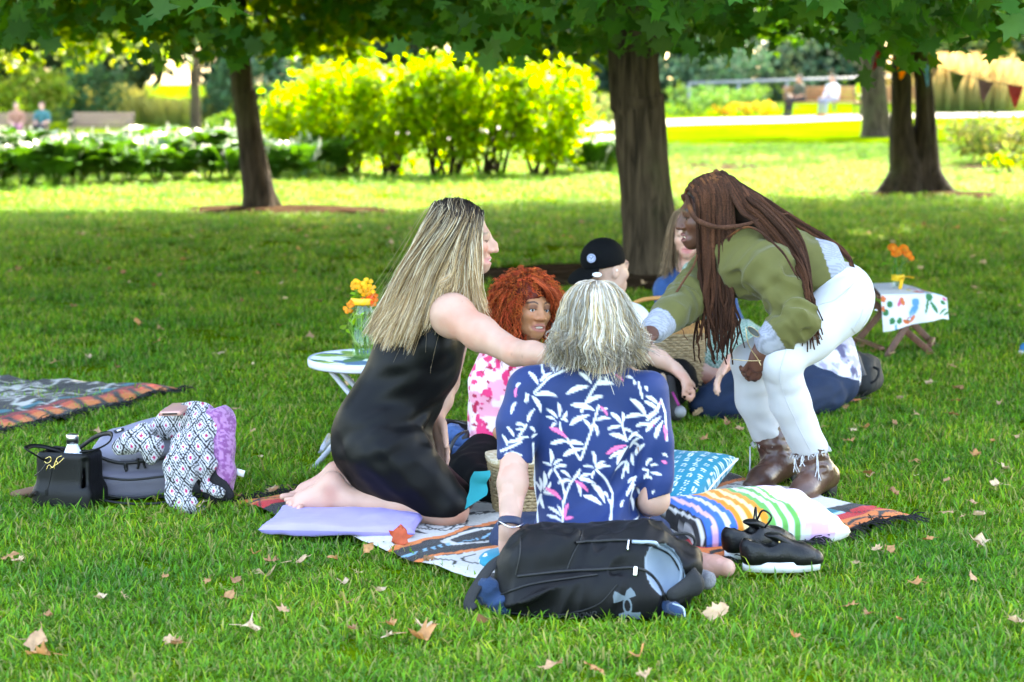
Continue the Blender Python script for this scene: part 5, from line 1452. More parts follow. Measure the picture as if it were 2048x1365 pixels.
    drop = np.array([0, 0, -1.0]) * (0.02 + 0.10 * rg.random((n, 1, 1))) * u ** 1.7 * np.clip(1.25 - d[:, None, 2:3], 0.25, 1.2)
    pth = root + out + drop
    ph = rg.uniform(0, 6.28, (n, 1)); fr = rg.uniform(2.2, 4.2, (n, 1)); am = rg.uniform(0.003, 0.008, (n, 1)) * (0.3 + u[..., 0])
    a = 2 * math.pi * fr * u[..., 0] + ph
    t1 = np.cross(d, [0.2, 0.1, 1.0]); t1 /= np.linalg.norm(t1, axis=1, keepdims=True); t2 = np.cross(d, t1)
    pth = pth + (am * np.cos(a))[..., None] * t1[:, None, :] + (am * np.sin(a))[..., None] * t2[:, None, :]
    fq = (pth - w(0.004, 0.075, -0.050)) @ M / s   # keep the face clear
    inside = ((fq[..., 0] / 0.070) ** 2 + (fq[..., 2] / 0.090) ** 2 < 1) & (fq[..., 1] > -0.02)
    ok = ~inside.any(1); pth = pth[ok]; n = len(pth)
    c = np.array([0.38, 0.058, 0.015]) * rg.uniform(0.4, 1.6, (n, 1, 1)) * (0.8 + 0.45 * u); c = np.broadcast_to(c, (n, m, 3)).copy(); c[..., 1] *= rg.uniform(0.7, 1.5, (n, 1))
    V, F, C = strands(pth, 0.0016, c); mesh("curls", V, F, M_hair, hm, True, C)
    # fringe that sweeps across the forehead
    gd = [[w(0.012 + 0.003 * k, 0.060, 0.112), w(-0.008 + 0.001 * k, 0.100, 0.082), w(-0.026 - 0.002 * k, 0.104, 0.050 + 0.004 * k), w(-0.050 - 0.003 * k, 0.090, 0.026), w(-0.072, 0.062, -0.005)] for k in range(6)]
    pth, t = guide_paths(gd, 260, rg, 14, jit=0.006, tip=0.010, wave=0.006, wfreq=3)
    c = np.array([0.34, 0.055, 0.016]) * rg.uniform(0.5, 1.6, (260, 1, 1)) * np.ones((1, 14, 1)); V, F, C = strands(pth, 0.0016, c); mesh("fringe", V, F, M_hair, hm, True, C)
red_woman()

# ================================================================== bending woman: olive jumper, white jeans, brown boots, locs
def bending_woman():
    K_ = tag(empty("person", G(1590, 985)), "woman with long brown locs bending forward in olive jumper, white jeans and brown boots", "person")
    s = 0.98; Y0 = 6.74
    hc = P(1416, 424, Y0); M = basis((-1, -0.14, -0.10), (-0.12, 0.0, 1))
    nb = P(1468, 500, Y0 + 0.02)
    SL, SR = P(1540, 545, 6.58), P(1440, 520, 6.88)
    EL, WL = P(1598, 640, 6.48), P(1528, 688, 6.47)
    ER, WR = P(1375, 600, 6.72), P(1300, 668, 6.40)
    pel = P(1680, 600, 6.74)
    HL, HR = P(1672, 622, 6.64), P(1672, 618, 6.84)
    KL, KR = P(1560, 722, 6.50), P(1502, 726, 6.76)
    AL, AR = P(1620, 898, 6.62), P(1540, 876, 6.84)
    S = SDF()
    w = head_sdf(S, hc, M, s, smile=0.95, nose=0.85, wide_nose=0.8, lips=1.35, ears=False)
    S.cone(w(0, -0.03, -0.05), nb, 0.050, 0.055, 0.03)
    S.cone(nb, pel, 0.08, 0.10, 0.03)
    S.chain([SL, EL, WL], [0.045, 0.038, 0.026], 0.02)
    hand_sdf(S, WL, P(1512, 742, 6.47) - WL, (-0.35, 0.9, -0.2), 1.0, curl=(0.45, 0.55, 0.35), side=1, thumb=(0.5, 0.5))
    S.chain([SR, ER, WR], [0.045, 0.038, 0.027], 0.02)
    hand_sdf(S, WR, P(1262, 690, 6.2) - WR, (0, 0.4, -1), 1.0, curl=(0.3, 0.3, 0.2), side=-1)
    skin = np.array([0.090, 0.036, 0.021])
    def colr(V):
        return head_color(V, hc, M, s, skin, (0.16, 0.055, 0.050), (0.012, 0.006, 0.004), (0.008, 0.004, 0.003), blush=(0.03, 0.004, 0.0))
    S.build("body", M_skin, K_, 0.0085, [(hc, 0.13, 0.0036), (P(1515, 715, 6.5), 0.07, 0.0045)], colr)
    c0 = w(0, 0.0800, -0.0772); V, F = ball((0, 0, 0), (0.0275 * s, 0.0130 * s, 0.0075 * s)); MB().add(V @ M.T + c0, F).build("teeth", M_teeth, K_)
    eye_parts(K_, w, s, M, (0, 1, -0.3), 0.003)
    # olive jumper with grey ribbed cuffs and hem
    olive = np.array([0.105, 0.098, 0.028]); grey = np.array([0.30, 0.31, 0.36])
    D = SDF()
    D.chain([P(1480, 505, 6.74), P(1560, 530, 6.74), P(1625, 548, 6.74), P(1672, 562, 6.74)], [0.112, 0.118, 0.112, 0.112], 0.04)
    D.ell(P(1505, 535, 6.74), (0.115, 0.175, 0.105), None, 0.04)
    D.cone(nb + np.array([0.01, 0, -0.02]), w(0, -0.03, -0.10), 0.085, 0.062, 0.04)
    D.chain([P(1520, 525, 6.66), SL + np.array([0, 0, 0.012]), P(1580, 600, 6.53), EL], [0.08, 0.074, 0.062, 0.054], 0.02)
    D.chain([EL, EL * 0.5 + WL * 0.5, WL + (EL - WL) * 0.10], [0.054, 0.050, 0.038], 0.012)
    D.chain([P(1480, 520, 6.85), SR, ER, ER * 0.5 + WR * 0.5, WR + (ER - WR) * 0.12], [0.085, 0.075, 0.060, 0.053, 0.042], 0.02)
    for (e, wr, sd_) in ((EL, WL, 1), (ER, WR, 2)):
        ax = (e - wr) / np.linalg.norm(e - wr); lim = wr + ax * (0.05 if sd_ == 1 else 0.105)
        D.disp(mask_disp(wrinkle(np.cross(ax, [0.3, 1, 0.1]), 30, 0.036, 3 + sd_, 0.2), e, 0.12), 0.03)
    D.disp(mask_disp(wrinkle((0.6, 0.1, -0.7), 24, 0.034, 7, 0.10, False), P(1570, 570, 6.5), 0.13), 0.03)
    D.disp(mask_disp(wrinkle((0.75, 0.1, 0.65), 22, 0.034, 27, 0.10), P(1500, 570, 6.55), 0.16), 0.03)
    D.disp(mask_disp(wrinkle((0.9, 0.1, -0.35), 26, 0.034, 31, 0.12), P(1600, 630, 6.45), 0.09), 0.03)
    D.disp(wrinkle((0.8, 0.1, 0.5), 16, 0.018, 11, 0.2), 0.03)
    hem_p, hem_n = P(1668, 548, 6.74), np.array([0.93, 0.0, 0.28]); hem_n /= np.linalg.norm(hem_n)
    D.cut(P(1690, 552, 6.74), hem_n)
    def colj(V):
        C = np.tile(olive, (len(V), 1)) * (0.88 + 0.24 * fbm(V, 18, 3))[:, None]
        for (e, wr, ln) in ((EL, WL, 0.046), (ER, WR, 0.112)):
            ax = (e - wr) / np.linalg.norm(e - wr); t = (V - wr) @ ax
            near = np.linalg.norm(V - wr - np.clip(t, 0, 0.3)[:, None] * ax, axis=1) < 0.085
            C[near & (t < ln)] = grey
        t = (V - P(1650, 545, 6.74)) @ hem_n
        C[(t > 0) & (V[:, 0] > P(1600, 0, 6.74)[0])] = grey
        # ribbing
        a = V[:, 1] * 420; rib = (np.sin(V[:, 1] * 700 + V[:, 2] * 300) > 0.2) & (np.abs(C[:, 2] - grey[2]) < 0.01)
        C[rib] *= 0.72
        return C
    D.build("jumper", cloth("fine_knit_jumper", rough=0.85, sheen=0.15, bump=0.2, bscale=600), K_, 0.0062, (), colj)
    # white jeans, frayed hems
    J = SDF()
    J.ell(P(1680, 585, 6.74), (0.112, 0.172, 0.105), None, 0.0)
    J.ell(P(1692, 605, 6.65), (0.086, 0.092, 0.095), None, 0.04); J.ell(P(1692, 605, 6.83), (0.086, 0.092, 0.095), None, 0.04)
    J.chain([HL, KL * 0.5 + HL * 0.5, KL], [0.100, 0.086, 0.068], 0.03)
    J.chain([HR, KR * 0.5 + HR * 0.5, KR], [0.100, 0.085, 0.067], 0.03)
    J.chain([KL, P(1580, 805, 6.56), AL], [0.068, 0.066, 0.061], 0.02)
    J.chain([KR, P(1510, 800, 6.80), AR], [0.067, 0.065, 0.059], 0.02)
    for k, a in ((KL, AL), (KR, AR)):
        J.disp(mask_disp(wrinkle((1, 0.2, 0.15), 32, 0.020, 5, 0.10, False), k + np.array([0.05, 0, -0.06]), 0.09), 0.03)
        J.disp(mask_disp(wrinkle((1, 0.3, -0.4), 30, 0.016, 8, 0.10, False), a + np.array([0, 0, 0.08]), 0.10), 0.03)
    J.disp(mask_disp(wrinkle((0.9, 0.1, 0.3), 36, 0.022, 15, 0.1, False), P(1690, 560, 6.6), 0.10), 0.02)
    J.cut(P(1620, 905, 6.62), (-0.24, 0.0, -1.0)) if False else None
    J.cut(P(1662, 556, 6.74), (-0.55, 0, 0.83)) if False else None
    jm = mat("white_denim", (0.50, 0.50, 0.52), 0.8, var=0.04, bump=0.15, bscale=500, sheen=0.1)
    for a, c in ((AL, 1), (AR, 2)):
        J.ell(a + np.array([0.01, 0, -0.085]), (0.11, 0.11, 0.085), None, 0.0, 's')
    jo = J.build("jeans", jm, K_, 0.0072)
    seam = mat("denim_stitch", (0.50, 0.50, 0.54), 0.9)
    bv = bvh_of(jo)
    def project(pts, off=0.001):
        out = []
        for p in pts:
            o = Vector((0, 0, CAM_H)); d = (Vector(p) - o).normalized(); h = bv.ray_cast(o, d)
            if h[0] is not None: out.append(np.array(h[0] + h[1] * off))
        return np.array(out)
    for pl in ([(1600, 630), (1640, 610), (1670, 600), (1700, 575)], [(1708, 655), (1720, 637), (1726, 618)], [(1703, 656), (1716, 672)], [(1716, 672), (1738, 628)], [(1690, 590), (1712, 560)], [(1575, 690), (1560, 760), (1590, 840), (1620, 900)]):
        q = project([P(u, v, 6.5) for u, v in spline(np.c_[np.array(pl, float), np.zeros(len(pl))], 24)[:, :2]])
        if len(q) > 3: MB().tube(q, 0.0014, 4, False).build("seam", seam, jo)
    rg = np.random.default_rng(9)
    fr = MB()
    for a, tilt in ((AL, 0.0), (AR, 0.0)):
        for k in range(70):
            t = rg.uniform(0, 6.28); r = 0.063
            p = a + np.array([r * math.cos(t) + 0.002, r * math.sin(t), -0.004 + 0.012 * math.cos(t)])
            fr.tube([p, p + np.array([rg.normal() * 0.004, rg.normal() * 0.004, -rg.uniform(0.008, 0.02)])], 0.0011, 4, False)
    for (u, v, y, ln) in [(1500, 893, 6.80, 0.12), (1568, 880, 6.80, 0.07), (1590, 915, 6.57, 0.05), (1634, 908, 6.55, 0.09), (1604, 912, 6.555, 0.035)]:
        p = P(u, v, y)
        for j in range(3):
            fr.tube(spline([p, p + np.array([0.004 * rg.normal(), -0.004, -ln * 0.5]), p + np.array([0.010 * rg.normal(), -0.006, -ln])], 8), 0.0016, 4, False)
    tag(fr.build("frayed_threads", jm, jo), kind="stuff")
    # boots: slouched shafts, block heels
    M_boot = mat("brown_leather", (0.060, 0.026, 0.018), 0.30, spec=0.55, var=0.25, vscale=10, color2=(0.085, 0.040, 0.028), bump=0.12, bscale=120)
    M_sole = mat("dark_sole", (0.012, 0.010, 0.010), 0.6)
    for (top, ank, heel, toe) in ((P(1610, 872, 6.61), P(1634, 945, 6.62), P(1652, 972, 6.66), P(1588, 1000, 6.50)), (P(1532, 850, 6.83), P(1560, 925, 6.82), P(1576, 948, 6.88), P(1498, 985, 6.68))):
        ank = ank.copy(); toe[2] = 0.032; heel = heel.copy(); heel[2] = 0.075
        B = SDF()
        B.chain([top, ank], [0.055, 0.050], 0.02)
        ball_ = toe * 0.72 + heel * 0.28; ball_[2] = 0.045
        B.cone(ank, heel, 0.045, 0.042, 0.03)
        B.chain([ank, ball_], [0.046, 0.040], 0.03); B.chain([ball_, toe], [0.041, 0.026], 0.02)
        B.cone(heel, ball_, 0.036, 0.036, 0.03)
        B.disp(mask_disp(wrinkle(np.cross(top - ank, [0.2, 1, 0]), 42, 0.022, 3, 0.25), (top + ank) / 2, 0.07), 0.03)
        B.disp(mask_disp(wrinkle((1, 0.5, -0.25), 60, 0.016, 13, 0.15), (top + ank) / 2, 0.06), 0.03)
        B.cut(np.array([0, 0, 0.016]), (0, 0, -1))
        bo = B.build("boot", M_boot, K_, 0.0045)
        dv = toe - heel; dv[2] = 0; dv /= np.linalg.norm(dv); Mb = np.stack([np.cross(dv, [0, 0, 1]), dv, [0, 0, 1]], 1)
        hp = heel - dv * 0.006
        MB().box((hp[0], hp[1], 0.032), (0.058, 0.05, 0.064), Mb, 0.008).build("heel", M_sole, bo)
        n = 20; V = []; L_ = np.linalg.norm((toe - heel)[:2])
        for z in (0.004, 0.018):
            for k in range(n):
                t = 2 * math.pi * k / n; yy = math.cos(t); ww = 0.041 * (1 - 0.3 * max(0, yy) ** 2)
                V.append(np.array([ball_[0], ball_[1], z]) + dv * (yy * 0.078 + 0.012) + Mb[:, 0] * math.sin(t) * ww)
        F = [(k, (k + 1) % n, n + (k + 1) % n, n + k) for k in range(n)] + [list(range(n))[::-1], list(range(n, 2 * n))]
        mesh("sole", np.array(V), F, M_sole, bo)
    # locs
    rg = np.random.default_rng(55)
    H = SDF()
    H.ell(w(0, -0.025, 0.034), np.array([0.083, 0.100, 0.090]) * s, M, 0.0)
    H.cone(P(1432, 430, 6.73), P(1432, 560, 6.70), 0.045, 0.038, 0.03); H.cone(P(1432, 560, 6.70), P(1430, 650, 6.69), 0.038, 0.03, 0.02)
    H.cone(P(1465, 400, 6.74), P(1520, 450, 6.72), 0.06, 0.05, 0.03); H.cone(P(1520, 450, 6.72), P(1590, 540, 6.62), 0.045, 0.03, 0.02)
    H.cut(w(0, 0.050, 0.0), M @ np.array([0, 1.0, -0.25]))
    hm = H.build("hair", M_hair, K_, 0.008, (), lambda V: np.tile(np.array([0.018, 0.010, 0.008]), (len(V), 1)))
    def cap(th, y, k=1.0):                        # over the skull; the near side is local -x
        ry = math.sqrt(max(0.03, 1 - ((y + 0.025) / 0.106) ** 2))
        return w(-0.090 * ry * math.sin(th) * k, y, 0.034 + 0.096 * ry * math.cos(th) * k)
    mb = []; cols = []
    def loc(ctrl, r, m=26, wig=0.006, tipcurl=0.0, light=1.0):
        p = spline(ctrl, m); u = np.linspace(0, 1, m)
        for d in range(3):
            p[:, d] += wig * (vnoise(np.c_[u * 9, np.full(m, rg.uniform(0, 50)), np.zeros(m)], 1.0, d) - 0.5) * 2 * u ** 0.5
        if tipcurl:
            k = sstep(0.72, 0.9, u); a = u * 75
            p[:, 0] += tipcurl * k * np.cos(a); p[:, 1] += tipcurl * k * np.sin(a)
        rad = r * (0.75 + 0.35 * sstep(0, 0.15, u) - 0.75 * sstep(0.6, 1.0, u)) * (0.86 + 0.28 * vnoise(np.c_[u * 26, np.full(m, rg.uniform(0, 90)), np.zeros(m)], 1.0, 5))
        V, F = tube_geo(p, rad, 7, True)
        base = np.array([0.052, 0.022, 0.013]) if rg.random() < 0.55 else np.array([0.092, 0.036, 0.019])
        base = base * rg.uniform(0.7, 1.35) * light
        nz = vnoise(np.c_[u * 14, np.full(m, rg.uniform(0, 90)), np.zeros(m)], 1.0, 8)
        c = base[None, :] * (0.6 + 0.9 * nz[:, None])
        hi = (sstep(0.05, 0.10, u) * sstep(0.32, 0.2, u) * (nz > 0.5) * (rg.random() < 0.6))[:, None]
        c = c * (1 - hi) + np.array([0.20, 0.075, 0.028]) * hi
        n0 = sum(len(x[0]) for x in mb); mb.append((V, F)); cols.append(np.repeat(c, 7, axis=0))
    # hanging in front of the near shoulder
    for k in range(46):
        f = rg.random(); lay = rg.random()
        y = 0.066 - 0.125 * f
        xb = 1392 + 86 * f + rg.normal() * 5; vb = rg.uniform(655, 735) - 30 * abs(f - 0.5)
        th = 1.25 - 0.1 * f; yy = 6.655 - 0.03 * lay + 0.05 * (1 - f)
        loc([cap(-0.2 + 0.3 * rg.random(), y), cap(0.35 * th + 0.1, y), cap(0.75 * th, y - 0.004, 1.05), cap(th + 0.25, y - 0.010, 1.08), P(1396 + 74 * f + rg.normal() * 4, 505, yy), P(1396 + 78 * f + rg.normal() * 5, 590, yy), P(xb, vb - 40, yy), P(xb + rg.normal() * 6, vb + 8, yy)],
            rg.uniform(0.0052, 0.0078), 34, 0.006, 0.0035 if rg.random() < 0.45 else 0)
    # swept over the back, then falling along the arm
    for k in range(40):
        f = rg.random(); lay = rg.random()
        y = -0.02 - 0.085 * f; th = 0.25 + 0.75 * rg.random()
        u1, v1 = 1520 + 22 * f - 10 * th, 428 - 30 * f + 26 * th
        u2, v2 = 1580 + 28 * f - 14 * th, 492 - 34 * f + 40 * th
        u3, v3 = 1612 + 14 * f - 6 * th, 575 + rg.normal() * 8
        u4, v4 = 1628 + rg.normal() * 9, rg.uniform(625, 705)
        yy = 6.66 - 0.05 * th
        loc([cap(-0.1 + 0.1 * rg.random(), y + 0.05), cap(0.5 * th, y), cap(th, y - 0.015, 1.05), P(u1 - 28, v1 - 22, yy + 0.02), P(u1, v1, yy), P(u2, v2, yy - 0.04), P(u3, v3, 6.47 + 0.03 * f), P(u4, v4, 6.455)], rg.uniform(0.0048, 0.0070), 34, 0.006, 0.0035 if rg.random() < 0.4 else 0)
    # along the spine to the waist
    for k in range(9):
        f = rg.random()
        loc([cap(-0.1, -0.08), cap(0.1, -0.11), P(1535, 400 + 10 * f, 6.76), P(1600, 442 + 14 * f, 6.74), P(1660, 478 + 12 * f, 6.72), P(1700, 515 + 10 * f, 6.68), P(1718 + 8 * rg.normal(), 560 + 30 * rg.random(), 6.62)], rg.uniform(0.0045, 0.006), 30, 0.004, 0.003)
    # over the far side of the head
    for k in range(10):
        y = 0.065 - 0.14 * rg.random()
        loc([cap(0.1, y), cap(-0.5, y), cap(-1.0, y), cap(-1.5, y, 1.05), P(1400 + 60 * rg.random(), 520, 6.83), P(1400 + 60 * rg.random(), 640, 6.80)], 0.0065, 24, 0.004)
    # the single loc tied across, and two thin ones by the outstretched arm
    loc([cap(0.35, 0.074), cap(0.9, 0.074, 1.06), P(1386, 430, 6.635), P(1405, 446, 6.615), P(1440, 455, 6.600), P(1490, 450, 6.605), P(1540, 432, 6.63), P(1575, 428, 6.66)], 0.0078, 40, 0.002, light=1.5)
    loc([P(1402, 470, 6.70), P(1388, 530, 6.66), P(1352, 585, 6.6), P(1350, 620, 6.56), P(1372, 680, 6.52)], 0.0035, 30, 0.004, 0.003)
    loc([P(1445, 480, 6.62), P(1500, 455, 6.58), P(1560, 500, 6.48), P(1590, 545, 6.45), P(1597, 560, 6.45)], 0.0035, 30, 0.003, 0.003)
    mbx = MB()
    for (V, F), c in zip(mb, cols): mbx.add(V, F, None); mbx.C.append(c)
    mbx.build("locs", mat("loc_fibre", attr=True, rough=0.9, spec=0.15, bump=1.0, bscale=260, var=0.3, vscale=160), hm)
    # spectacles held in the hand
    gl = tag(empty("eyeglasses", P(1510, 690, 6.44)), "thin wire sunglasses dangling from the bending woman's hand", "glasses")
    wire = mat("gold_wire", (0.55, 0.42, 0.24), 0.3, 1.0, var=0.0)
    for (c, ) in ((P(1507, 664, 6.42),), (P(1523, 672, 6.50),)):
        th = np.linspace(0, 2 * math.pi, 30); a1 = np.array([0.62, 0.25, -0.60]); a1 /= np.linalg.norm(a1); a2 = np.cross(a1, [0.3, 0.9, 0.35]); a2 /= np.linalg.norm(a2)
        ring = np.array([c + 0.026 * a1 * math.cos(t) + 0.011 * a2 * math.sin(t) for t in th])
        MB().tube(ring, 0.0013, 6, False).build("rim", wire, gl)
        mesh("lens", ring[:-1] , [list(range(29))], mat("smoked_lens", (0.10, 0.11, 0.12), 0.1, spec=0.8), gl)
    for q in ([(1491, 655, 6.40), (1497, 690, 6.40), (1515, 718, 6.42), (1522, 732, 6.42)], [(1464, 719, 6.41), (1495, 722, 6.42), (1522, 722, 6.43)]):
        MB().tube(spline([P(*x) for x in q], 12), 0.0016, 6).build("temple_arm", wire, gl)

def bvh_of(o):
    me = o.data
    return BVHTree.FromPolygons([v.co[:] for v in me.vertices], [p.vertices[:] for p in me.polygons])
bending_woman()
# ================================================================== the second picnic group behind
def cap_person():
    K_ = tag(empty("person", G(1225, 815)), "person in a backwards black cap and white shirt sitting behind the grey haired woman", "person")
    s = 0.98; hc = P(1213, 535, 8.35); M = basis((0.80, 0.58, 0.02))
    nb = P(1200, 605, 8.38)
    S = SDF(); w = head_sdf(S, hc, M, s)
    S.cone(w(0, -0.02, -0.05), nb, 0.052, 0.058, 0.03); S.cone(nb, P(1200, 740, 8.42), 0.08, 0.09, 0.04)
    SR = P(1262, 645, 8.28); ER = P(1290, 700, 8.12); WR = P(1352, 738, 8.10)
    S.chain([SR, ER, ER * 0.5 + WR * 0.5, WR], [0.046, 0.037, 0.034, 0.025], 0.02)
    hand_sdf(S, WR, P(1388, 778, 8.03) - WR, (-0.6, 0.4, -0.5), 0.95, side=1)
    S.build("body", M_skin, K_, 0.011, [(hc, 0.12, 0.006)], lambda V: head_color(V, hc, M, s, np.array([0.52, 0.32, 0.25]), (0.5, 0.22, 0.2), (0.12, 0.08, 0.06), blush=(0.05, -0.03, -0.03)))
    D = SDF(); D.chain([P(1195, 620, 8.40), P(1200, 700, 8.42), P(1205, 775, 8.42)], [0.12, 0.15, 0.15], 0.05)
    D.chain([P(1190, 625, 8.38), P(1150, 640, 8.4), P(1140, 700, 8.38)], [0.08, 0.075, 0.06], 0.04); D.chain([P(1210, 628, 8.36), SR, P(1280, 682, 8.18)], [0.08, 0.07, 0.062], 0.04)
    D.disp(wrinkle((0.3, 0, 1), 16, 0.014, 4), 0.03)
    D.build("shirt", mat("white_cotton", (0.62, 0.62, 0.66), 0.85, bump=0.1, bscale=300), K_, 0.011)
    J = SDF(); J.ell(P(1215, 775, 8.42), (0.17, 0.15, 0.10), None, 0.0)
    J.chain([P(1235, 775, 8.40), P(1352, 762, 8.18), P(1318, 808, 8.1)], [0.10, 0.082, 0.055], 0.04); J.chain([P(1190, 775, 8.4), P(1120, 780, 8.2), P(1240, 815, 8.12)], [0.1, 0.08, 0.055], 0.04)
    J.disp(wrinkle((0.6, 0.4, 0), 22, 0.010, 6), 0.03); J.build("leggings", mat("black_jersey", (0.0025, 0.0025, 0.003), 0.8, spec=0.15, bump=0.1, bscale=400), K_, 0.012)
    # trainer with its tan sole to the camera
    B = SDF(); B.chain([P(1330, 790, 8.10), P(1336, 815, 8.08), P(1352, 825, 8.05)], [0.04, 0.042, 0.036], 0.02); B.cone(P(1338, 765, 8.1), P(1338, 820, 8.08), 0.03, 0.04, 0.02)
    b = B.build("shoe", mat("dark_grey_suede", (0.03, 0.028, 0.03), 0.8, bump=0.2), K_, 0.007)
    B = SDF(); B.cone(P(1325, 762, 8.06), P(1329, 828, 8.03), 0.034, 0.036, 0.02, ((1, 0.3, 0), 2.6)); B.build("sole", mat("tan_rubber", (0.30, 0.20, 0.13), 0.8), b, 0.006)
    B = SDF(); B.ell(P(1360, 824, 8.03), (0.026, 0.034, 0.026), None, 0.0); B.build("toe_cap", mat("pale_rubber", (0.20, 0.20, 0.21), 0.7), b, 0.006)
    MB().tube(spline([P(1345, 785, 8.04), P(1352, 800, 8.01), P(1358, 812, 8.0)], 8), 0.006, 6).build("laces", mat("purple_lace", (0.25, 0.02, 0.14), 0.8), b)
    # cap worn backwards: crown, bill at the neck, round badge
    H = SDF(); H.ell(w(0, -0.020, 0.040), np.array([0.086, 0.104, 0.090]) * s, M, 0.0); H.cut(w(0, 0, 0.012), M @ np.array([0, 0.12, -1.0]))
    cm = mat("black_cap_cotton", (0.0025, 0.0028, 0.0035), 0.85, spec=0.12, bump=0.15, bscale=500)
    h = H.build("cap", cm, K_, 0.006)
    Bl = SDF(); Bl.ell(w(0, -0.125, -0.020), np.array([0.078, 0.075, 0.010]) * s, M @ np.array([[1, 0, 0], [0, 0.86, -0.5], [0, 0.5, 0.86]]), 0.0)
    Bl.build("bill", cm, h, 0.005)
    bd = P(1183, 517, 8.245); nrm = np.array([-0.25, -0.95, 0.1]); Mb = basis(nrm, (0, 0, 1)); 
    def disc(name, r0, r1, off, m_, par):
        n = 28; V = []
        for r in (r0, r1):
            for k in range(n): V.append(bd + Mb @ np.array([r * math.cos(2 * math.pi * k / n), off, r * math.sin(2 * math.pi * k / n)]))
        return mesh(name, np.array(V), [(k, (k + 1) % n, n + (k + 1) % n, n + k) for k in range(n)], m_, par)
    badge = disc("badge", 0.0005, 0.018, 0.004, mat("pale_blue_badge", (0.42, 0.47, 0.66), 0.6), h)
    disc("badge_ring", 0.0125, 0.0145, 0.006, cm, badge)
    MB().tube([bd + Mb @ np.array([-0.006, 0.007, 0.007]), bd + Mb @ np.array([0.0, 0.007, -0.006]), bd + Mb @ np.array([0.007, 0.007, 0.006])], 0.0016, 5).build("badge_mark", cm, badge)
    V, F = ball((0, 0, 0), (0.020, 0.003, 0.010)); MB().add(V @ basis((-0.3, -1, 0.3)).T + P(1194, 550, 8.215), F).build("sticker", mat("white_plastic", (0.8, 0.8, 0.8), 0.4), h)
    V, F = ball(P(1234, 541, 8.255), 0.004); MB().add(V, F).build("earring", mat("pearl", (0.8, 0.78, 0.76), 0.2), K_)
cap_person()

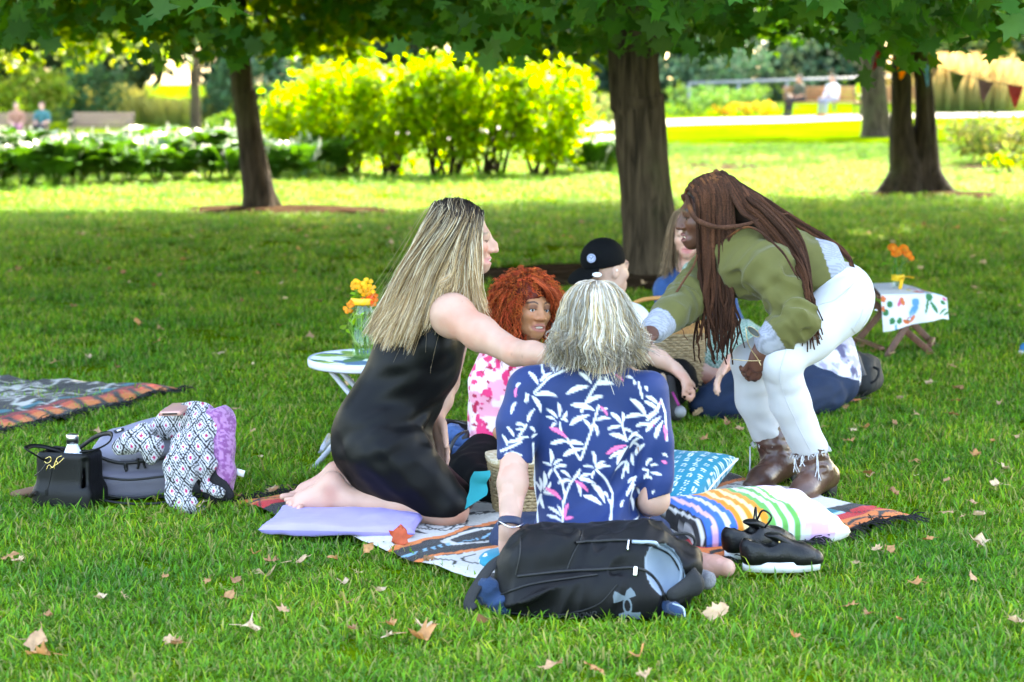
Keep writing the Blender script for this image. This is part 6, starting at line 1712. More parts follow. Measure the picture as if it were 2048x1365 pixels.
def denim_woman():
    K_ = tag(empty("person", G(1400, 760)), "woman in a denim jacket and green checked dress sitting beyond the bending woman", "person")
    s = 0.95; hc = P(1376, 465, 9.4); M = basis((-0.15, -1, -0.05))
    nb = P(1380, 545, 9.42)
    S = SDF(); w = head_sdf(S, hc, M, s, smile=0.5)
    S.cone(w(0, -0.02, -0.05), nb, 0.048, 0.055, 0.03); S.cone(nb, P(1390, 680, 9.45), 0.07, 0.08, 0.04)
    S.chain([P(1445, 600, 9.4), P(1450, 700, 9.3), P(1388, 735, 9.1)], [0.045, 0.04, 0.028], 0.02); hand_sdf(S, P(1388, 735, 9.1), (-0.9, -0.2, -0.3), (0, 0, -1), 0.9, side=1)
    S.chain([P(1430, 720, 9.3), P(1395, 740, 8.95), P(1480, 765, 8.9)], [0.07, 0.055, 0.035], 0.03)
    S.build("body", M_skin, K_, 0.012, [(hc, 0.12, 0.007)], lambda V: head_color(V, hc, M, s, np.array([0.52, 0.31, 0.24]), (0.5, 0.18, 0.17), (0.16, 0.1, 0.07), (0.05, 0.03, 0.02), blush=(0.08, -0.03, -0.03)))
    D = SDF(); D.chain([P(1385, 570, 9.45), P(1390, 660, 9.46)], [0.12, 0.125], 0.05)
    D.chain([P(1370, 570, 9.42), P(1338, 580, 9.42), P(1332, 640, 9.40), P(1345, 690, 9.30)], [0.075, 0.066, 0.055, 0.045], 0.03); D.chain([P(1400, 570, 9.42), P(1440, 585, 9.42), P(1462, 650, 9.38), P(1470, 690, 9.3)], [0.075, 0.066, 0.055, 0.05], 0.03)
    D.cone(P(1387, 548, 9.30), P(1388, 690, 9.30), 0.02, 0.045, 0.02) if False else None
    D.disp(wrinkle((0.2, 0, 1), 22, 0.012, 4), 0.03)
    def cj(V):
        C = np.tile(np.array([0.022, 0.065, 0.19]), (len(V), 1)) * (0.6 + 0.9 * fbm(V, 16, 3))[:, None]
        return C
    j = D.build("denim_jacket", cloth("blue_denim", rough=0.9, bump=0.3, bscale=300), K_, 0.008, (), cj)
    G_ = SDF(); G_.chain([P(1386, 545, 9.36), P(1388, 600, 9.33), P(1392, 690, 9.33)], [0.050, 0.060, 0.10], 0.03); G_.chain([P(1395, 700, 9.4), P(1435, 690, 9.1), P(1425, 715, 8.98)], [0.13, 0.11, 0.085], 0.05); G_.cone(P(1440, 690, 9.3), P(1490, 680, 9.1), 0.11, 0.09, 0.05)
    G_.disp(wrinkle((0.4, 0.3, 1), 20, 0.012, 9), 0.03)
    def cd(V):
        q = np.sin(V[:, 0] * 330) * np.sin(V[:, 2] * 330 + V[:, 1] * 200)
        return mixc((0.10, 0.24, 0.18), (0.55, 0.62, 0.56), sstep(-0.1, 0.4, q))
    G_.build("dress", cloth("green_check_cotton"), K_, 0.006, (), cd)
    rg = np.random.default_rng(3)
    gd = []
    for k in range(11):
        ph = -2.3 + 4.6 * k / 10; sx, cy = math.sin(ph), -math.cos(ph)
        gd.append([w(sx * 0.01, -0.02, 0.118), w(sx * 0.062, -0.02 + cy * 0.07, 0.095), w(sx * 0.088, -0.018 + cy * 0.098, 0.02), w(sx * 0.092, -0.015 + cy * 0.10, -0.06), w(sx * 0.105, -0.005 + cy * 0.09, -0.15), w(sx * 0.11, 0.01 + cy * 0.08, -0.24)])
    H = SDF(); H.ell(w(0, -0.03, 0.028), np.array([0.080, 0.094, 0.090]) * s, M, 0.0); H.cone(w(0, -0.06, -0.02), w(0, -0.05, -0.16), 0.07, 0.06, 0.03); H.cut(w(0, 0.03, 0), M @ np.array([0, 1, -0.3]))
    hm = H.build("hair", M_hair, K_, 0.009, (), lambda V: np.tile(np.array([0.09, 0.055, 0.035]), (len(V), 1)))
    pth, t = guide_paths(gd, 500, rg, 10, jit=0.008, tip=0.02, wave=0.012, wfreq=1.6)
    c = np.array([0.26, 0.17, 0.10]) * rg.uniform(0.45, 1.4, (500, 1, 1)) * np.ones((1, 10, 1)); V, F, C = strands(pth, 0.0032, c); mesh("hair_strands", V, F, M_hair, hm, True, C)
denim_woman()

def tiedye_person():
    K_ = tag(empty("person", G(1630, 815)), "person in tie dye top and navy jeans sitting half hidden behind the white jeans", "person")
    s = 0.96; hc = P(1592, 535, 8.45); M = basis((-0.9, -0.3, 0))
    nb = P(1606, 612, 8.47)
    S = SDF(); w = head_sdf(S, hc, M, s)
    S.cone(w(0, -0.02, -0.05), nb, 0.05, 0.056, 0.03); S.cone(nb, P(1640, 720, 8.5), 0.08, 0.09, 0.04)
    S.chain([P(1580, 640, 8.3), P(1520, 700, 8.15), P(1462, 722, 8.05)], [0.048, 0.042, 0.028], 0.02)
    hand_sdf(S, P(1462, 722, 8.05), P(1425, 765, 8.0) - P(1462, 722, 8.05), (0.2, -0.5, -0.8), 1.0, curl=(0.25, 0.3, 0.2), side=1)
    S.build("body", M_skin, K_, 0.012, [(P(1440, 745, 8.02), 0.08, 0.006)], lambda V: head_color(V, hc, M, s, np.array([0.52, 0.32, 0.25]), (0.5, 0.22, 0.2), (0.12, 0.08, 0.06)))
    D = SDF(); D.chain([P(1612, 640, 8.48), P(1640, 710, 8.5), P(1652, 752, 8.48)], [0.12, 0.14, 0.145], 0.05); D.chain([P(1608, 635, 8.42), P(1585, 645, 8.3), P(1560, 675, 8.22)], [0.09, 0.075, 0.065], 0.04)
    D.disp(wrinkle((0.3, 0, 1), 18, 0.014, 4), 0.03)
    def ct(V):
        a = fbm(V, 22, 3, 3); return mixc(mixc((0.72, 0.70, 0.76), (0.10, 0.09, 0.17), sstep(0.50, 0.62, a)), (0.40, 0.36, 0.50), sstep(0.55, 0.6, fbm(V, 30, 9)))
    D.build("top", cloth("tie_dye_cotton"), K_, 0.009, (), ct)
    J = SDF(); J.ell(P(1655, 768, 8.45), (0.135, 0.13, 0.10), None, 0.0)
    J.chain([P(1640, 775, 8.4), P(1500, 745, 8.22), P(1400, 808, 8.22)], [0.095, 0.072, 0.050], 0.025)
    J.chain([P(1650, 785, 8.35), P(1560, 808, 8.12), P(1420, 818, 8.2)], [0.088, 0.066, 0.046], 0.02)
    J.disp(wrinkle((1, 0.2, 0.1), 24, 0.012, 6), 0.03)
    J.build("jeans", mat("ink_denim", (0.006, 0.018, 0.052), 0.85, bump=0.3, bscale=300, var=0.2), K_, 0.011)
    H = SDF(); H.ell(w(0, -0.025, 0.03), np.array([0.083, 0.1, 0.092]) * s, M, 0.0); H.cut(w(0, 0.045, 0), M @ np.array([0, 1, -0.3])); H.disp(lambda p: (vnoise(p, 70, 2) - .5) * .01, .03)
    H.build("hair", M_hair, K_, 0.008, (), lambda V: np.tile(np.array([0.05, 0.03, 0.02]), (len(V), 1)))
tiedye_person()

# ================================================================== benches and people far behind
M_slat = mat("bench_slat", (0.30, 0.14, 0.05), 0.6, var=0.2, vscale=4, stretch=(1, 8, 8))
M_iron = mat("black_iron", (0.015, 0.015, 0.017), 0.5)
def bench(name, label, base, rz, length, cmat=None):
    t = tag(empty(name, base, rz), label, "bench", "park benches")
    cm = cmat or M_slat
    for k in range(4): MB().box((0, -0.05 - 0.115 * k + 0.17, 0.44), (length, 0.09, 0.035), None, 0.006).build("seat_slat", cm, t, keep=False)
    for k in range(4): MB().box((0, 0.26 + 0.03 * k, 0.55 + 0.105 * k), (length, 0.03, 0.09), None, 0.006).build("back_slat", cm, t, keep=False)
    for x in (-length / 2 + 0.05, length / 2 - 0.05):
        mb = MB(); mb.tube([(x, -0.24, 0.0), (x, -0.22, 0.42)], 0.03, 6); mb.tube([(x, 0.30, 0.0), (x, 0.24, 0.42), (x, 0.37, 0.92)], 0.03, 6); mb.tube([(x, -0.25, 0.42), (x, 0.25, 0.42)], 0.03, 6)
        mb.tube(spline([(x, -0.24, 0.42), (x, -0.26, 0.60), (x, -0.10, 0.66), (x, 0.28, 0.64)], 10), 0.026, 6)
        mb.build("end_frame", M_iron, t, keep=False)
    return t
M_slat2 = mat("weathered_slat", (0.26, 0.18, 0.12), 0.7, var=0.15, vscale=4, stretch=(1, 8, 8))
b1 = G(203, 283); bench("park_bench", "empty wooden bench on the left beside the pale path", b1, R(-4), 2.0, M_slat2)
b0 = G(52, 285); bench("park_bench", "wooden bench with two people at the picture's left edge", b0 + np.array([-0.3, 0, 0]), R(0), 2.0, M_slat2)
b2 = G(1628, 234); bench("park_bench", "wooden bench with two people chatting beside the path", (b2[0] + 0.25, b2[1], 0), R(8), 2.3)
b3 = G(1745, 233); bench("park_bench", "empty bench partly hidden behind the thick tree trunk", (b3[0] + 0.8, b3[1] + 0.2, 0), R(8), 2.2)

def sitter(label, base, rz, top, legs, skin, hair, shoe, lean=0.0, arm=0, tuck=0.0, hgt=1.0):
    t = tag(empty("person", base, rz), label, "person")
    def q(x, y, z): return np.array([x, y, z]) * hgt
    S = SDF(); hc = q(0, -0.02 - lean, 1.15); M = basis((0.25 * arm, -1, 0))
    w = head_sdf(S, hc, M, 1.0 * hgt); S.cone(w(0, -0.02, -0.05), q(0, 0.02 - lean * 0.6, 0.96), 0.05, 0.055, 0.03); S.cone(q(0, 0.02 - lean * 0.6, 0.96), q(0, 0.05, 0.6), 0.08, 0.09, 0.04)
    for sd_ in (-1, 1):
        S.chain([q(sd_ * 0.18, 0.0 - lean * 0.6, 0.92), q(sd_ * 0.24, -0.04 - lean * 0.5, 0.68), q(sd_ * 0.12, -0.28, 0.60)], [0.045, 0.04, 0.028], 0.02)
        hand_sdf(S, q(sd_ * 0.12, -0.28, 0.60), (-0.5 * sd_, -0.8, -0.2), (0, 0, -1), hgt, side=sd_)
        S.chain([q(sd_ * 0.1, -0.42, 0.45), q(sd_ * 0.1, -0.44 + tuck, 0.08)], [0.055, 0.035], 0.02)
    V, Q = S.surface(0.022, [(hc, 0.12, 0.014)]); mesh("body", V, Q, M_skin, t, True, head_color(V, hc, M, 1.0, np.array(skin), np.array(skin) * 0.7, np.array(hair)), keep=False)
    D = SDF(); D.chain([q(0, 0.0 - lean * 0.6, 0.90), q(0, 0.04, 0.55)], [0.13, 0.145], 0.04)
    for sd_ in (-1, 1): D.chain([q(0, -lean * 0.6, 0.92), q(sd_ * 0.18, 0.0 - lean * 0.6, 0.90), q(sd_ * 0.24, -0.04 - lean * 0.5, 0.70)] + ([q(sd_ * 0.16, -0.20, 0.62)] if arm else []), [0.07, 0.065, 0.055] + ([0.045] if arm else []), 0.03)
    D.disp(wrinkle((0.2, 0, 1), 14, 0.014, 4), 0.03); V, Q = D.surface(0.022); mesh("top", V, Q, mat("cloth_%02d%02d" % (int(top[0] * 99), int(top[2] * 99)), top, 0.85, bump=0.1), t, True, None, keep=False)
    J = SDF(); J.ell(q(0, 0.04, 0.53), (0.17, 0.15, 0.10), None, 0.0)
    for sd_ in (-1, 1): J.chain([q(sd_ * 0.09, 0.0, 0.53), q(sd_ * 0.1, -0.43, 0.50), q(sd_ * 0.1, -0.45 + tuck, 0.12)], [0.09, 0.07, 0.05], 0.03)
    V, Q = J.surface(0.022); mesh("trousers", V, Q, mat("cloth_%02d%02d" % (int(legs[0] * 99), int(legs[2] * 99)), legs, 0.85, bump=0.1), t, True, None, keep=False)
    for sd_ in (-1, 1):
        B = SDF(); B.chain([q(sd_ * 0.1, -0.44 + tuck, 0.07), q(sd_ * 0.11, -0.60 + tuck, 0.045)], [0.05, 0.038], 0.02); B.cut((0, 0, 0.005), (0, 0, -1)); V, Q = B.surface(0.016); mesh("shoe", V, Q, mat("shoe_%02d" % int(shoe[0] * 99), shoe, 0.6), t, True, None, keep=False)
    H = SDF(); H.ell(w(0, -0.025, 0.03), (0.083, 0.100, 0.092), M, 0.0); H.cut(w(0, 0.045, 0), M @ np.array([0, 1, -0.3])); V, Q = H.surface(0.018); mesh("hair", V, Q, mat("hair_%02d" % int(hair[0] * 99), hair, 0.7), t, True, None, keep=False)
    return t
q = b2; sitter("man in black trousers and dark shirt on the chatting pair's bench", (q[0] - 0.45, q[1] - 0.1, 0), R(-58), (0.05, 0.055, 0.035), (0.012, 0.012, 0.014), (0.42, 0.22, 0.14), (0.03, 0.02, 0.015), (0.03, 0.03, 0.03), 0.04, 0)
sitter("man in white shirt and pale trousers on the chatting pair's bench", (q[0] + 0.55, q[1] - 0.05, 0), R(-50), (0.55, 0.55, 0.62), (0.20, 0.22, 0.28), (0.45, 0.24, 0.15), (0.06, 0.04, 0.03), (0.45, 0.10, 0.02), 0.02, 1)
q = b0; sitter("person in pink trousers leaning forward on the left edge bench", (q[0] - 0.25, q[1] - 0.05, q[2]), R(10), (0.30, 0.16, 0.11), (0.36, 0.16, 0.22), (0.50, 0.28, 0.20), (0.07, 0.045, 0.03), (0.03, 0.03, 0.04), 0.12, 0)
sitter("person in teal top and dark trousers on the left edge bench", (q[0] + 0.55, q[1], q[2]), R(-8), (0.03, 0.13, 0.14), (0.02, 0.02, 0.025), (0.52, 0.30, 0.22), (0.10, 0.06, 0.04), (0.03, 0.03, 0.04), 0.03, 0)
# ================================================================== blankets
def seg_dist(x, y, pts):
    d = np.full(x.shape, 1e9)
    for k in range(len(pts) - 1):
        a, b = np.array(pts[k]), np.array(pts[k + 1]); ab = b - a; L2 = ab.dot(ab) + 1e-12
        t = np.clip(((x - a[0]) * ab[0] + (y - a[1]) * ab[1]) / L2, 0, 1)
        d = np.minimum(d, np.hypot(x - a[0] - t * ab[0], y - a[1] - t * ab[1]))
    return d
def doodles(x, y, rg, n, size, area):
    """distance to a set of hand-drawn looking curls and arcs"""
    d = np.full(x.shape, 1e9)
    for k in range(n):
        c = rg.uniform(area[0], area[1]); a0 = rg.uniform(0, 6.28); s = size * rg.uniform(0.5, 1.3); kind = rg.integers(0, 4)
        t = np.linspace(0, 1, 18)
        if kind == 0: r = s * (0.15 + 0.85 * t); a = a0 + t * 7.5; p = np.c_[r * np.cos(a), r * np.sin(a) * 0.7]
        elif kind == 1: p = np.c_[(t - 0.5) * 2.6 * s, 0.45 * s * np.sin(t * 7 + a0)]
        elif kind == 2: a = a0 + t * 3.6; p = np.c_[s * np.cos(a), 0.6 * s * np.sin(a)]
        else: a = t * 6.28; p = np.c_[s * 0.8 * np.cos(a), s * 0.38 * np.sin(a) * (1 + 0.4 * np.cos(3 * a))]
        ca, sa = math.cos(a0), math.sin(a0); p = np.c_[p[:, 0] * ca - p[:, 1] * sa, p[:, 0] * sa + p[:, 1] * ca] + c
        d = np.minimum(d, seg_dist(x, y, p))
    return d

M_woven = mat("woven_blanket", attr=True, rough=0.95, spec=0.1, sheen=0.15, bump=0.5, bscale=350, var=0.12, vscale=90)
M_fringe = mat("black_fringe", (0.012, 0.011, 0.011), 0.9)
def blanket(name, label, N_, A_, C_, style, seed, step=0.008, fringe=(True, True), z=0.032, extra=None):
    """N_ corner; stripes run along N_->C_ at both ends of N_->A_"""
    la, lc = np.linalg.norm(A_ - N_), np.linalg.norm(C_ - N_)
    na, nc = int(la / step), int(lc / step)
    a, c = np.meshgrid(np.linspace(0, 1, na), np.linspace(0, 1, nc), indexing='ij')
    xy = N_ + a[..., None] * (A_ - N_) + c[..., None] * (C_ - N_)
    P3 = np.c_[xy.reshape(-1, 2), np.zeros(na * nc)]
    x, y = (a * la).ravel(), (c * lc).ravel()
    ed = np.minimum(np.minimum(x, la - x), np.minimum(y, lc - y))
    wob = (vnoise(P3, 9, seed) - 0.5) * 0.03 * np.exp(-ed / 0.08)
    P3[:, 0] += wob; P3[:, 1] += (vnoise(P3, 9, seed + 9) - 0.5) * 0.03 * np.exp(-ed / 0.08)
    P3[:, 2] = z + (fbm(P3, 6, seed + 2, 3) - 0.5) * 0.030 + (1 - np.abs(2 * vnoise(P3 * np.array([1, 0.35, 1]), 7, seed + 4) - 1)) ** 3 * 0.010 - 0.010 * np.exp(-ed / 0.03)
    C = style(x, y, la, lc, np.random.default_rng(seed), xy.reshape(-1, 2))
    idx = np.arange(na * nc).reshape(na, nc)
    F = np.stack([idx[:-1, :-1], idx[1:, :-1], idx[1:, 1:], idx[:-1, 1:]], -1).reshape(-1, 4)
    o = mesh(name, P3, F, M_woven, None, True, C)
    tag(o, label, "blanket")
    rg = np.random.default_rng(seed + 1)
    for end in (0, 1):
        if not fringe[end]: continue
        mb = MB(); dirv = (N_ - A_) / la * (1 if end == 0 else -1); dirv = np.array([dirv[0], dirv[1], 0])
        row = P3[idx[0 if end == 0 else -1]]
        for k in range(0, nc, 1):
            for j in range(2):
                p = row[k] + np.array([0, 0, 0.002]); ln = rg.uniform(0.02, 0.05); dd = dirv + rg.normal(size=3) * np.array([0.5, 0.5, 0.3])
                mb.tube([p, p + dd * ln * 0.5 + np.array([0, 0, 0.006]), p + dd * ln], 0.0022, 3, False)
        mb.build("fringe", M_fringe, o)
    return o
BK, WH, RD, OR, TL, LB, NV = [np.array(v) for v in ((0.018, 0.016, 0.018), (0.52, 0.49, 0.46), (0.48, 0.015, 0.020), (0.62, 0.16, 0.030), (0.010, 0.14, 0.19), (0.22, 0.44, 0.60), (0.02, 0.03, 0.06))]
def stripes(x, e, y, C, rg):
    """the coloured border bands; e = distance from the fringed end"""
    wv = 0.012 * np.sin(y * 9 + 1) + 0.006 * np.sin(y * 23)
    e = e + wv
    for (lo, hi, c) in [(0.0, 0.115, OR), (0.115, 0.185, RD), (0.185, 0.205, LB), (0.205, 0.26, TL)]:
        C[(e >= lo) & (e < hi)] = c
    blk = (e > 0.185) & (e < 0.262) & (np.sin(y * 8.5 + 0.6) > 0.35); C[blk] = BK
    thin = (np.abs(e - 0.195) < 0.003) | (np.abs(e - 0.24) < 0.002); C[thin & ~blk] = np.array([0.5, 0.6, 0.66])
    # black swooping leaf shapes inside the orange band
    for k in range(14):
        c0 = -0.05 + 0.125 * k; t = (y - c0) / 0.17
        up = 0.03 + 0.05 * np.sin(np.clip(t, 0, 1) * 3.14); wd = 0.010 * np.sin(np.clip(t, 0, 1) * 3.14) + 0.002
        C[(t > 0) & (t < 1) & (np.abs(e - up) < wd)] = BK
    d = np.abs(((y + e * 0.6) % 0.21) - 0.1); C[(d < 0.004) & (e < 0.18)] = BK
    C[(e < 0.012)] = BK
    return C
def style_white(x, y, la, lc, rg, xy):
    C = np.tile(WH, (len(x), 1))
    area = [(0.32, 0.05), (la - 0.32, lc - 0.05)]
    def loc_(u, v):
        g = G(u, v, 0.03)[:2] - BL_N; Mx = np.stack([(BL_A - BL_N) / la, (BL_C - BL_N) / lc], 1); return np.linalg.solve(Mx, g)
    C[doodles(x, y, rg, 95, 0.085, (np.array(area[0]), np.array(area[1]))) < 0.005] = BK
    for k in range(16):                          # solid black drops
        c0 = rg.uniform(area[0], area[1]); r = rg.uniform(0.012, 0.045); th = rg.uniform(0, 3.14); dx = (x - c0[0]) * math.cos(th) + (y - c0[1]) * math.sin(th); dy = -(x - c0[0]) * math.sin(th) + (y - c0[1]) * math.cos(th)
        C[(dx / r) ** 2 + (dy / (0.42 * r)) ** 2 < 1] = BK
    # the black and orange guitar-like band: white ring with strings
    for (p0, p1, wd) in ((loc_(740, 1130), loc_(1010, 1065), 0.10), (loc_(1230, 1010), loc_(1420, 960), 0.085)):
        ax = (p1 - p0); L_ = np.linalg.norm(ax); ax /= L_; n = np.array([-ax[1], ax[0]])
        t = (x - p0[0]) * ax[0] + (y - p0[1]) * ax[1]; h = (x - p0[0]) * n[0] + (y - p0[1]) * n[1] + 0.02 * np.sin(t * 12)
        taper = wd * (0.45 + 0.55 * sstep(0, L_ * 0.7, t)); ins = (t > -0.12) & (t < L_ + 0.12)
        C[ins & (np.abs(h) < taper + 0.028)] = OR; C[ins & (np.abs(h) < taper)] = BK
        q = p0 + ax * L_ * 0.78; dx = (x - q[0]) * ax[0] + (y - q[1]) * ax[1]; dy = (x - q[0]) * n[0] + (y - q[1]) * n[1]
        r = np.sqrt((dx / 0.135) ** 2 + (dy / 0.075) ** 2); C[(r < 1) & (r > 0.74)] = WH
        C[(np.abs(h) < 0.012) & (t > 0) & (t < L_ * 0.95) & (np.sin(h * 2200) > 0)] = LB * 0.8
    C = stripes(x, x, y, C, rg); C = stripes(x, la - x, y, C, rg)
    return C
def style_black(x, y, la, lc, rg, xy):
    C = np.tile(BK, (len(x), 1))
    d = doodles(x, y, rg, 70, 0.10, (np.array([0.22, 0.0]), np.array([la - 0.1, lc]))); C[d < 0.007] = WH
    for k in range(26):
        c0 = rg.uniform([0.25, 0], [la - 0.1, lc]); th = rg.uniform(0, 3.14); dx = (x - c0[0]) * math.cos(th) + (y - c0[1]) * math.sin(th); dy = -(x - c0[0]) * math.sin(th) + (y - c0[1]) * math.cos(th)
        C[(dx / 0.06) ** 2 + (dy / 0.022) ** 2 < 1] = WH
    w_ = 0.02 * np.sin(y * 7)
    e = x + w_
    C[(e > 0.23) & (e < 0.27) & (np.sin(y * 30) > -0.3)] = TL; C[(e > 0.17) & (e < 0.20)] = np.array([0.25, 0.01, 0.02])
    m = (e > 0.02) & (e < 0.16) & (np.abs(((y * 1.0 + e * 0.8) % 0.11) - 0.055) < 0.036); C[m] = OR; C[m & (e > 0.10)] = np.array([0.55, 0.06, 0.02])
    C[(lc - y < 0.5) & (x > la * 0.45) & (np.sin((y - x) * 4) > 0.2)] = WH
    b_ = (lc - y < 0.62) & (x > la * 0.42) & (np.abs(np.sin((y - x) * 4) - 0.12) < 0.14); C[b_] = OR
    return C
blanket("picnic_blanket", "white woven blanket with black drawings and red orange striped fringed ends, under the picnickers", BL_N, BL_A, BL_C, style_white, 5)
l2c, l2b, l2t = G(372, 786)[:2], G(-40, 882)[:2], G(-120, 758)[:2]
blanket("picnic_blanket", "black blanket with white flower drawings at the left edge", l2c, l2t, l2b, style_black, 8, 0.011, (True, False))
l3 = [G(1500, 858)[:2], G(1330, 770)[:2], G(1722, 815)[:2]]
blanket("picnic_blanket", "orange edged blanket under the group sitting behind", l3[2], l3[0], G(1590, 735)[:2], style_white, 12, 0.012, (True, True))
EXCL2 = [[l2c, l2t, l2t + l2b - l2c, l2b], [l3[2], l3[0], l3[0] + G(1590, 735)[:2] - l3[2], G(1590, 735)[:2]]]

# ================================================================== cushions
def pillow(name, label, c, ux, uy, up_, hx, hy, h, colf, m, n=64, wr=0.006, seed=0, puff=0.42, corner=0.10, piping=None):
    ux, uy, up_ = [np.array(v, float) / np.linalg.norm(v) for v in (ux, uy, up_)]
    g = np.linspace(-1, 1, n); X, Y_ = np.meshgrid(g, g, indexing='ij')
    k = (1 - np.abs(X) ** 2.4) * (1 - np.abs(Y_) ** 2.4); t = np.clip(k, 0, 1) ** puff
    sx = X * (1 - corner * (1 - Y_ ** 2) * np.abs(X) ** 3); sy = Y_ * (1 - corner * (1 - X ** 2) * np.abs(Y_) ** 3)
    V = []
    for sg in (1, -1):
        base = np.array(c) + (sx * hx)[..., None] * ux + (sy * hy)[..., None] * uy
        q = base.reshape(-1, 3)
        wz = (wr * 2 * (vnoise(q * 1.0, 16, seed) - 0.5) + wr * (1 - np.abs(2 * vnoise(q, 26, seed + 2) - 1)) * (np.abs(X) ** 2 + np.abs(Y_) ** 2).ravel()).reshape(n, n) * (k > 0.001)
        V.append((base + (sg * (h * t + wz * t ** 0.5))[..., None] * up_).reshape(-1, 3))
    idx = np.arange(n * n).reshape(n, n)
    F1 = np.stack([idx[:-1, :-1], idx[1:, :-1], idx[1:, 1:], idx[:-1, 1:]], -1).reshape(-1, 4); F = np.concatenate([F1, F1[:, ::-1] + n * n])
    cc = colf(X.ravel(), Y_.ravel()); C = np.concatenate([cc, cc])
    o = mesh(name, np.concatenate(V), F, m, None, True, C); tag(o, label, "cushion")
    if piping is not None:
        ring = np.concatenate([idx[:, 0], idx[-1, 1:], idx[-2::-1, -1], idx[0, -2:0:-1]]); pts = V[0][ring]
        MB().tube(np.vstack([pts, pts[:1]]), 0.0045, 6, False).build("piping", piping, o)
    return o
M_cush = cloth("cushion_cotton", rough=0.8, sheen=0.15, bump=0.12, bscale=500)
M_satin = cloth("cushion_satin", rough=0.55, sheen=0.1, bump=0.05, spec=0.35)
pc = G(692, 1042, 0.052)
pillow("cushion", "thin lavender cushion under the kneeling woman's shins", pc, (1, -0.10, 0), (0.12, 1, 0), (0, 0, 1), 0.242, 0.150, 0.024, lambda x, y: np.tile(np.array([0.30, 0.25, 0.60]), (len(x), 1)), M_satin, wr=0.006, seed=2, puff=0.3, corner=0.05)
def teal(x, y):
    C = np.tile(np.array([0.008, 0.19, 0.28]), (len(x), 1))
    gx, gy = x * 5.5 + 0.25 * np.sin(y * 3), y * 5.5; ix = np.floor(gx); fx = gx - ix - 0.5; fy = (gy + 0.5 * (ix % 2)) % 1.0 - 0.5
    for (a, b) in ((0.14, 0.14), (-0.14, 0.14), (0.14, -0.14), (-0.14, -0.14)):
        C[((fx - a) ** 2 + (fy - b) ** 2) < 0.010] = np.array([0.72, 0.78, 0.80])
    C[(np.abs(fx) < 0.03) & (np.abs(np.abs(fy) - 0.36) < 0.06)] = np.array([0.72, 0.78, 0.80])
    return C
tc0 = P(1330, 968, 6.62); tdx = P(1442, 958, 6.42) - tc0
pillow("cushion", "teal cushion with white flecks and white piping beside the grey haired woman", P(1318, 972, 6.56), (0.80, -0.42, 0.05), (0.42, 0.80, 0.30), (-0.12, -0.42, 0.9), 0.205, 0.205, 0.085, teal, M_cush, n=76, seed=4, piping=mat("white_piping", (0.75, 0.75, 0.75), 0.8))
def striped(x, y):
    C = np.tile(np.array([0.58, 0.56, 0.52]), (len(x), 1)); W = np.array([0.60, 0.58, 0.54])
    s = x + 0.05 * np.sin(y * 2.2)
    bands = [(-1.0, -0.93, BK), (-0.93, -0.89, W), (-0.89, -0.85, BK), (-0.85, -0.77, np.array([0.03, 0.13, 0.50])), (-0.77, -0.70, np.array([0.70, 0.42, 0.66])), (-0.70, -0.61, np.array([0.03, 0.13, 0.50])), (-0.61, -0.54, W), (-0.54, -0.46, np.array([0.03, 0.13, 0.50])),
             (-0.46, -0.37, np.array([0.66, 0.22, 0.015])), (-0.37, -0.30, np.array([0.78, 0.62, 0.28])), (-0.30, -0.22, np.array([0.66, 0.22, 0.015])), (-0.22, -0.15, np.array([0.78, 0.62, 0.28])), (-0.15, -0.06, np.array([0.66, 0.22, 0.015])),
             (-0.06, 0.03, np.array([0.10, 0.32, 0.07])), (0.03, 0.11, W), (0.11, 0.18, np.array([0.10, 0.32, 0.07])), (0.18, 0.26, W), (0.26, 0.33, np.array([0.10, 0.32, 0.07]))]
    for lo, hi, c in bands: C[(s >= lo) & (s < hi)] = c
    r = s >= 0.33
    yy = ((y + 0.3 * (x - 0.3)) * 3.2) % 1.0
    C[r & (yy < 0.30)] = np.array([0.60, 0.36, 0.62]); C[r & (yy >= 0.30) & (yy < 0.52)] = np.array([0.78, 0.74, 0.66]); C[r & (yy >= 0.52) & (yy < 0.80)] = np.array([0.76, 0.66, 0.26])
    return C
pillow("cushion", "striped cushion in blue, orange, green and mauve lying by the boots", P(1497, 1042, 6.06), (1, 0.30, 0.02), (-0.30, 1, 0.1), (0.02, -0.1, 1), 0.262, 0.185, 0.075, striped, M_cush, n=80, wr=0.010, seed=9, puff=0.36)
sb = SDF(); sb.ell(P(1005, 1120, 5.62), (0.07, 0.09, 0.028), None, 0.0)
tag(sb.build("cushion", M_cush, None, 0.006, (), lambda V: np.where(vnoise(V, 55, 3)[:, None] > 0.66, np.array([0.7, 0.76, 0.8]), np.array([0.008, 0.19, 0.28]))), "teal seat pad peeping out beside the grey haired woman's hand", "cushion")

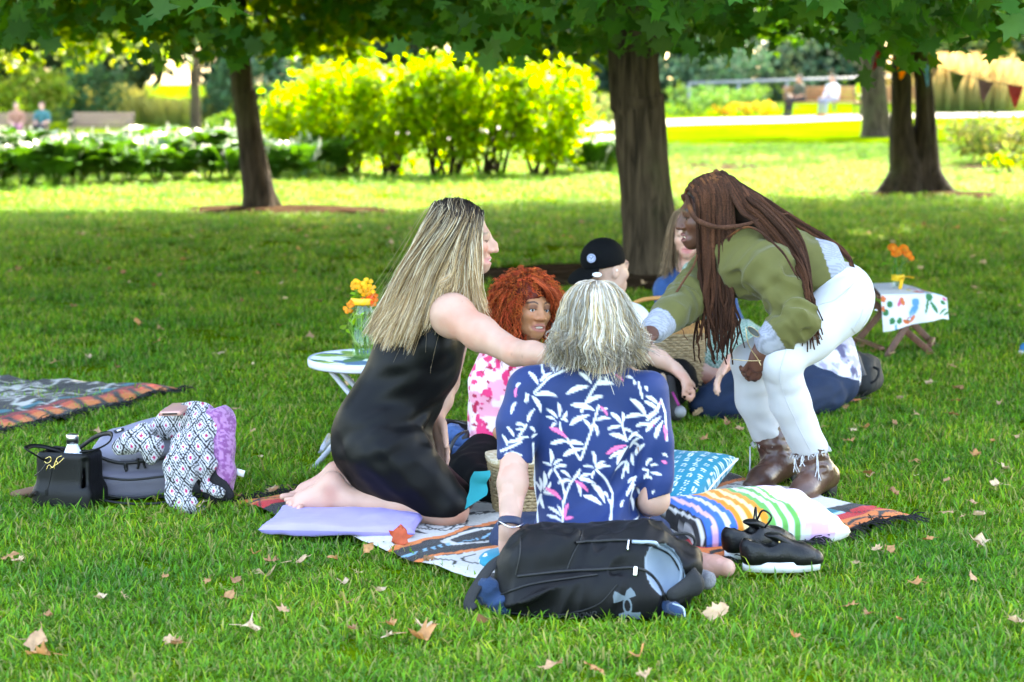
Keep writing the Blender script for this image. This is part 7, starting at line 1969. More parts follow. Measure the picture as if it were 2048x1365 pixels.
# ================================================================== baskets
def basket(name, label, base, rz, wx, wy, h, flare, colr, rows, stakes, lidcol, hcol, wire=0.006):
    t = tag(empty(name, base, rz), label, "basket")
    m = mat("wicker_" + name, colr, 0.75, var=0.25, vscale=60, bump=0.2, bscale=200)
    def ring(z, off, n):
        k = 1 + flare * z / h; a = np.arange(n + 1) * 2 * math.pi / n
        ex = 4.0; cx, sy = np.cos(a), np.sin(a)
        r = (np.abs(cx) ** ex + np.abs(sy) ** ex) ** (-1 / ex)
        return np.c_[(wx / 2 * k + off) * r * cx, (wy / 2 * k + off) * r * sy, np.full(n + 1, z)]
    mb = MB(); n = stakes * 2
    for i in range(rows):
        z = h * (i + 0.5) / rows; off = wire * 0.8 * np.where((np.arange(n + 1) + i) % 2 == 0, 1, -1); off[-1] = off[0]
        p = ring(z, 0, n); q = ring(z, 0.01, n) - p; p = p + q / 0.01 * off[:, None]
        mb.tube(spline(p, n * 2 + 1), h / rows * 0.52, 5, False)
    mb.build("weave", m, t, keep=False)
    mb = MB()
    for k in range(stakes):
        p = [ring(z, 0, stakes)[k] for z in np.linspace(0, h, 5)]; mb.tube(p, wire * 0.7, 5)
    mb.build("stakes", m, t, keep=False)
    mb = MB(); p = ring(h, 0.002, 60); mb.tube(p, 0.009, 8, False); mb.build("rim", m, t, keep=False)
    mesh("floor_panel", ring(0.004, -0.004, 40)[:-1], [list(range(40))], m, t, False, None, keep=False)
    return t, ring
bp = G(1018, 1052)
bk, ring = basket("picnic_basket", "pale woven basket with brown leather handles and patterned lid beside the bamboo shirt", (bp[0] + 0.052, bp[1] + 0.10, 0.03), R(8), 0.19, 0.15, 0.165, 0.20, (0.42, 0.30, 0.16), 15, 26, None, None, 0.005)
p = ring(0.17, 0.012, 48); n = 48
V = np.concatenate([p[:-1], p[:-1] + np.array([0, 0, 0.012]), [[0, 0, 0.195]]])
F = [(k, (k + 1) % n, n + (k + 1) % n, n + k) for k in range(n)] + [(n + k, n + (k + 1) % n, 2 * n) for k in range(n)]
mesh("lid", V, F, mat("lid_print", (0.62, 0.45, 0.24), 0.7, color2=(0.70, 0.62, 0.48), vscale=70, var=0.2), bk, False, None, keep=False)
M_lth = mat("tan_leather", (0.20, 0.065, 0.025), 0.5, spec=0.5)
for s_ in (-1, 1):
    MB().tube(spline([(-0.075, -0.103 * s_, 0.12), (-0.07, -0.125 * s_, 0.155), (0.0, -0.145 * s_, 0.10 if s_ > 0 else 0.22), (0.07, -0.125 * s_, 0.155), (0.075, -0.103 * s_, 0.12)], 24), 0.0085, 8, flat=(0.35, 1.0)).build("handle", M_lth, bk, keep=False)
    MB().box((-0.112 * s_, 0.0, 0.125), (0.008, 0.03, 0.05), None, 0.002).build("strap", M_lth, bk, keep=False)
# teal napkin hanging over the edge
n = 20; V = []
for i in range(n):
    for j in range(n):
        a, b = i / (n - 1), j / (n - 1)
        q = P(980, 941, 6.20) * (1 - a) * (1 - b) + P(972, 990, 6.16) * a * (1 - b) + P(948, 942, 6.20) * (1 - a) * b + P(924, 1024, 6.12) * a * b
        V.append(q + np.array([0.004 * math.sin(9 * a + 3 * b), -0.012 * math.sin(a * 7 + b * 2), 0]))
idx = np.arange(n * n).reshape(n, n); F = np.stack([idx[:-1, :-1], idx[1:, :-1], idx[1:, 1:], idx[:-1, 1:]], -1).reshape(-1, 4)
tag(mesh("napkin", np.array(V), F, mat("teal_linen", (0.008, 0.30, 0.34), 0.85, trans=0.3, bump=0.2, bscale=300)), "teal cloth napkin hanging over the pale basket's side", "napkin")
bp = G(1335, 790)
bk2, ring = basket("picnic_basket", "golden brown wicker hamper with open handle between the two groups", (bp[0], bp[1] + 0.12, 0.02), R(12), 0.30, 0.22, 0.25, 0.12, (0.42, 0.20, 0.06), 20, 28, None, None, 0.006)
p = ring(0.255, 0.012, 48); V = np.concatenate([p[:-1], p[:-1] * np.array([0.96, 0.96, 1]) + np.array([0, 0, 0.03]), [[0, 0, 0.300]]]); n = 48
F = [(k, (k + 1) % n, n + (k + 1) % n, n + k) for k in range(n)] + [(n + k, n + (k + 1) % n, 2 * n) for k in range(n)]
mesh("lid", V, F, mat("wicker_lid", (0.42, 0.20, 0.06), 0.6, var=0.3, vscale=90, bump=0.8, bscale=120), bk2, False, None, keep=False)
MB().tube(spline([(-0.16, 0, 0.25), (-0.17, 0, 0.36), (-0.10, 0, 0.40), (0.06, 0, 0.40), (0.16, 0, 0.37), (0.16, 0, 0.25)], 24), 0.010, 8).build("handle", mat("cane", (0.50, 0.24, 0.07), 0.6), bk2, keep=False)

# ================================================================== little round table with the jar of nasturtiums
tb = G(735, 905); tz = 0.405
t = tag(empty("side_table", (tb[0], 7.28, 0)), "small round white folding table with leafy top behind the kneeling woman", "table")
tcx, tcy = P(738, 725, 7.28)[0], 7.28; tz = P(738, 722, 7.28)[2]
M_wmet = mat("white_enamel", (0.55, 0.56, 0.66), 0.4, spec=0.5)
MB().lathe([(0.0, -0.010), (0.217, -0.010), (0.223, -0.016), (0.226, -0.010), (0.226, 0.008), (0.223, 0.015), (0.218, 0.010), (0.0, 0.010)], 64, (tcx, tcy, tz)).build("table_rim", M_wmet, t)
rr = np.linspace(0, 0.215, 40); aa = np.arange(120) * 2 * math.pi / 120
V = np.array([[tcx + r * math.cos(a), tcy + r * math.sin(a), tz + 0.0125] for r in rr for a in aa])
F = np.array([(i * 120 + k, i * 120 + (k + 1) % 120, (i + 1) * 120 + (k + 1) % 120, (i + 1) * 120 + k) for i in range(39) for k in range(120)])
rg = np.random.default_rng(4); C = np.tile(np.array([0.72, 0.75, 0.70]), (len(V), 1))
for k in range(26):
    c0 = np.array([tcx, tcy]) + rg.uniform(-0.2, 0.2, 2); th = rg.uniform(-1.2, 1.2); L_ = rg.uniform(0.05, 0.10)
    dx = (V[:, 0] - c0[0]) * math.cos(th) + (V[:, 1] - c0[1]) * math.sin(th); dy = -(V[:, 0] - c0[0]) * math.sin(th) + (V[:, 1] - c0[1]) * math.cos(th)
    C[(np.abs(dx) < L_) & (np.abs(dy) < 0.034 * np.cos(np.clip(dx / L_, -1, 1) * 1.57))] = [np.array([0.20, 0.33, 0.06]), np.array([0.33, 0.42, 0.12]), np.array([0.08, 0.18, 0.06]), np.array([0.06, 0.14, 0.24])][k % 4]
mesh("table_top", V, F, mat("leaf_print_glass", attr=True, rough=0.5, spec=0.2, var=0.05), t, True, C)
cgrey = mat("grey_tube_metal", (0.42, 0.43, 0.50), 0.35, spec=0.5)
for (a, b) in (((660, 742), (830, 945)), ((800, 742), (628, 948))):
    for dy in (-0.10, 0.10):
        p0 = np.array([tcx + (a[0] - 738) / 545, tcy + dy * 0.8, tz - 0.015]); p1 = np.array([tcx + (b[0] - 738) / 545, tcy + dy * 1.6, 0.0]); MB().tube([p0, p1], 0.010, 8).build("leg", cgrey, t)
for x, z in (((648 - 738) / 545, 0.075), ((790 - 738) / 545, 0.075)):
    MB().tube([(tcx + x, tcy - 0.14, z), (tcx + x, tcy + 0.14, z)], 0.008, 8).build("cross_bar", cgrey, t)
MB().tube([(tcx - 0.12, tcy - 0.13, 0.085), (tcx + 0.12, tcy - 0.13, 0.085)], 0.008, 8).build("cross_bar", cgrey, t)
MB().tube([(tcx - 0.03, tcy - 0.09, tz - 0.15), (tcx - 0.03, tcy + 0.09, tz - 0.15)], 0.016, 10).build("pivot", mat("grey_plastic", (0.20, 0.21, 0.25), 0.5), t)

def flower(c, r, nrm, colr, mbx, petals=5, rg=rng):
    Mf = basis(nrm, (0.1, 0.2, 1))
    for k in range(petals):
        a = 2 * math.pi * k / petals + rg.uniform(-0.2, 0.2); d = np.array([math.cos(a), 0, math.sin(a)]); s = np.array([-math.sin(a), 0, math.cos(a)]); y = np.array([0, 1.0, 0])
        pts = [d * 0.1, d * 0.45 + s * 0.32 + y * 0.25, d * 0.95 + s * 0.38 + y * 0.10, d * 1.08 + y * 0.02, d * 0.95 - s * 0.38 + y * 0.12, d * 0.45 - s * 0.32 + y * 0.25]
        mbx.add(np.array(c) + (np.array(pts) * r) @ Mf.T, [list(range(6))], np.array(colr) * rg.uniform(0.75, 1.2))
M_petal = mat("petal", attr=True, rough=0.6, trans=0.35, var=0.1)
jx = P(728, 700, 7.25)[0]; jy = 7.25; jz = tz + 0.0125
j = tag(empty("flower_jar", (jx, jy, jz)), "glass jar of yellow and orange nasturtiums on the round table", "vase")
k_ = 1.0
MB().lathe([(0.0, 0.004), (0.040, 0.004), (0.044, 0.010), (0.046, 0.03), (0.046, 0.165), (0.044, 0.185), (0.036, 0.198), (0.036, 0.205)], 40, (jx, jy, jz)).build("glass_jar", glass("clear_glass"), j)
MB().lathe([(0.0, 0.008), (0.041, 0.008), (0.043, 0.03), (0.043, 0.168), (0.0, 0.168)], 32, (jx, jy, jz)).build("water", glass("water_in_jar", (0.93, 0.98, 0.92)), j)
MB().lathe([(0.034, 0.200), (0.046, 0.202), (0.047, 0.206), (0.047, 0.222), (0.045, 0.226), (0.034, 0.226)], 40, (jx, jy, jz)).build("lid_ring", mat("yellow_plastic", (0.75, 0.42, 0.01), 0.35, spec=0.5), j)
rg = np.random.default_rng(8); mb = MB(); lf = []
for k in range(26):
    a = rg.uniform(0, 6.28); b = np.array([jx + 0.03 * math.cos(a), jy + 0.03 * math.sin(a), jz + 0.015]); e = np.array([jx + rg.normal() * 0.014, jy + rg.normal() * 0.014, jz + 0.22]); m_ = (b + e) / 2 + rg.normal(size=3) * 0.018
    mb.tube(spline([b, m_, e], 8), 0.0016, 5, False)
    lf.append(m_ + rg.normal(size=3) * np.array([0.01, 0.01, 0.03]))
mb.build("stems", mat("pale_stem", (0.22, 0.38, 0.06), 0.5, trans=0.3), j)
lf = np.array(lf + [np.array([jx, jy, jz + 0.24]) + rg.normal(size=3) * np.array([0.022, 0.018, 0.012]) for _ in range(26)])
V, F, C = leaves(lf, 0.036, OVAL, rg, None, 1.2, (0.20, 0.38, 0.05)); mesh("leaves", V, F, M_leafy, j, False, C)
fl = MB()
for (u, v, r, c) in [(712, 568, .018, (0.80, 0.42, 0.01)), (724, 575, .022, (0.82, 0.45, 0.01)), (735, 568, .022, (0.85, 0.50, 0.01)), (742, 580, .020, (0.80, 0.42, 0.01)), (730, 583, .020, (0.78, 0.40, 0.01)), (708, 574, .014, (0.78, 0.36, 0.01)), (738, 600, .020, (0.70, 0.10, 0.01)), (748, 596, .018, (0.75, 0.20, 0.01)), (728, 604, .017, (0.72, 0.12, 0.01)), (697, 617, .020, (0.78, 0.28, 0.01)), (704, 607, .014, (0.75, 0.26, 0.01)), (745, 606, .016, (0.72, 0.22, 0.01))]:
    for q in range(2): flower(P(u, v, 7.22 + 0.015 * q), r, (rng.normal() * 0.4, -1, 0.5 + rng.normal() * 0.4), c, fl, 5)
fl.build("blossoms", M_petal, j, False)
mb = MB(); mb.tube(spline([(jx - 0.02, jy, jz + 0.225), P(712, 600, 7.23), P(702, 612, 7.22)], 8), 0.0018, 5); mb.tube(spline([(jx, jy, jz + 0.225), P(716, 590, 7.23), P(712, 570, 7.22)], 8), 0.0018, 5); mb.build("flower_stalks", MATS["pale_stem"], j)

# ================================================================== folding wooden table with printed cloth and marigolds
Yw = 10.15
t = tag(empty("folding_table", G(1790, 690)), "low dark wood folding table with crossed legs under a printed cloth", "table")
M_dw = mat("dark_wood", (0.095, 0.035, 0.020), 0.5, spec=0.4, var=0.25, vscale=6, stretch=(20, 20, 3), color2=(0.13, 0.055, 0.03))
def bar(a, b, w, d, m_, nm, par, up_=(0, 1, 0)):
    a, b = np.array(a), np.array(b); L_ = np.linalg.norm(b - a); Mb = basis(b - a, up_)
    return MB().box((a + b) / 2, (w, L_, d), Mb, min(w, d) * 0.15).build(nm, m_, par)
zt = P(1800, 580, Yw)[2] - 0.01
def q_(u, Y, z): return np.array([P(u, 700, Y)[0], Y, z])
bar(q_(1735, 10.02, zt - 0.02), q_(1868, 10.06, 0.0), 0.034, 0.020, M_dw, "leg", t); bar(q_(1845, 9.98, zt - 0.02), q_(1768, 9.90, 0.0), 0.034, 0.020, M_dw, "leg", t)
bar(q_(1760, 10.40, zt - 0.02), q_(1872, 10.36, 0.0), 0.034, 0.020, M_dw, "leg", t); bar(q_(1800, 10.44, zt - 0.02), q_(1702, 10.34, 0.0), 0.034, 0.020, M_dw, "leg", t)
bar(q_(1764, 9.92, 0.055), q_(1712, 10.32, 0.055), 0.03, 0.016, M_dw, "stretcher", t, (0, 0, 1)); bar(q_(1858, 10.06, 0.05), q_(1864, 10.34, 0.05), 0.03, 0.016, M_dw, "stretcher", t, (0, 0, 1))
for k in range(5):
    MB().box((P(1790, 600, 10.2)[0], 9.98 + 0.105 * k, zt - 0.006), (0.27, 0.085, 0.016), None, 0.003).build("slat", M_dw, t)
bar(q_(1728, 9.98, zt - 0.018), q_(1765, 10.44, zt - 0.018), 0.03, 0.018, M_dw, "rail", t, (0, 0, 1))
for (u, v) in ((1752, 621), (1818, 640)):
    V, F = ball(P(u, v, 9.90), 0.008, 10, 6); MB().add(V, F).build("bolt", mat("silver_metal", (0.75, 0.75, 0.78), 0.2, 1.0, var=0.0), t)
# cloth: top sheet, draped over the front and the right side
tl, tr, fr_, fl_ = P(1742, 553, 10.42), P(1812, 541, 10.48), P(1898, 583, 9.95), P(1762, 574, 9.90)
zt2 = zt + 0.014
tl[2] = tr[2] = fr_[2] = fl_[2] = zt2
n = 60; V = []; UV = []
for i in range(n):
    for jj in range(n):
        a, b = i / (n - 1), jj / (n - 1)             # a across, b from back over the front edge and down
        bt = min(b / 0.45, 1.0)
        right = np.array(tr) * (1 - bt) + np.array(fr_) * bt; left = np.array(tl) * (1 - bt) + np.array(fl_) * bt
        q = left * (1 - a) + right * a
        if b > 0.45:
            dn = (b - 0.45) / 0.55; q = q + np.array([0.01 * dn, -0.035 * dn - 0.022 * math.sin(a * 11) * dn, -(0.185 - 0.055 * a) * dn + 0.02 * a * dn])
        if a > 0.80:                                  # the right end sags off the table
            w_ = (a - 0.80) / 0.2; q = q + np.array([-0.01 * w_, 0, -0.045 * w_ ** 1.6 * (1 if b < 0.45 else 0.5)])
        V.append(q); UV.append((a, b))
V = np.array(V); UV = np.array(UV); idx = np.arange(n * n).reshape(n, n)
F = np.stack([idx[:-1, :-1], idx[1:, :-1], idx[1:, 1:], idx[:-1, 1:]], -1).reshape(-1, 4)
rg = np.random.default_rng(14); C = np.tile(np.array([0.74, 0.75, 0.80]), (n * n, 1))
a, b = UV[:, 0], UV[:, 1]
def blob(ca, cb, ra, rb, c, th=0.0):
    da, db = a - ca, b - cb; x_ = da * math.cos(th) + db * math.sin(th); y_ = -da * math.sin(th) + db * math.cos(th); C[(x_ / ra) ** 2 + (y_ / rb) ** 2 < 1] = c
gr, bl, og, pk = np.array([0.03, 0.17, 0.06]), np.array([0.10, 0.30, 0.52]), np.array([0.66, 0.16, 0.05]), np.array([0.62, 0.09, 0.20])
for (ca, cb) in [(.12, .60), (.13, .86), (.24, .88), (.05, .72)]: blob(ca, cb, .045, .055, gr)
blob(.50, .60, .055, .07, bl); blob(.47, .74, .05, .12, bl, 0.5); blob(.42, .84, .02, .09, np.array([0.25, 0.4, 0.7]), 0.6); blob(.70, .52, .05, .08, gr); blob(.66, .68, .02, .16, gr, 0.2); blob(.76, .74, .03, .14, gr, -0.3); blob(.92, .62, .05, .05, gr); blob(.90, .82, .02, .12, gr, 0.7); blob(.98, .84, .02, .12, gr, 0.7)
blob(.27, .58, .03, .08, pk, 0.4); blob(.31, .57, .03, .08, og, -0.3); blob(.38, .92, .03, .06, og); blob(.44, .90, .025, .07, og, 0.5); blob(.33, .92, .025, .06, og, -0.6); blob(.03, .52, .04, .05, og); blob(.02, .66, .03, .04, og); blob(.95, .52, .04, .04, pk); blob(.85, .42, .05, .05, np.array([0.08, 0.15, 0.6])); blob(.18, .97, .02, .06, bl)
for k in range(9): blob(rg.uniform(.2, .9), rg.uniform(.25, .42), .05, .03, [pk, np.array([0.7, 0.6, 0.2]), bl, og][k % 4], rg.uniform(0, 3))
C[(b < 0.30) & ((b * 60).astype(int) % 3 == 0)] = np.array([0.35, 0.42, 0.62])
tag(mesh("tablecloth", V, F, mat("printed_cotton", attr=True, rough=0.8, trans=0.15, var=0.05), None, True, C), "white cloth with bird and flower print draped on the wooden table", "tablecloth")
vx, vz = P(1796, 552, 10.15)[0], zt2 + 0.004; vy = 10.15
v_ = tag(empty("flower_vase", (vx, vy, vz)), "small glass vase of orange marigolds tied with yellow ribbon", "vase")
MB().lathe([(0.0, 0.003), (0.028, 0.003), (0.030, 0.01), (0.031, 0.085)], 32, (vx, vy, vz)).build("glass_vase", glass("clear_glass"), v_)
MB().lathe([(0.0325, 0.040), (0.0335, 0.042), (0.0335, 0.068), (0.0325, 0.070)], 32, (vx, vy, vz)).build("ribbon", mat("yellow_ribbon", (0.78, 0.48, 0.01), 0.5, trans=0.2), v_)
mb = MB()
mb.tube(spline([(vx + 0.01, vy - 0.036, vz + 0.055), (vx + 0.035, vy - 0.045, vz + 0.064), (vx + 0.072, vy - 0.045, vz + 0.058)], 10), 0.011, 6, flat=(0.2, 1)); mb.tube(spline([(vx + 0.012, vy - 0.037, vz + 0.05), (vx + 0.008, vy - 0.045, vz + 0.025), (vx + 0.003, vy - 0.042, vz - 0.0)], 10), 0.010, 6, flat=(1, 0.2)); mb.build("bow", MATS["yellow_ribbon"], v_)
mb = MB(); rg = np.random.default_rng(2); lf = []
heads = [(1785, 496, .024), (1796, 503, .026), (1808, 498, .024), (1815, 508, .022), (1822, 516, .018), (1790, 508, .02)]
for (u, v, r) in heads:
    mb.tube(spline([(vx + rg.normal() * 0.01, vy, vz + 0.01), (vx + rg.normal() * 0.012, vy, vz + 0.09), P(u, v, 10.12)], 8), 0.0022, 5)
for k in range(16): lf.append(np.array([vx - 0.02 + rg.normal() * 0.03, vy + rg.normal() * 0.02, vz + 0.10 + rg.normal() * 0.022]))
mb.build("stems", mat("dark_stem", (0.05, 0.16, 0.03), 0.5), v_)
V, F, C = leaves(np.array(lf), 0.04, LANCE, rg, None, 1.2, (0.07, 0.22, 0.03)); mesh("leaves", V, F, M_leafy, v_, False, C)
fl = MB()
for (u, v, r) in heads:
    for q in range(4): flower(P(u, v, 10.10) + np.array([0, -0.008 * q, 0.0]), r * (1 - 0.18 * q), (rg.normal() * 0.2, -0.8, 0.6), (0.72, 0.20 + 0.02 * q, 0.008), fl, 9, rg)
fl.build("blossoms", M_petal, v_, False)
# ================================================================== bags
def decal(polys, bv, step, name, m, parent, off=0.0012, ring=None):
    """flat print laid on a surface: the print's outline is followed on the surface itself"""
    pts = np.concatenate([np.array(p) for p in polys]); lo, hi = pts.min(0) - 1, pts.max(0) + 1
    us = np.arange(lo[0], hi[0], step); vs_ = np.arange(lo[1], hi[1], step); U, W = np.meshgrid(us, vs_, indexing='ij')
    q = np.c_[U.ravel(), W.ravel()]; ins = np.zeros(len(q), bool)
    for p in polys: ins |= in_poly(q, np.array(p))
    if ring is not None:
        for (cx, cy, rx, ry, th, wd) in ring:
            dx, dy = q[:, 0] - cx, q[:, 1] - cy; x_ = dx * math.cos(th) + dy * math.sin(th); y_ = -dx * math.sin(th) + dy * math.cos(th)
            r = np.sqrt((x_ / rx) ** 2 + (y_ / ry) ** 2); ins |= (np.abs(r - 1) * min(rx, ry) < wd)
    ids = -np.ones(len(q), int); V = []
    o = Vector((0, 0, CAM_H)); grow = ins.reshape(U.shape)
    need = grow.copy(); need[1:] |= grow[:-1]; need[:, 1:] |= grow[:, :-1]; need[1:, 1:] |= grow[:-1, :-1]; need = need.ravel()
    for k in np.nonzero(need)[0]:
        h = bv.ray_cast(o, Vector(ray(*q[k])).normalized())
        if h[0] is not None: ids[k] = len(V); V.append(np.array(h[0] + h[1] * off))
    nv = len(vs_); F = []
    for i in range(len(us) - 1):
        for j in range(nv - 1):
            if grow[i, j]:
                f = [ids[i * nv + j], ids[(i + 1) * nv + j], ids[(i + 1) * nv + j + 1], ids[i * nv + j + 1]]
                if min(f) >= 0: F.append(f)
    if F: return mesh(name, np.array(V), F, m, parent)
def on_surface(pl, bv, n=40, off=0.002, closed=False):
    s = spline(np.c_[np.array(pl, float), np.zeros(len(pl))], n)[:, :2]; out = []
    o = Vector((0, 0, CAM_H))
    for u, v in s:
        h = bv.ray_cast(o, Vector(ray(u, v)).normalized())
        if h[0] is not None: out.append(np.array(h[0] + h[1] * off))
    return np.array(out)

M_zip = mat("black_zip", (0.008, 0.008, 0.009), 0.5)
M_pull = mat("silver_metal", (0.75, 0.75, 0.78), 0.2, 1.0, var=0.0)
# ---- black backpack in front of the seated woman
def black_backpack():
    o = empty("backpack", G(1180, 1245)); tag(o, "black backpack with grey emblem lying open in the foreground", "backpack")
    S = SDF(); Yb = 5.26
    Mx = basis((0.03, 1, 0.10), (-0.06, 0, 1))
    S.box(P(1182, 1142, Yb + 0.02), (0.215, 0.105, 0.118), 0.075, Mx, 0.0)
    S.box(P(1175, 1192, Yb - 0.045), (0.210, 0.085, 0.078), 0.060, basis((0.02, 1, 0.2), (-0.05, 0, 1)), 0.03)
    S.ell(P(1060, 1165, Yb), (0.085, 0.11, 0.115), None, 0.04); S.ell(P(1290, 1130, Yb), (0.075, 0.10, 0.105), None, 0.04)
    S.box(P(1352, 1150, Yb - 0.01), (0.055, 0.075, 0.075), 0.035, basis((0.3, 1, 0), (0.45, 0, 1)), 0.02)
    S.disp(wrinkle((0.8, 0.1, 0.45), 13, 0.022, 3, 0.2), 0.03); S.disp(wrinkle((0.3, 0.1, 0.9), 24, 0.014, 6, 0.25), 0.03)
    cav = P(1330, 1142, Yb - 0.10); Mc = basis((0.3, 1, 0.1), (-0.5, 0, 1))
    S.ell(cav, (0.042, 0.085, 0.072), Mc, 0.008, 's')
    S.cut((0, 0, 0.004), (0, 0, -1))
    bk = np.array([0.0035, 0.0035, 0.0045])
    def colb(V):
        C = np.tile(bk, (len(V), 1)) * (0.8 + 0.4 * vnoise(V, 14, 3))[:, None]
        q = (V - cav) @ Mc / np.array([0.042, 0.085, 0.072]); r = np.linalg.norm(q, axis=1)
        C[r < 1.035] = np.array([0.26, 0.32, 0.40])
        # leather-look left end panel
        x = V[:, 0] - P(1032, 1120, Yb)[0] - 0.35 * (V[:, 2] - 0.12) * 0.3
        C[(x < 0.0)] = np.array([0.008, 0.008, 0.009])
        return C
    M_ny = mat("black_nylon", attr=True, rough=0.5, spec=0.18, bump=0.15, bscale=500, var=0.08)
    b = S.build("bag_body", M_ny, o, 0.006, (), colb)
    bv = bvh_of(b)
    lin = mat("grey_lining", (0.28, 0.34, 0.42), 0.6)
    for pl, r, m_ in [([(1150, 1086), (1200, 1083), (1258, 1082), (1300, 1090), (1340, 1108), (1362, 1140)], 0.0045, M_zip), ([(1035, 1153), (1120, 1144), (1200, 1140), (1268, 1136), (1300, 1150), (1322, 1180), (1331, 1215), (1328, 1240)], 0.0045, M_zip),
                      ([(1165, 1062), (1158, 1085), (1145, 1110), (1132, 1145)], 0.0022, M_zip), ([(1042, 1075), (1040, 1110), (1032, 1150)], 0.0022, M_zip), ([(1003, 1190), (1060, 1170), (1140, 1158), (1195, 1150)], 0.003, M_zip), ([(1020, 1225), (1100, 1232), (1190, 1212), (1235, 1170)], 0.0018, M_zip)]:
        q = on_surface(pl, bv)
        if len(q) > 3: MB().tube(q, r, 6, False).build("zip_seam", m_, b)
    q = on_surface([(1266, 1086), (1310, 1088), (1345, 1105), (1366, 1140), (1358, 1172), (1334, 1190)], bv, 40, 0.004)
    MB().tube(q, 0.005, 6).build("lining_edge", lin, b)
    for (u, v) in ((1258, 1093), (1273, 1143)):
        q = on_surface([(u, v - 9), (u - 1, v), (u - 2, v + 10)], bv, 8, 0.006); MB().tube(q, 0.0065, 6, flat=(1.0, 0.45)).build("zip_pull", M_pull, b)
    # emblem and lettering, upside down as the bag lies
    def z(p): return (880 + p[0] * 0.29297, 1000 + p[1] * 0.29297)
    upper = [z(p) for p in [(1192, 622), (1181, 655), (1185, 704), (1225, 692), (1250, 682), (1285, 672), (1337, 655), (1325, 625), (1300, 597), (1272, 618), (1260, 655), (1238, 648), (1212, 630)]]
    lower = [z(p) for p in [(1217, 778), (1225, 805), (1242, 825), (1262, 812), (1284, 778), (1306, 800), (1330, 812), (1362, 812), (1368, 765), (1318, 768), (1290, 758), (1258, 765)]]
    cx, cy = z((1279, 722)); decal([upper, lower], bv, 0.7, "emblem", mat("grey_print", (0.10, 0.13, 0.155), 0.6), b, 0.0015, ring=[(cx, cy, 7.6, 14.5, -0.12, 1.6)])
    cu = bpy.data.curves.new("lettering", 'FONT'); cu.body = "UNDER ARMOUR"; cu.size = 1.0
    to = bpy.data.objects.new("lettering", cu); me = bpy.data.meshes.new_from_object(to)
    bm = bmesh.new(); bm.from_mesh(me); bmesh.ops.triangulate(bm, faces=bm.faces[:]); bmesh.ops.subdivide_edges(bm, edges=[e for e in bm.edges if e.calc_length() > 0.15], cuts=1); bm.to_mesh(me); bm.free()
    xs = np.array([v.co[:] for v in me.vertices]); w_ = xs[:, 0].max()
    V = []; og = Vector((0, 0, CAM_H))
    for x, y, _ in xs:
        a = x / w_; u = 1195 - 128 * a - 0.10 * 26 * y; vv = 1222 + 14 * a - 15.0 * (-y) * 0.9
        h = bv.ray_cast(og, Vector(ray(u, vv)).normalized()); V.append(np.array(h[0] + h[1] * 0.0012) if h[0] is not None else P(u, vv, Yb))
    mesh("lettering", np.array(V), [list(p.vertices) for p in me.polygons], mat("faint_print", (0.045, 0.045, 0.05), 0.5), b)
    bpy.data.objects.remove(to)
    # straps: shoulder strap trailing left, grab loop and cord on the right
    M_web = mat("black_webbing", (0.014, 0.014, 0.016), 0.8, bump=0.3, bscale=300)
    MB().tube(spline([P(1015, 1110, 5.28), P(985, 1130, 5.24), P(955, 1170, 5.2), P(938, 1205, 5.18), P(945, 1222, 5.16)], 24), 0.020, 6, flat=(0.2, 1.0)).build("shoulder_strap", M_web, o)
    MB().tube(spline([P(1335, 1070, 5.26), P(1375, 1068, 5.28), P(1390, 1085, 5.30), P(1375, 1110, 5.28)], 20), 0.0045, 6).build("cord", M_web, o)
    F_ = SDF(); F_.cone(P(1372, 1130, 5.22), P(1388, 1168, 5.16), 0.028, 0.030, 0.02, ((0.8, 0.6, 0), 2.2)); F_.cone(P(1388, 1168, 5.16), P(1345, 1190, 5.14), 0.028, 0.018, 0.02, ((0.3, 1, 0), 2.0)); F_.build("flap", mat("black_mesh", (0.012, 0.012, 0.013), 0.7, bump=0.4, bscale=400), o, 0.005)
black_backpack()
# denim jacket under the bag
o = empty("denim_jacket", G(1180, 1235)); tag(o, "blue denim jacket squashed under the black backpack", "jacket")
S = SDF(); S.chain([P(975, 1180, 5.22), P(1000, 1205, 5.2), P(1060, 1225, 5.2)], [0.035, 0.03, 0.03], 0.02); S.chain([P(1310, 1215, 5.2), P(1345, 1216, 5.14), P(1362, 1228, 5.10)], [0.026, 0.020, 0.012], 0.01, ((0.5, 0.5, 1), 1.5)); S.chain([P(1060, 1225, 5.2), P(1310, 1225, 5.2)], [0.03, 0.03], 0.02)
S.disp(wrinkle((0.6, 0.4, 0.4), 40, 0.016, 3), 0.03); S.cut((0, 0, 0.004), (0, 0, -1))
S.build("cloth", cloth("mid_blue_denim", rough=0.9, bump=0.4, bscale=300), o, 0.006, (), lambda V: np.array([0.018, 0.045, 0.11]) * (0.4 + 0.9 * fbm(V, 30, 2))[:, None])
MB().tube(spline([P(1346, 1208, 5.10), P(1366, 1216, 5.05), P(1370, 1234, 5.04)], 10), 0.0022, 5).build("pale_seam", mat("pale_stitch", (0.4, 0.48, 0.6), 0.9), o)
# grey sock beside the foot
S = SDF(); S.chain([P(1388, 1150, 5.36), P(1412, 1160, 5.33)], [0.028, 0.024], 0.01); S.disp(wrinkle((0.4, 0.2, 1), 50, 0.010, 2), 0.02); S.cut((0, 0, 0.004), (0, 0, -1))
tag(S.build("sock", mat("grey_knit", (0.16, 0.16, 0.175), 0.95, bump=0.5, bscale=250), None, 0.005), "crumpled grey sock between the backpack and the trainers", "sock")

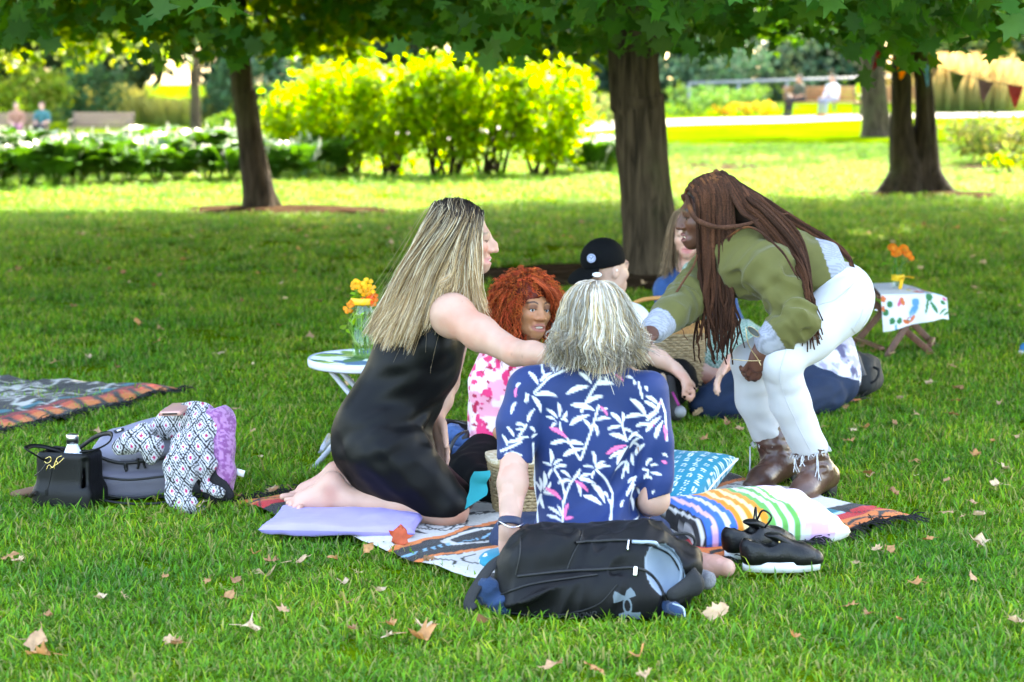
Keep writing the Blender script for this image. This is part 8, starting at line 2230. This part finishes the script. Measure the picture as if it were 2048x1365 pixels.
# ---- black trainers
M_tr = mat("black_leather", (0.0035, 0.0035, 0.004), 0.38, spec=0.3, bump=0.15, bscale=180)
M_ws = mat("white_rubber", (0.70, 0.70, 0.70), 0.6)
def trainer(label, heel, toe, lace_gold):
    heel, toe = np.array(heel), np.array(toe); d = toe - heel; d[2] = 0; L_ = np.linalg.norm(d); d /= L_; sx = np.array([d[1], -d[0], 0])
    o = empty("trainer", (heel[0], heel[1], 0)); tag(o, label, "shoe")
    def q(x, y, z): return np.array([heel[0], heel[1], 0]) + d * y * L_ + sx * x + np.array([0, 0, z + 0.008])
    S = SDF(); S.chain([q(0, 0.12, 0.055), q(0, 0.45, 0.058), q(0, 0.75, 0.050), q(0, 0.92, 0.042)], [0.036, 0.036, 0.038, 0.030], 0.02); S.cone(q(0, 0.06, 0.085), q(0, 0.16, 0.08), 0.026, 0.03, 0.02); S.cone(q(0, 0.50, 0.085), q(0, 0.66, 0.066), 0.026, 0.026, 0.02)
    S.cone(q(0, 0.14, 0.125), q(0, 0.42, 0.118), 0.030, 0.024, 0.008, None, 's'); S.cone(q(0, 0.18, 0.09), q(0, 0.38, 0.09), 0.021, 0.02, 0.008, None, 's')
    S.cut((0, 0, 0.040), (0, 0, -1)); u = S.build("upper", M_tr, o, 0.0035)
    n = 36; V = []
    for z, k in ((0.012, 1.0), (0.042, 1.03)):
        for i in range(n):
            t = 2 * math.pi * i / n; c = math.cos(t); w_ = 0.040 * (1 - 0.14 * (1 - c) / 2); y = 0.5 + 0.52 * c
            V.append(q(math.sin(t) * w_ * k * (1 - 0.25 * abs(c) ** 4), y, z))
    mesh("sole", np.array(V), [(i, (i + 1) % n, n + (i + 1) % n, n + i) for i in range(n)] + [list(range(n))[::-1], list(range(n, 2 * n))], M_ws, o)
    S = SDF(); S.cone(q(0, 0.38, 0.115), q(0, 0.60, 0.088), 0.026, 0.026, 0.01, ((0, 0, 1), 3.0)); S.build("tongue", M_tr, o, 0.0035)
    mb = MB(); lm = mat("gold_eyelet", (0.62, 0.44, 0.16), 0.35, 0.8) if lace_gold else M_tr
    for k in range(5): mb.tube(spline([q(-0.026, 0.44 + 0.06 * k, 0.098 - 0.008 * k), q(0, 0.46 + 0.06 * k, 0.112 - 0.010 * k), q(0.026, 0.44 + 0.06 * k, 0.098 - 0.008 * k)], 8), 0.003, 5)
    mb.build("laces", lm, o)
    if lace_gold: V, F = ball(q(0.02, 0.66, 0.078), (0.008, 0.008, 0.010)); MB().add(V, F).build("charm", lm, o)
    S = SDF(); S.ell(q(0, 0.30, 0.058), (0.03, 0.05, 0.006), np.stack([sx, d, [0, 0, 1]], 1), 0.0); S.build("insole", mat("beige_insole", (0.50, 0.36, 0.24), 0.8), o, 0.004)
    return o, q
h1 = G(1490, 1160); t1 = G(1632, 1152); h2 = G(1455, 1140); t2 = G(1560, 1108)
o1, q1 = trainer("black low trainer with gold laces and white sole, nearer of the pair", (h1[0], h1[1] + 0.03, 0), (h1[0] + 0.218, h1[1] + 0.045, 0), True)
o2, q2 = trainer("black low trainer behind its gold laced twin at the blanket's edge", (h2[0] + 0.0, h2[1] + 0.05, 0), (h2[0] + 0.205, h2[1] + 0.15, 0), False)
mb = MB()
for k in (-1, 1): mb.tube(spline([q2(0.0, 0.46, 0.115), q2(0.018 * k, 0.50, 0.150), q2(0.045 * k, 0.56, 0.135), q2(0.03 * k, 0.50, 0.10)], 14), 0.0032, 6)
mb.build("lace_bow", M_tr, o2)
# blue trainer toe at the right edge
b_ = G(2052, 712); S = SDF(); S.chain([b_ + np.array([0.10, 0.05, 0.045]), b_ + np.array([0.0, 0.0, 0.035])], [0.045, 0.034], 0.02); S.cut((0, 0, 0.018), (0, 0, -1))
o = S.build("trainer", mat("blue_canvas", (0.02, 0.16, 0.38), 0.8), None, 0.006); tag(o, "blue canvas shoe toe just showing at the right edge", "shoe")
S = SDF(); S.chain([b_ + np.array([0.10, 0.05, 0.022]), b_ + np.array([-0.004, 0.0, 0.020])], [0.046, 0.036], 0.02, ((0, 0, 1), 2.2)); S.build("sole", M_ws, o, 0.006)

# ---- far black backpack behind the tie dye top
o = empty("backpack", G(1710, 790)); tag(o, "black backpack slumped behind the person in tie dye", "backpack")
S = SDF(); S.box(P(1712, 752, 8.72), (0.10, 0.12, 0.085), 0.06, basis((0.5, 1, 0), (-0.3, 0, 1)), 0.0); S.ell(P(1692, 735, 8.7), (0.075, 0.1, 0.09), None, 0.03); S.disp(wrinkle((0.5, 0, 0.8), 18, 0.012, 3), 0.03); S.cut((0, 0, 0.005), (0, 0, -1))
S.build("bag_body", mat("black_canvas", (0.014, 0.015, 0.018), 0.75, bump=0.2), o, 0.007)
MB().tube(spline([P(1688, 695, 8.66), P(1710, 705, 8.60), P(1722, 735, 8.56), P(1728, 752, 8.55)], 20), 0.022, 6, flat=(0.3, 1)).build("shoulder_strap", mat("charcoal_strap", (0.04, 0.045, 0.06), 0.7), o)
MB().tube(spline([P(1735, 770, 8.6), P(1752, 760, 8.58), P(1758, 742, 8.58), P(1748, 735, 8.62)], 16), 0.006, 6).build("loop", mat("black_webbing", (0.014, 0.014, 0.016), 0.8), o)

# ---- dark handbag with denim beside the kneeling woman's hand
o = empty("handbag", G(905, 925)); tag(o, "open dark handbag with rolled denim inside, between the two women", "handbag")
S = SDF(); S.box(P(905, 885, 6.98), (0.085, 0.10, 0.07), 0.04, basis((0.2, 1, 0), (0.1, 0, 1)), 0.0); S.ell(P(905, 862, 6.95), (0.065, 0.085, 0.045), None, 0.01, 's'); S.cut((0, 0, 0.01), (0, 0, -1))
S.build("bag_body", mat("dark_leather", (0.014, 0.012, 0.012), 0.4, spec=0.5), o, 0.006)
S = SDF(); S.chain([P(885, 880, 6.93), P(905, 875, 6.92), P(930, 890, 6.9)], [0.032, 0.040, 0.028], 0.01); S.chain([P(885, 905, 6.85), P(915, 915, 6.82)], [0.03, 0.03], 0.01); S.disp(wrinkle((0.7, 0.2, 0.5), 45, 0.018, 2), 0.03)
S.build("denim_roll", cloth("mid_blue_denim2", rough=0.9, bump=0.4, bscale=300), o, 0.006, (), lambda V: np.array([0.045, 0.10, 0.24]) * (0.5 + 1.0 * fbm(V, 40, 2))[:, None])
MB().tube(spline([P(935, 862, 6.86), P(915, 872, 6.82), P(902, 895, 6.80), P(898, 915, 6.80)], 16), 0.008, 6, flat=(0.4, 1)).build("strap", MATS["dark_leather"], o)

# ================================================================== bags on the left
def grey_backpack():
    o = empty("backpack", G(320, 995)); tag(o, "grey backpack lying on the grass under a patterned jumper", "backpack")
    Yb = 6.72; S = SDF()
    S.box(P(305, 925, Yb + 0.03), (0.195, 0.12, 0.120), 0.07, basis((0.05, 1, 0.05), (-0.12, 0, 1)), 0.0)
    S.ell(P(330, 885, Yb + 0.04), (0.17, 0.11, 0.085), basis((0, 1, 0), (-0.25, 0, 1)), 0.05); S.ell(P(400, 945, Yb), (0.10, 0.10, 0.09), None, 0.05)
    S.box(P(295, 965, Yb - 0.06), (0.165, 0.06, 0.050), 0.035, basis((0, 1, 0.1), (-0.06, 0, 1)), 0.015)
    S.disp(wrinkle((1, 0.1, 0.15), 16, 0.010, 3, 0.2), 0.03); S.cut((0, 0, 0.006), (0, 0, -1))
    def cb(V):
        C = np.tile(np.array([0.105, 0.100, 0.135]), (len(V), 1)) * (0.85 + 0.3 * vnoise(V, 16, 3))[:, None]
        t = (V[:, 2] - P(300, 905, Yb)[2]) - 0.12 * (V[:, 0] - P(300, 905, Yb)[0]); C[t > 0] = np.array([0.190, 0.185, 0.245]); return C
    b = S.build("bag_body", mat("grey_nylon", attr=True, rough=0.6, bump=0.2, bscale=500, var=0.06), o, 0.006, (), cb); bv = bvh_of(b)
    for pl, r in [([(178, 905), (215, 920), (250, 926), (300, 920), (345, 912)], 0.006), ([(200, 955), (260, 960), (340, 952)], 0.004), ([(205, 990), (270, 996), (350, 984)], 0.005), ([(185, 885), (182, 930), (195, 985)], 0.003)]:
        q = on_surface(pl, bv); 
        if len(q) > 3: MB().tube(q, r, 6, False).build("zip_seam", M_zip, b)
    decal([[(227, 862), (247, 856), (249, 862), (230, 868)]], bv, 1.0, "label_patch", mat("black_patch", (0.01, 0.01, 0.012), 0.6), b, 0.002)
    decal([[(233, 862), (242, 859), (243, 862), (235, 865)]], bv, 0.7, "patch_print", mat("pale_print", (0.7, 0.7, 0.72), 0.6), b, 0.0035)
    q = on_surface([(252, 925), (252, 935), (254, 944)], bv, 8, 0.006); MB().tube(q, 0.006, 6).build("zip_pull", M_zip, b)
    mb = MB()
    for pl in ([(276, 915), (278, 925), (276, 938)], [(290, 914), (288, 925), (292, 937)], [(274, 918), (284, 921), (294, 917)]): mb.tube(on_surface(pl, bv, 8, 0.006), 0.004, 6)
    mb.build("buckle", M_zip, b)
    MB().tube(spline([P(200, 985, 6.58), P(215, 1002, 6.52), P(300, 1008, 6.5), P(420, 990, 6.52)], 24), 0.014, 6, flat=(0.3, 1)).build("shoulder_strap", M_zip, o)
grey_backpack()
def tote():
    Yt = 6.52; o = empty("tote_bag", G(140, 1018)); tag(o, "black leather tote with gold charms standing beside the grey backpack", "tote bag")
    S = SDF(); c = P(140, 962, Yt + 0.02); Mx = basis((0.25, 1, 0), (0, 0, 1))
    S.box(c, (0.092, 0.062, 0.105), 0.018, Mx, 0.0); S.box(c + np.array([0, 0, -0.06]), (0.108, 0.074, 0.05), 0.03, Mx, 0.03)
    S.box(c + np.array([0, 0, 0.04]), (0.082, 0.052, 0.105), 0.014, Mx, 0.004, 's')
    S.cone(P(172, 925, Yt - 0.06), P(166, 985, Yt - 0.055), 0.012, 0.004, 0.02, None, 's')
    S.disp(wrinkle((0.1, 0.1, 1), 14, 0.008, 3), 0.02); S.cut((0, 0, 0.006), (0, 0, -1))
    m = mat("pebbled_leather", (0.003, 0.003, 0.0035), 0.42, spec=0.25, bump=0.25, bscale=420)
    b = S.build("bag_body", m, o, 0.0045)
    for pl in ([P(95, 925, 6.5), P(62, 905, 6.45), P(52, 897, 6.47), P(75, 892, 6.52), P(120, 902, 6.55), P(140, 915, 6.58)], [P(160, 905, 6.46), P(190, 900, 6.46), P(218, 885, 6.47), P(222, 868, 6.50), P(195, 872, 6.55), P(165, 892, 6.58), P(150, 905, 6.58)]):
        MB().tube(spline(pl, 30), 0.009, 6, flat=(0.35, 1.0)).build("handle", m, o)
    gd = mat("gold_metal", (0.80, 0.58, 0.22), 0.25, 1.0, var=0.0)
    for pl in ([(91, 918), (100, 914), (102, 922), (94, 927), (89, 923)], [(92, 943), (98, 930), (106, 936), (112, 922), (116, 930)], [(108, 940), (114, 918), (124, 912)], [(100, 938), (118, 926), (128, 916)]):
        MB().tube(spline([P(u, v, 6.43) for u, v in pl], 16), 0.0014, 6).build("gold_charm", gd, o)
    MB().tube(spline([P(104, 935, 6.44), P(100, 960, 6.44), P(95, 980, 6.435)], 8), 0.002, 5).build("charm_cord", m, o); MB().box(P(93, 985, 6.43), (0.012, 0.005, 0.022), None, 0.002).build("padlock_cover", m, o)
    MB().tube(spline([P(95, 925, 6.44), P(82, 942, 6.43), P(70, 952, 6.43)], 8), 0.006, 5, flat=(0.3, 1)).build("tassel", m, o)
    bt = empty("water_bottle", P(148, 985, 6.5)); tag(bt, "white steel bottle with silver cap standing in the black tote", "bottle")
    q = P(147, 950, 6.55); z0 = q[2] - 0.018
    MB().lathe([(0.0, 0.0), (0.030, 0.0), (0.032, 0.01), (0.032, 0.075), (0.028, 0.098), (0.019, 0.118), (0.0175, 0.125), (0.0, 0.125)], 32, (q[0], q[1], z0)).build("bottle_body", mat("white_gloss", (0.72, 0.74, 0.78), 0.25, spec=0.6), bt)
    MB().lathe([(0.0, 0.157), (0.017, 0.157), (0.020, 0.154), (0.020, 0.126), (0.0, 0.126)], 32, (q[0], q[1], z0)).build("cap", mat("brushed_steel", (0.55, 0.55, 0.57), 0.3, 1.0), bt)
tote()
def jumper():
    o = empty("knitted_jumper", G(400, 1000)); tag(o, "black and white diamond pattern jumper draped over the grey backpack", "jumper")
    def patt(V):
        u = V[:, 0] * 590; v = V[:, 2] * 590 + V[:, 1] * 120; u = u + 6 * (vnoise(V, 9, 2) - 0.5) * 4
        per = (27.0, 44.0); fx, fy = (u / per[0]) % 1 - 0.5, (v / per[1]) % 1 - 0.5
        d = np.abs(fx) + np.abs(fy); d2 = np.minimum(d, 1 - d)
        C = np.tile(np.array([0.55, 0.54, 0.58]), (len(V), 1))
        C[d2 > 0.43] = BK; C[np.abs(d2 - 0.30) < 0.045] = BK
        C[d2 < 0.11] = np.array([0.42, 0.01, 0.10])
        return C
    m = cloth("jacquard_knit", rough=0.9, bump=0.3, bscale=500)
    S = SDF(); S.chain([P(318, 858, 6.64), P(350, 846, 6.64), P(395, 842, 6.62), P(408, 862, 6.58), P(395, 885, 6.54)], [0.030, 0.042, 0.05, 0.055, 0.045], 0.05)
    S.chain([P(285, 868, 6.55), P(262, 885, 6.50), P(240, 895, 6.50)], [0.030, 0.030, 0.022], 0.02); S.chain([P(290, 868, 6.53), P(305, 895, 6.50), P(303, 915, 6.49)], [0.028, 0.030, 0.020], 0.02)
    S.chain([P(372, 890, 6.50), P(362, 940, 6.45), P(352, 985, 6.44)], [0.046, 0.052, 0.044], 0.02, ((0, 1, 0), 1.7)); S.chain([P(350, 990, 6.44), P(375, 1010, 6.42), P(400, 1018, 6.42)], [0.028, 0.026, 0.018], 0.02)
    S.chain([P(405, 900, 6.50), P(414, 930, 6.48), P(410, 950, 6.48)], [0.034, 0.026, 0.018], 0.02)
    S.chain([P(416, 975, 6.46), P(436, 985, 6.45)], [0.020, 0.018], 0.02)
    S.disp(wrinkle((0.3, 0.1, 1), 28, 0.014, 5, 0.2), 0.03); S.build("patterned_knit", m, o, 0.0044, (), patt)
    S = SDF(); S.chain([P(398, 818, 6.62), P(412, 850, 6.56), P(422, 885, 6.54), P(425, 915, 6.52), P(432, 950, 6.50), P(455, 990, 6.48)], [0.014, 0.018, 0.016, 0.020, 0.018, 0.020], 0.01, ((0, 1, 0), 1.3)); S.disp(wrinkle((1, 0, 0.2), 90, 0.006, 2), 0.02)
    S.chain([P(412, 905, 6.56), P(420, 950, 6.53), P(430, 985, 6.5)], [0.04, 0.045, 0.04], 0.02)
    S.build("black_ribbing", mat("black_rib_knit", (0.012, 0.011, 0.013), 0.9, bump=0.6, bscale=250), o, 0.005)
    p = empty("sweatshirt", G(450, 990)); tag(p, "mottled purple sweatshirt hanging beside the diamond pattern jumper", "sweatshirt")
    S = SDF(); S.chain([P(424, 838, 6.62), P(438, 850, 6.58), P(440, 900, 6.55), P(447, 945, 6.53), P(455, 975, 6.52)], [0.040, 0.045, 0.048, 0.042, 0.024], 0.03, ((0, 1, 0), 1.2)); S.ell(P(440, 830, 6.60), (0.034, 0.05, 0.024), None, 0.02)
    S.disp(wrinkle((0.2, 0.2, 1), 22, 0.020, 8, 0.2), 0.03)
    S.build("fleece", cloth("purple_marl", rough=0.95, sheen=0.3, bump=0.6, bscale=300, var=0.15), p, 0.005, (), lambda V: mixc((0.23, 0.075, 0.23), (0.42, 0.20, 0.40), sstep(0.4, 0.6, vnoise(V, 160, 3))))
    MB().box(P(481, 946, 6.52), (0.028, 0.002, 0.022), basis((0.2, 1, 0), (0.25, 0, 1)), 0.0).build("care_label", mat("white_label", (0.7, 0.7, 0.72), 0.7), p)
    f = empty("phone", P(355, 818, 6.6)); tag(f, "rose gold phone case lying on top of the jumper", "phone")
    Mf = basis((0.15, 1, 0.05), (-0.05, 0, 1)); c = P(353, 819, 6.58)
    MB().box(c, (0.072, 0.14, 0.016), Mf, 0.004).build("case", mat("rose_gold", (0.55, 0.30, 0.26), 0.35, 0.3), f); MB().box(c + Mf @ np.array([0, -0.071, 0.0]), (0.05, 0.003, 0.005), Mf, 0.0).build("slot", M_zip, f)
jumper()
o = empty("sandal", G(50, 990)); tag(o, "brown sandal sole poking out behind the black tote", "shoe")
S = SDF(); S.cone(G(38, 988, 0.02), G(100, 975, 0.03), 0.030, 0.034, 0.01, ((0, 0, 1), 2.4)); S.build("sole", mat("brown_suede", (0.16, 0.085, 0.05), 0.9), o, 0.005)
MB().tube(spline([G(60, 995, 0.03), G(68, 985, 0.06), G(78, 972, 0.03)], 12), 0.008, 6, flat=(0.3, 1)).build("strap", mat("dark_strap", (0.03, 0.02, 0.015), 0.7), o)

# ================================================================== bunting
bn = empty("bunting", P(1830, 110, 19.5)); tag(bn, "string of coloured triangle pennants strung across the twin stemmed maple", "bunting")
Ybn = 19.5
st = [P(u, v, Ybn + 0.0008 * (u - 1740)) for u, v in [(1600, 40), (1692, 88), (1742, 98), (1796, 113), (1848, 126), (1880, 137), (1905, 145), (1962, 160), (2018, 170), (2080, 178), (2200, 190)]]
MB().tube(spline(st, 90), 0.004, 5).build("string", mat("grey_string", (0.15, 0.14, 0.13), 0.9), bn)
flags = [((1692, 92), (1702, 96), (1698, 127), (0.30, 0.12, 0.10), "dull red"), ((1754, 101), (1772, 110), (1745, 143), (0.33, 0.015, 0.03), "crimson"), ((1792, 112), (1827, 121), (1801, 161), (0.72, 0.38, 0.02), "golden yellow"), ((1845, 126), (1861, 133), (1855, 175), (0.18, 0.30, 0.42), "grey blue"), ((1878, 136), (1862, 132), (1864, 160), (0.45, 0.36, 0.30), "beige"),
         ((1900, 143), (1930, 152), (1908, 190), (0.13, 0.17, 0.08), "olive green"), ((1955, 159), (1988, 167), (1965, 205), (0.26, 0.18, 0.20), "mauve grey"), ((2014, 170), (2048, 175), (2030, 218), (0.40, 0.11, 0.10), "dusty red")]
for (a, b, c, cl, nm) in flags:
    pa, pb, pcn = [P(u, v, Ybn + 0.0008 * (u - 1740)) for u, v in (a, b, c)]
    n = 8; V = []; F = []
    for sgn in (0.0, 0.004):
        i0 = len(V); rows = []
        for i in range(n + 1):
            row = []
            for jx_ in range(n + 1 - i):
                s_ = i / n; r_ = (jx_ / (n - i)) if n > i else 0
                p = (pa * (1 - r_) + pb * r_) * (1 - s_) + pcn * s_; p = p + np.array([0, 0.02 * math.sin(3 * s_ + 2 * r_) + sgn, 0]); row.append(len(V)); V.append(p)
            rows.append(row)
        for i in range(n):
            for jx_ in range(n - i):
                F.append((rows[i][jx_], rows[i][jx_ + 1], rows[i + 1][jx_]))
                if jx_ < n - i - 1: F.append((rows[i][jx_ + 1], rows[i + 1][jx_ + 1], rows[i + 1][jx_]))
    fo = mesh("pennant", np.array(V), F, mat("flag_" + nm.replace(" ", "_"), cl, 0.85, trans=0.55, bump=0.1, bscale=200), bn); fo["label"] = nm + " triangular pennant"

# ================================================================== fallen leaves
leaf_cols = [(0.46, 0.28, 0.16), (0.52, 0.35, 0.21), (0.38, 0.20, 0.09), (0.48, 0.24, 0.10), (0.30, 0.16, 0.08), (0.55, 0.40, 0.26)]
leaf_meshes = []
rgl = np.random.default_rng(91)
for ci, c in enumerate(leaf_cols):
    for var in range(3):
        bm = bmesh.new(); sh = MAPLE * (1 + 0.1 * rgl.normal(size=(16, 1)))
        vs2 = [bm.verts.new((x, y, 0)) for x, y in sh]; bm.faces.new(vs2); bmesh.ops.triangulate(bm, faces=bm.faces[:])
        bmesh.ops.subdivide_edges(bm, edges=bm.edges[:], cuts=1); bmesh.ops.triangulate(bm, faces=bm.faces[:])
        ax = rgl.uniform(0, 3.14); cu_ = rgl.uniform(0.5, 1.8); ph = rgl.uniform(0, 6)
        for v in bm.verts:
            d = v.co.x * math.cos(ax) + v.co.y * math.sin(ax); e = -v.co.x * math.sin(ax) + v.co.y * math.cos(ax)
            v.co.z = cu_ * d * d * 0.9 + 0.12 * math.sin(7 * e + ph) * (abs(d) + 0.2) + 0.10 * math.sin(9 * d + ph)
        vs3 = [v.co.copy() for v in bm.verts]
        r = bmesh.ops.create_cone(bm, segments=5, radius1=0.012, radius2=0.02, depth=0.5, cap_ends=False)
        for v in r["verts"]: z_ = v.co.z; v.co = Vector((v.co.x, -0.62 + z_ * 1.0, v.co.y + 0.10 * z_))
        me = bpy.data.meshes.new("fallen_leaf"); bm.to_mesh(me); bm.free()
        me.polygons.foreach_set("use_smooth", np.ones(len(me.polygons), bool))
        me.materials.append(mat("dry_leaf_%d" % ci, c, 0.8, var=0.3, vscale=3, trans=0.2, bump=0.3, bscale=12, spec=0.2)); leaf_meshes.append(me)
placed = [(70, 1285, .085), (85, 1312, .085), (530, 1150, .085), (600, 1125, .075), (545, 1130, .06), (500, 1257, .075), (838, 1272, .10), (850, 1255, .07), (1437, 1230, .085), (1275, 1312, .07), (1105, 1338, .075), (1187, 1347, .075), (1957, 1088, .075), (1893, 1028, .06), (1832, 1168, .06), (685, 1168, .05), (342, 1280, .06), (355, 1290, .05), (567, 1226, .05),
          (22, 1116, .07), (472, 1167, .05), (1695, 885, .06), (1460, 850, .07), (1478, 862, .05), (1906, 835, .06), (1800, 802, .05), (248, 1200, .035), (705, 1265, .04), (780, 1277, .05), (780, 1250, .04), (400, 1012, .06), (38, 1125, .05), (1952, 912, .05), (1996, 975, .06), (1830, 930, .06), (1788, 985, .05), (1755, 1100, .05), (735, 1105, .05), (545, 985, .055), (600, 985, .05), (435, 880, .06), (440, 708, .07), (395, 818, .05), (235, 735, .05),
          (110, 728, .06), (560, 655, .06), (1905, 735, .05), (1745, 705, .05), (1860, 770, .05), (1290, 1352, .05), (1590, 1280, .045), (2030, 1245, .06), (1700, 1215, .05)]
li = 0
def put_leaf(x, y, s, label=None, group=None, me=None, tilt=None):
    global li
    o = bpy.data.objects.new("fallen_leaf", me or leaf_meshes[(li * 7 + rgl.integers(0, 5)) % len(leaf_meshes)]); col.objects.link(o); li += 1
    o.location = (x, y, 0.032 + 0.012 * rgl.random()); o.scale = (s * 0.86,) * 3
    o.rotation_euler = tilt or (rgl.normal() * 0.28, rgl.normal() * 0.28, rgl.uniform(0, 6.28))
    if label is None:
        ci = leaf_meshes.index(o.data) // 3; cw = ["tan", "pale tan", "brown", "orange brown", "dark brown", "cream"][ci]
        u_ = 1024 + FPX * x / y
        rg_ = ("at the bottom edge of the picture" if y < 4.95 else "in front of the black backpack" if y < 5.5 and 850 < u_ < 1500 else "on the near grass left of the backpack" if y < 5.9 and u_ <= 850 else "on the near grass right of the trainers" if y < 5.9 else
               "near the tote and grey backpack" if y < 7.2 and u_ < 560 else "on the grass right of the boots" if y < 7.6 and u_ > 1650 else "beside the picnic blanket" if y < 7.4 else "near the black blanket" if y < 9.6 and u_ < 560 else "between the round table and the left maple" if u_ < 760 else "near the wooden folding table" if u_ > 1650 and y < 12 else "on the shaded lawn near the big maple" if y < 15 else "on the far shaded lawn")
        label = "small %s fallen maple leaf %s" % (cw, rg_) if s < 0.05 else "%s curled fallen maple leaf %s" % (cw, rg_)
    tag(o, label, "leaf", group or "fallen leaves on the lawn")
for (u, v, s) in placed:
    g_ = G(u, v, 0.03); put_leaf(g_[0], g_[1], s)
banned = EXCLUDE + EXCL2
cnt = 0
while cnt < 235:
    y = math.sqrt(rgl.uniform(4.7 ** 2, 19 ** 2)) if rgl.random() < 0.75 else rgl.uniform(5, 9); x = rgl.uniform(-1, 1) * (0.26 * y)
    if any(in_poly(np.array([[x, y]]), np.array(p))[0] for p in banned): continue
    put_leaf(x, y, rgl.uniform(0.018, 0.042) * (1 + 0.06 * y)); cnt += 1
g_ = P(800, 1112, 5.86)
put_leaf(g_[0], g_[1], 0.085, "red orange maple leaf standing against the blanket's front edge", "red leaf", None, (1.1, 0.15, 0.2))
lo = col.objects[-1]; lo.location.z = 0.05
me = leaf_meshes[1].copy(); me.materials.clear(); me.materials.append(mat("red_leaf", (0.52, 0.11, 0.045), 0.7, var=0.25, vscale=3, trans=0.3)); lo.data = me
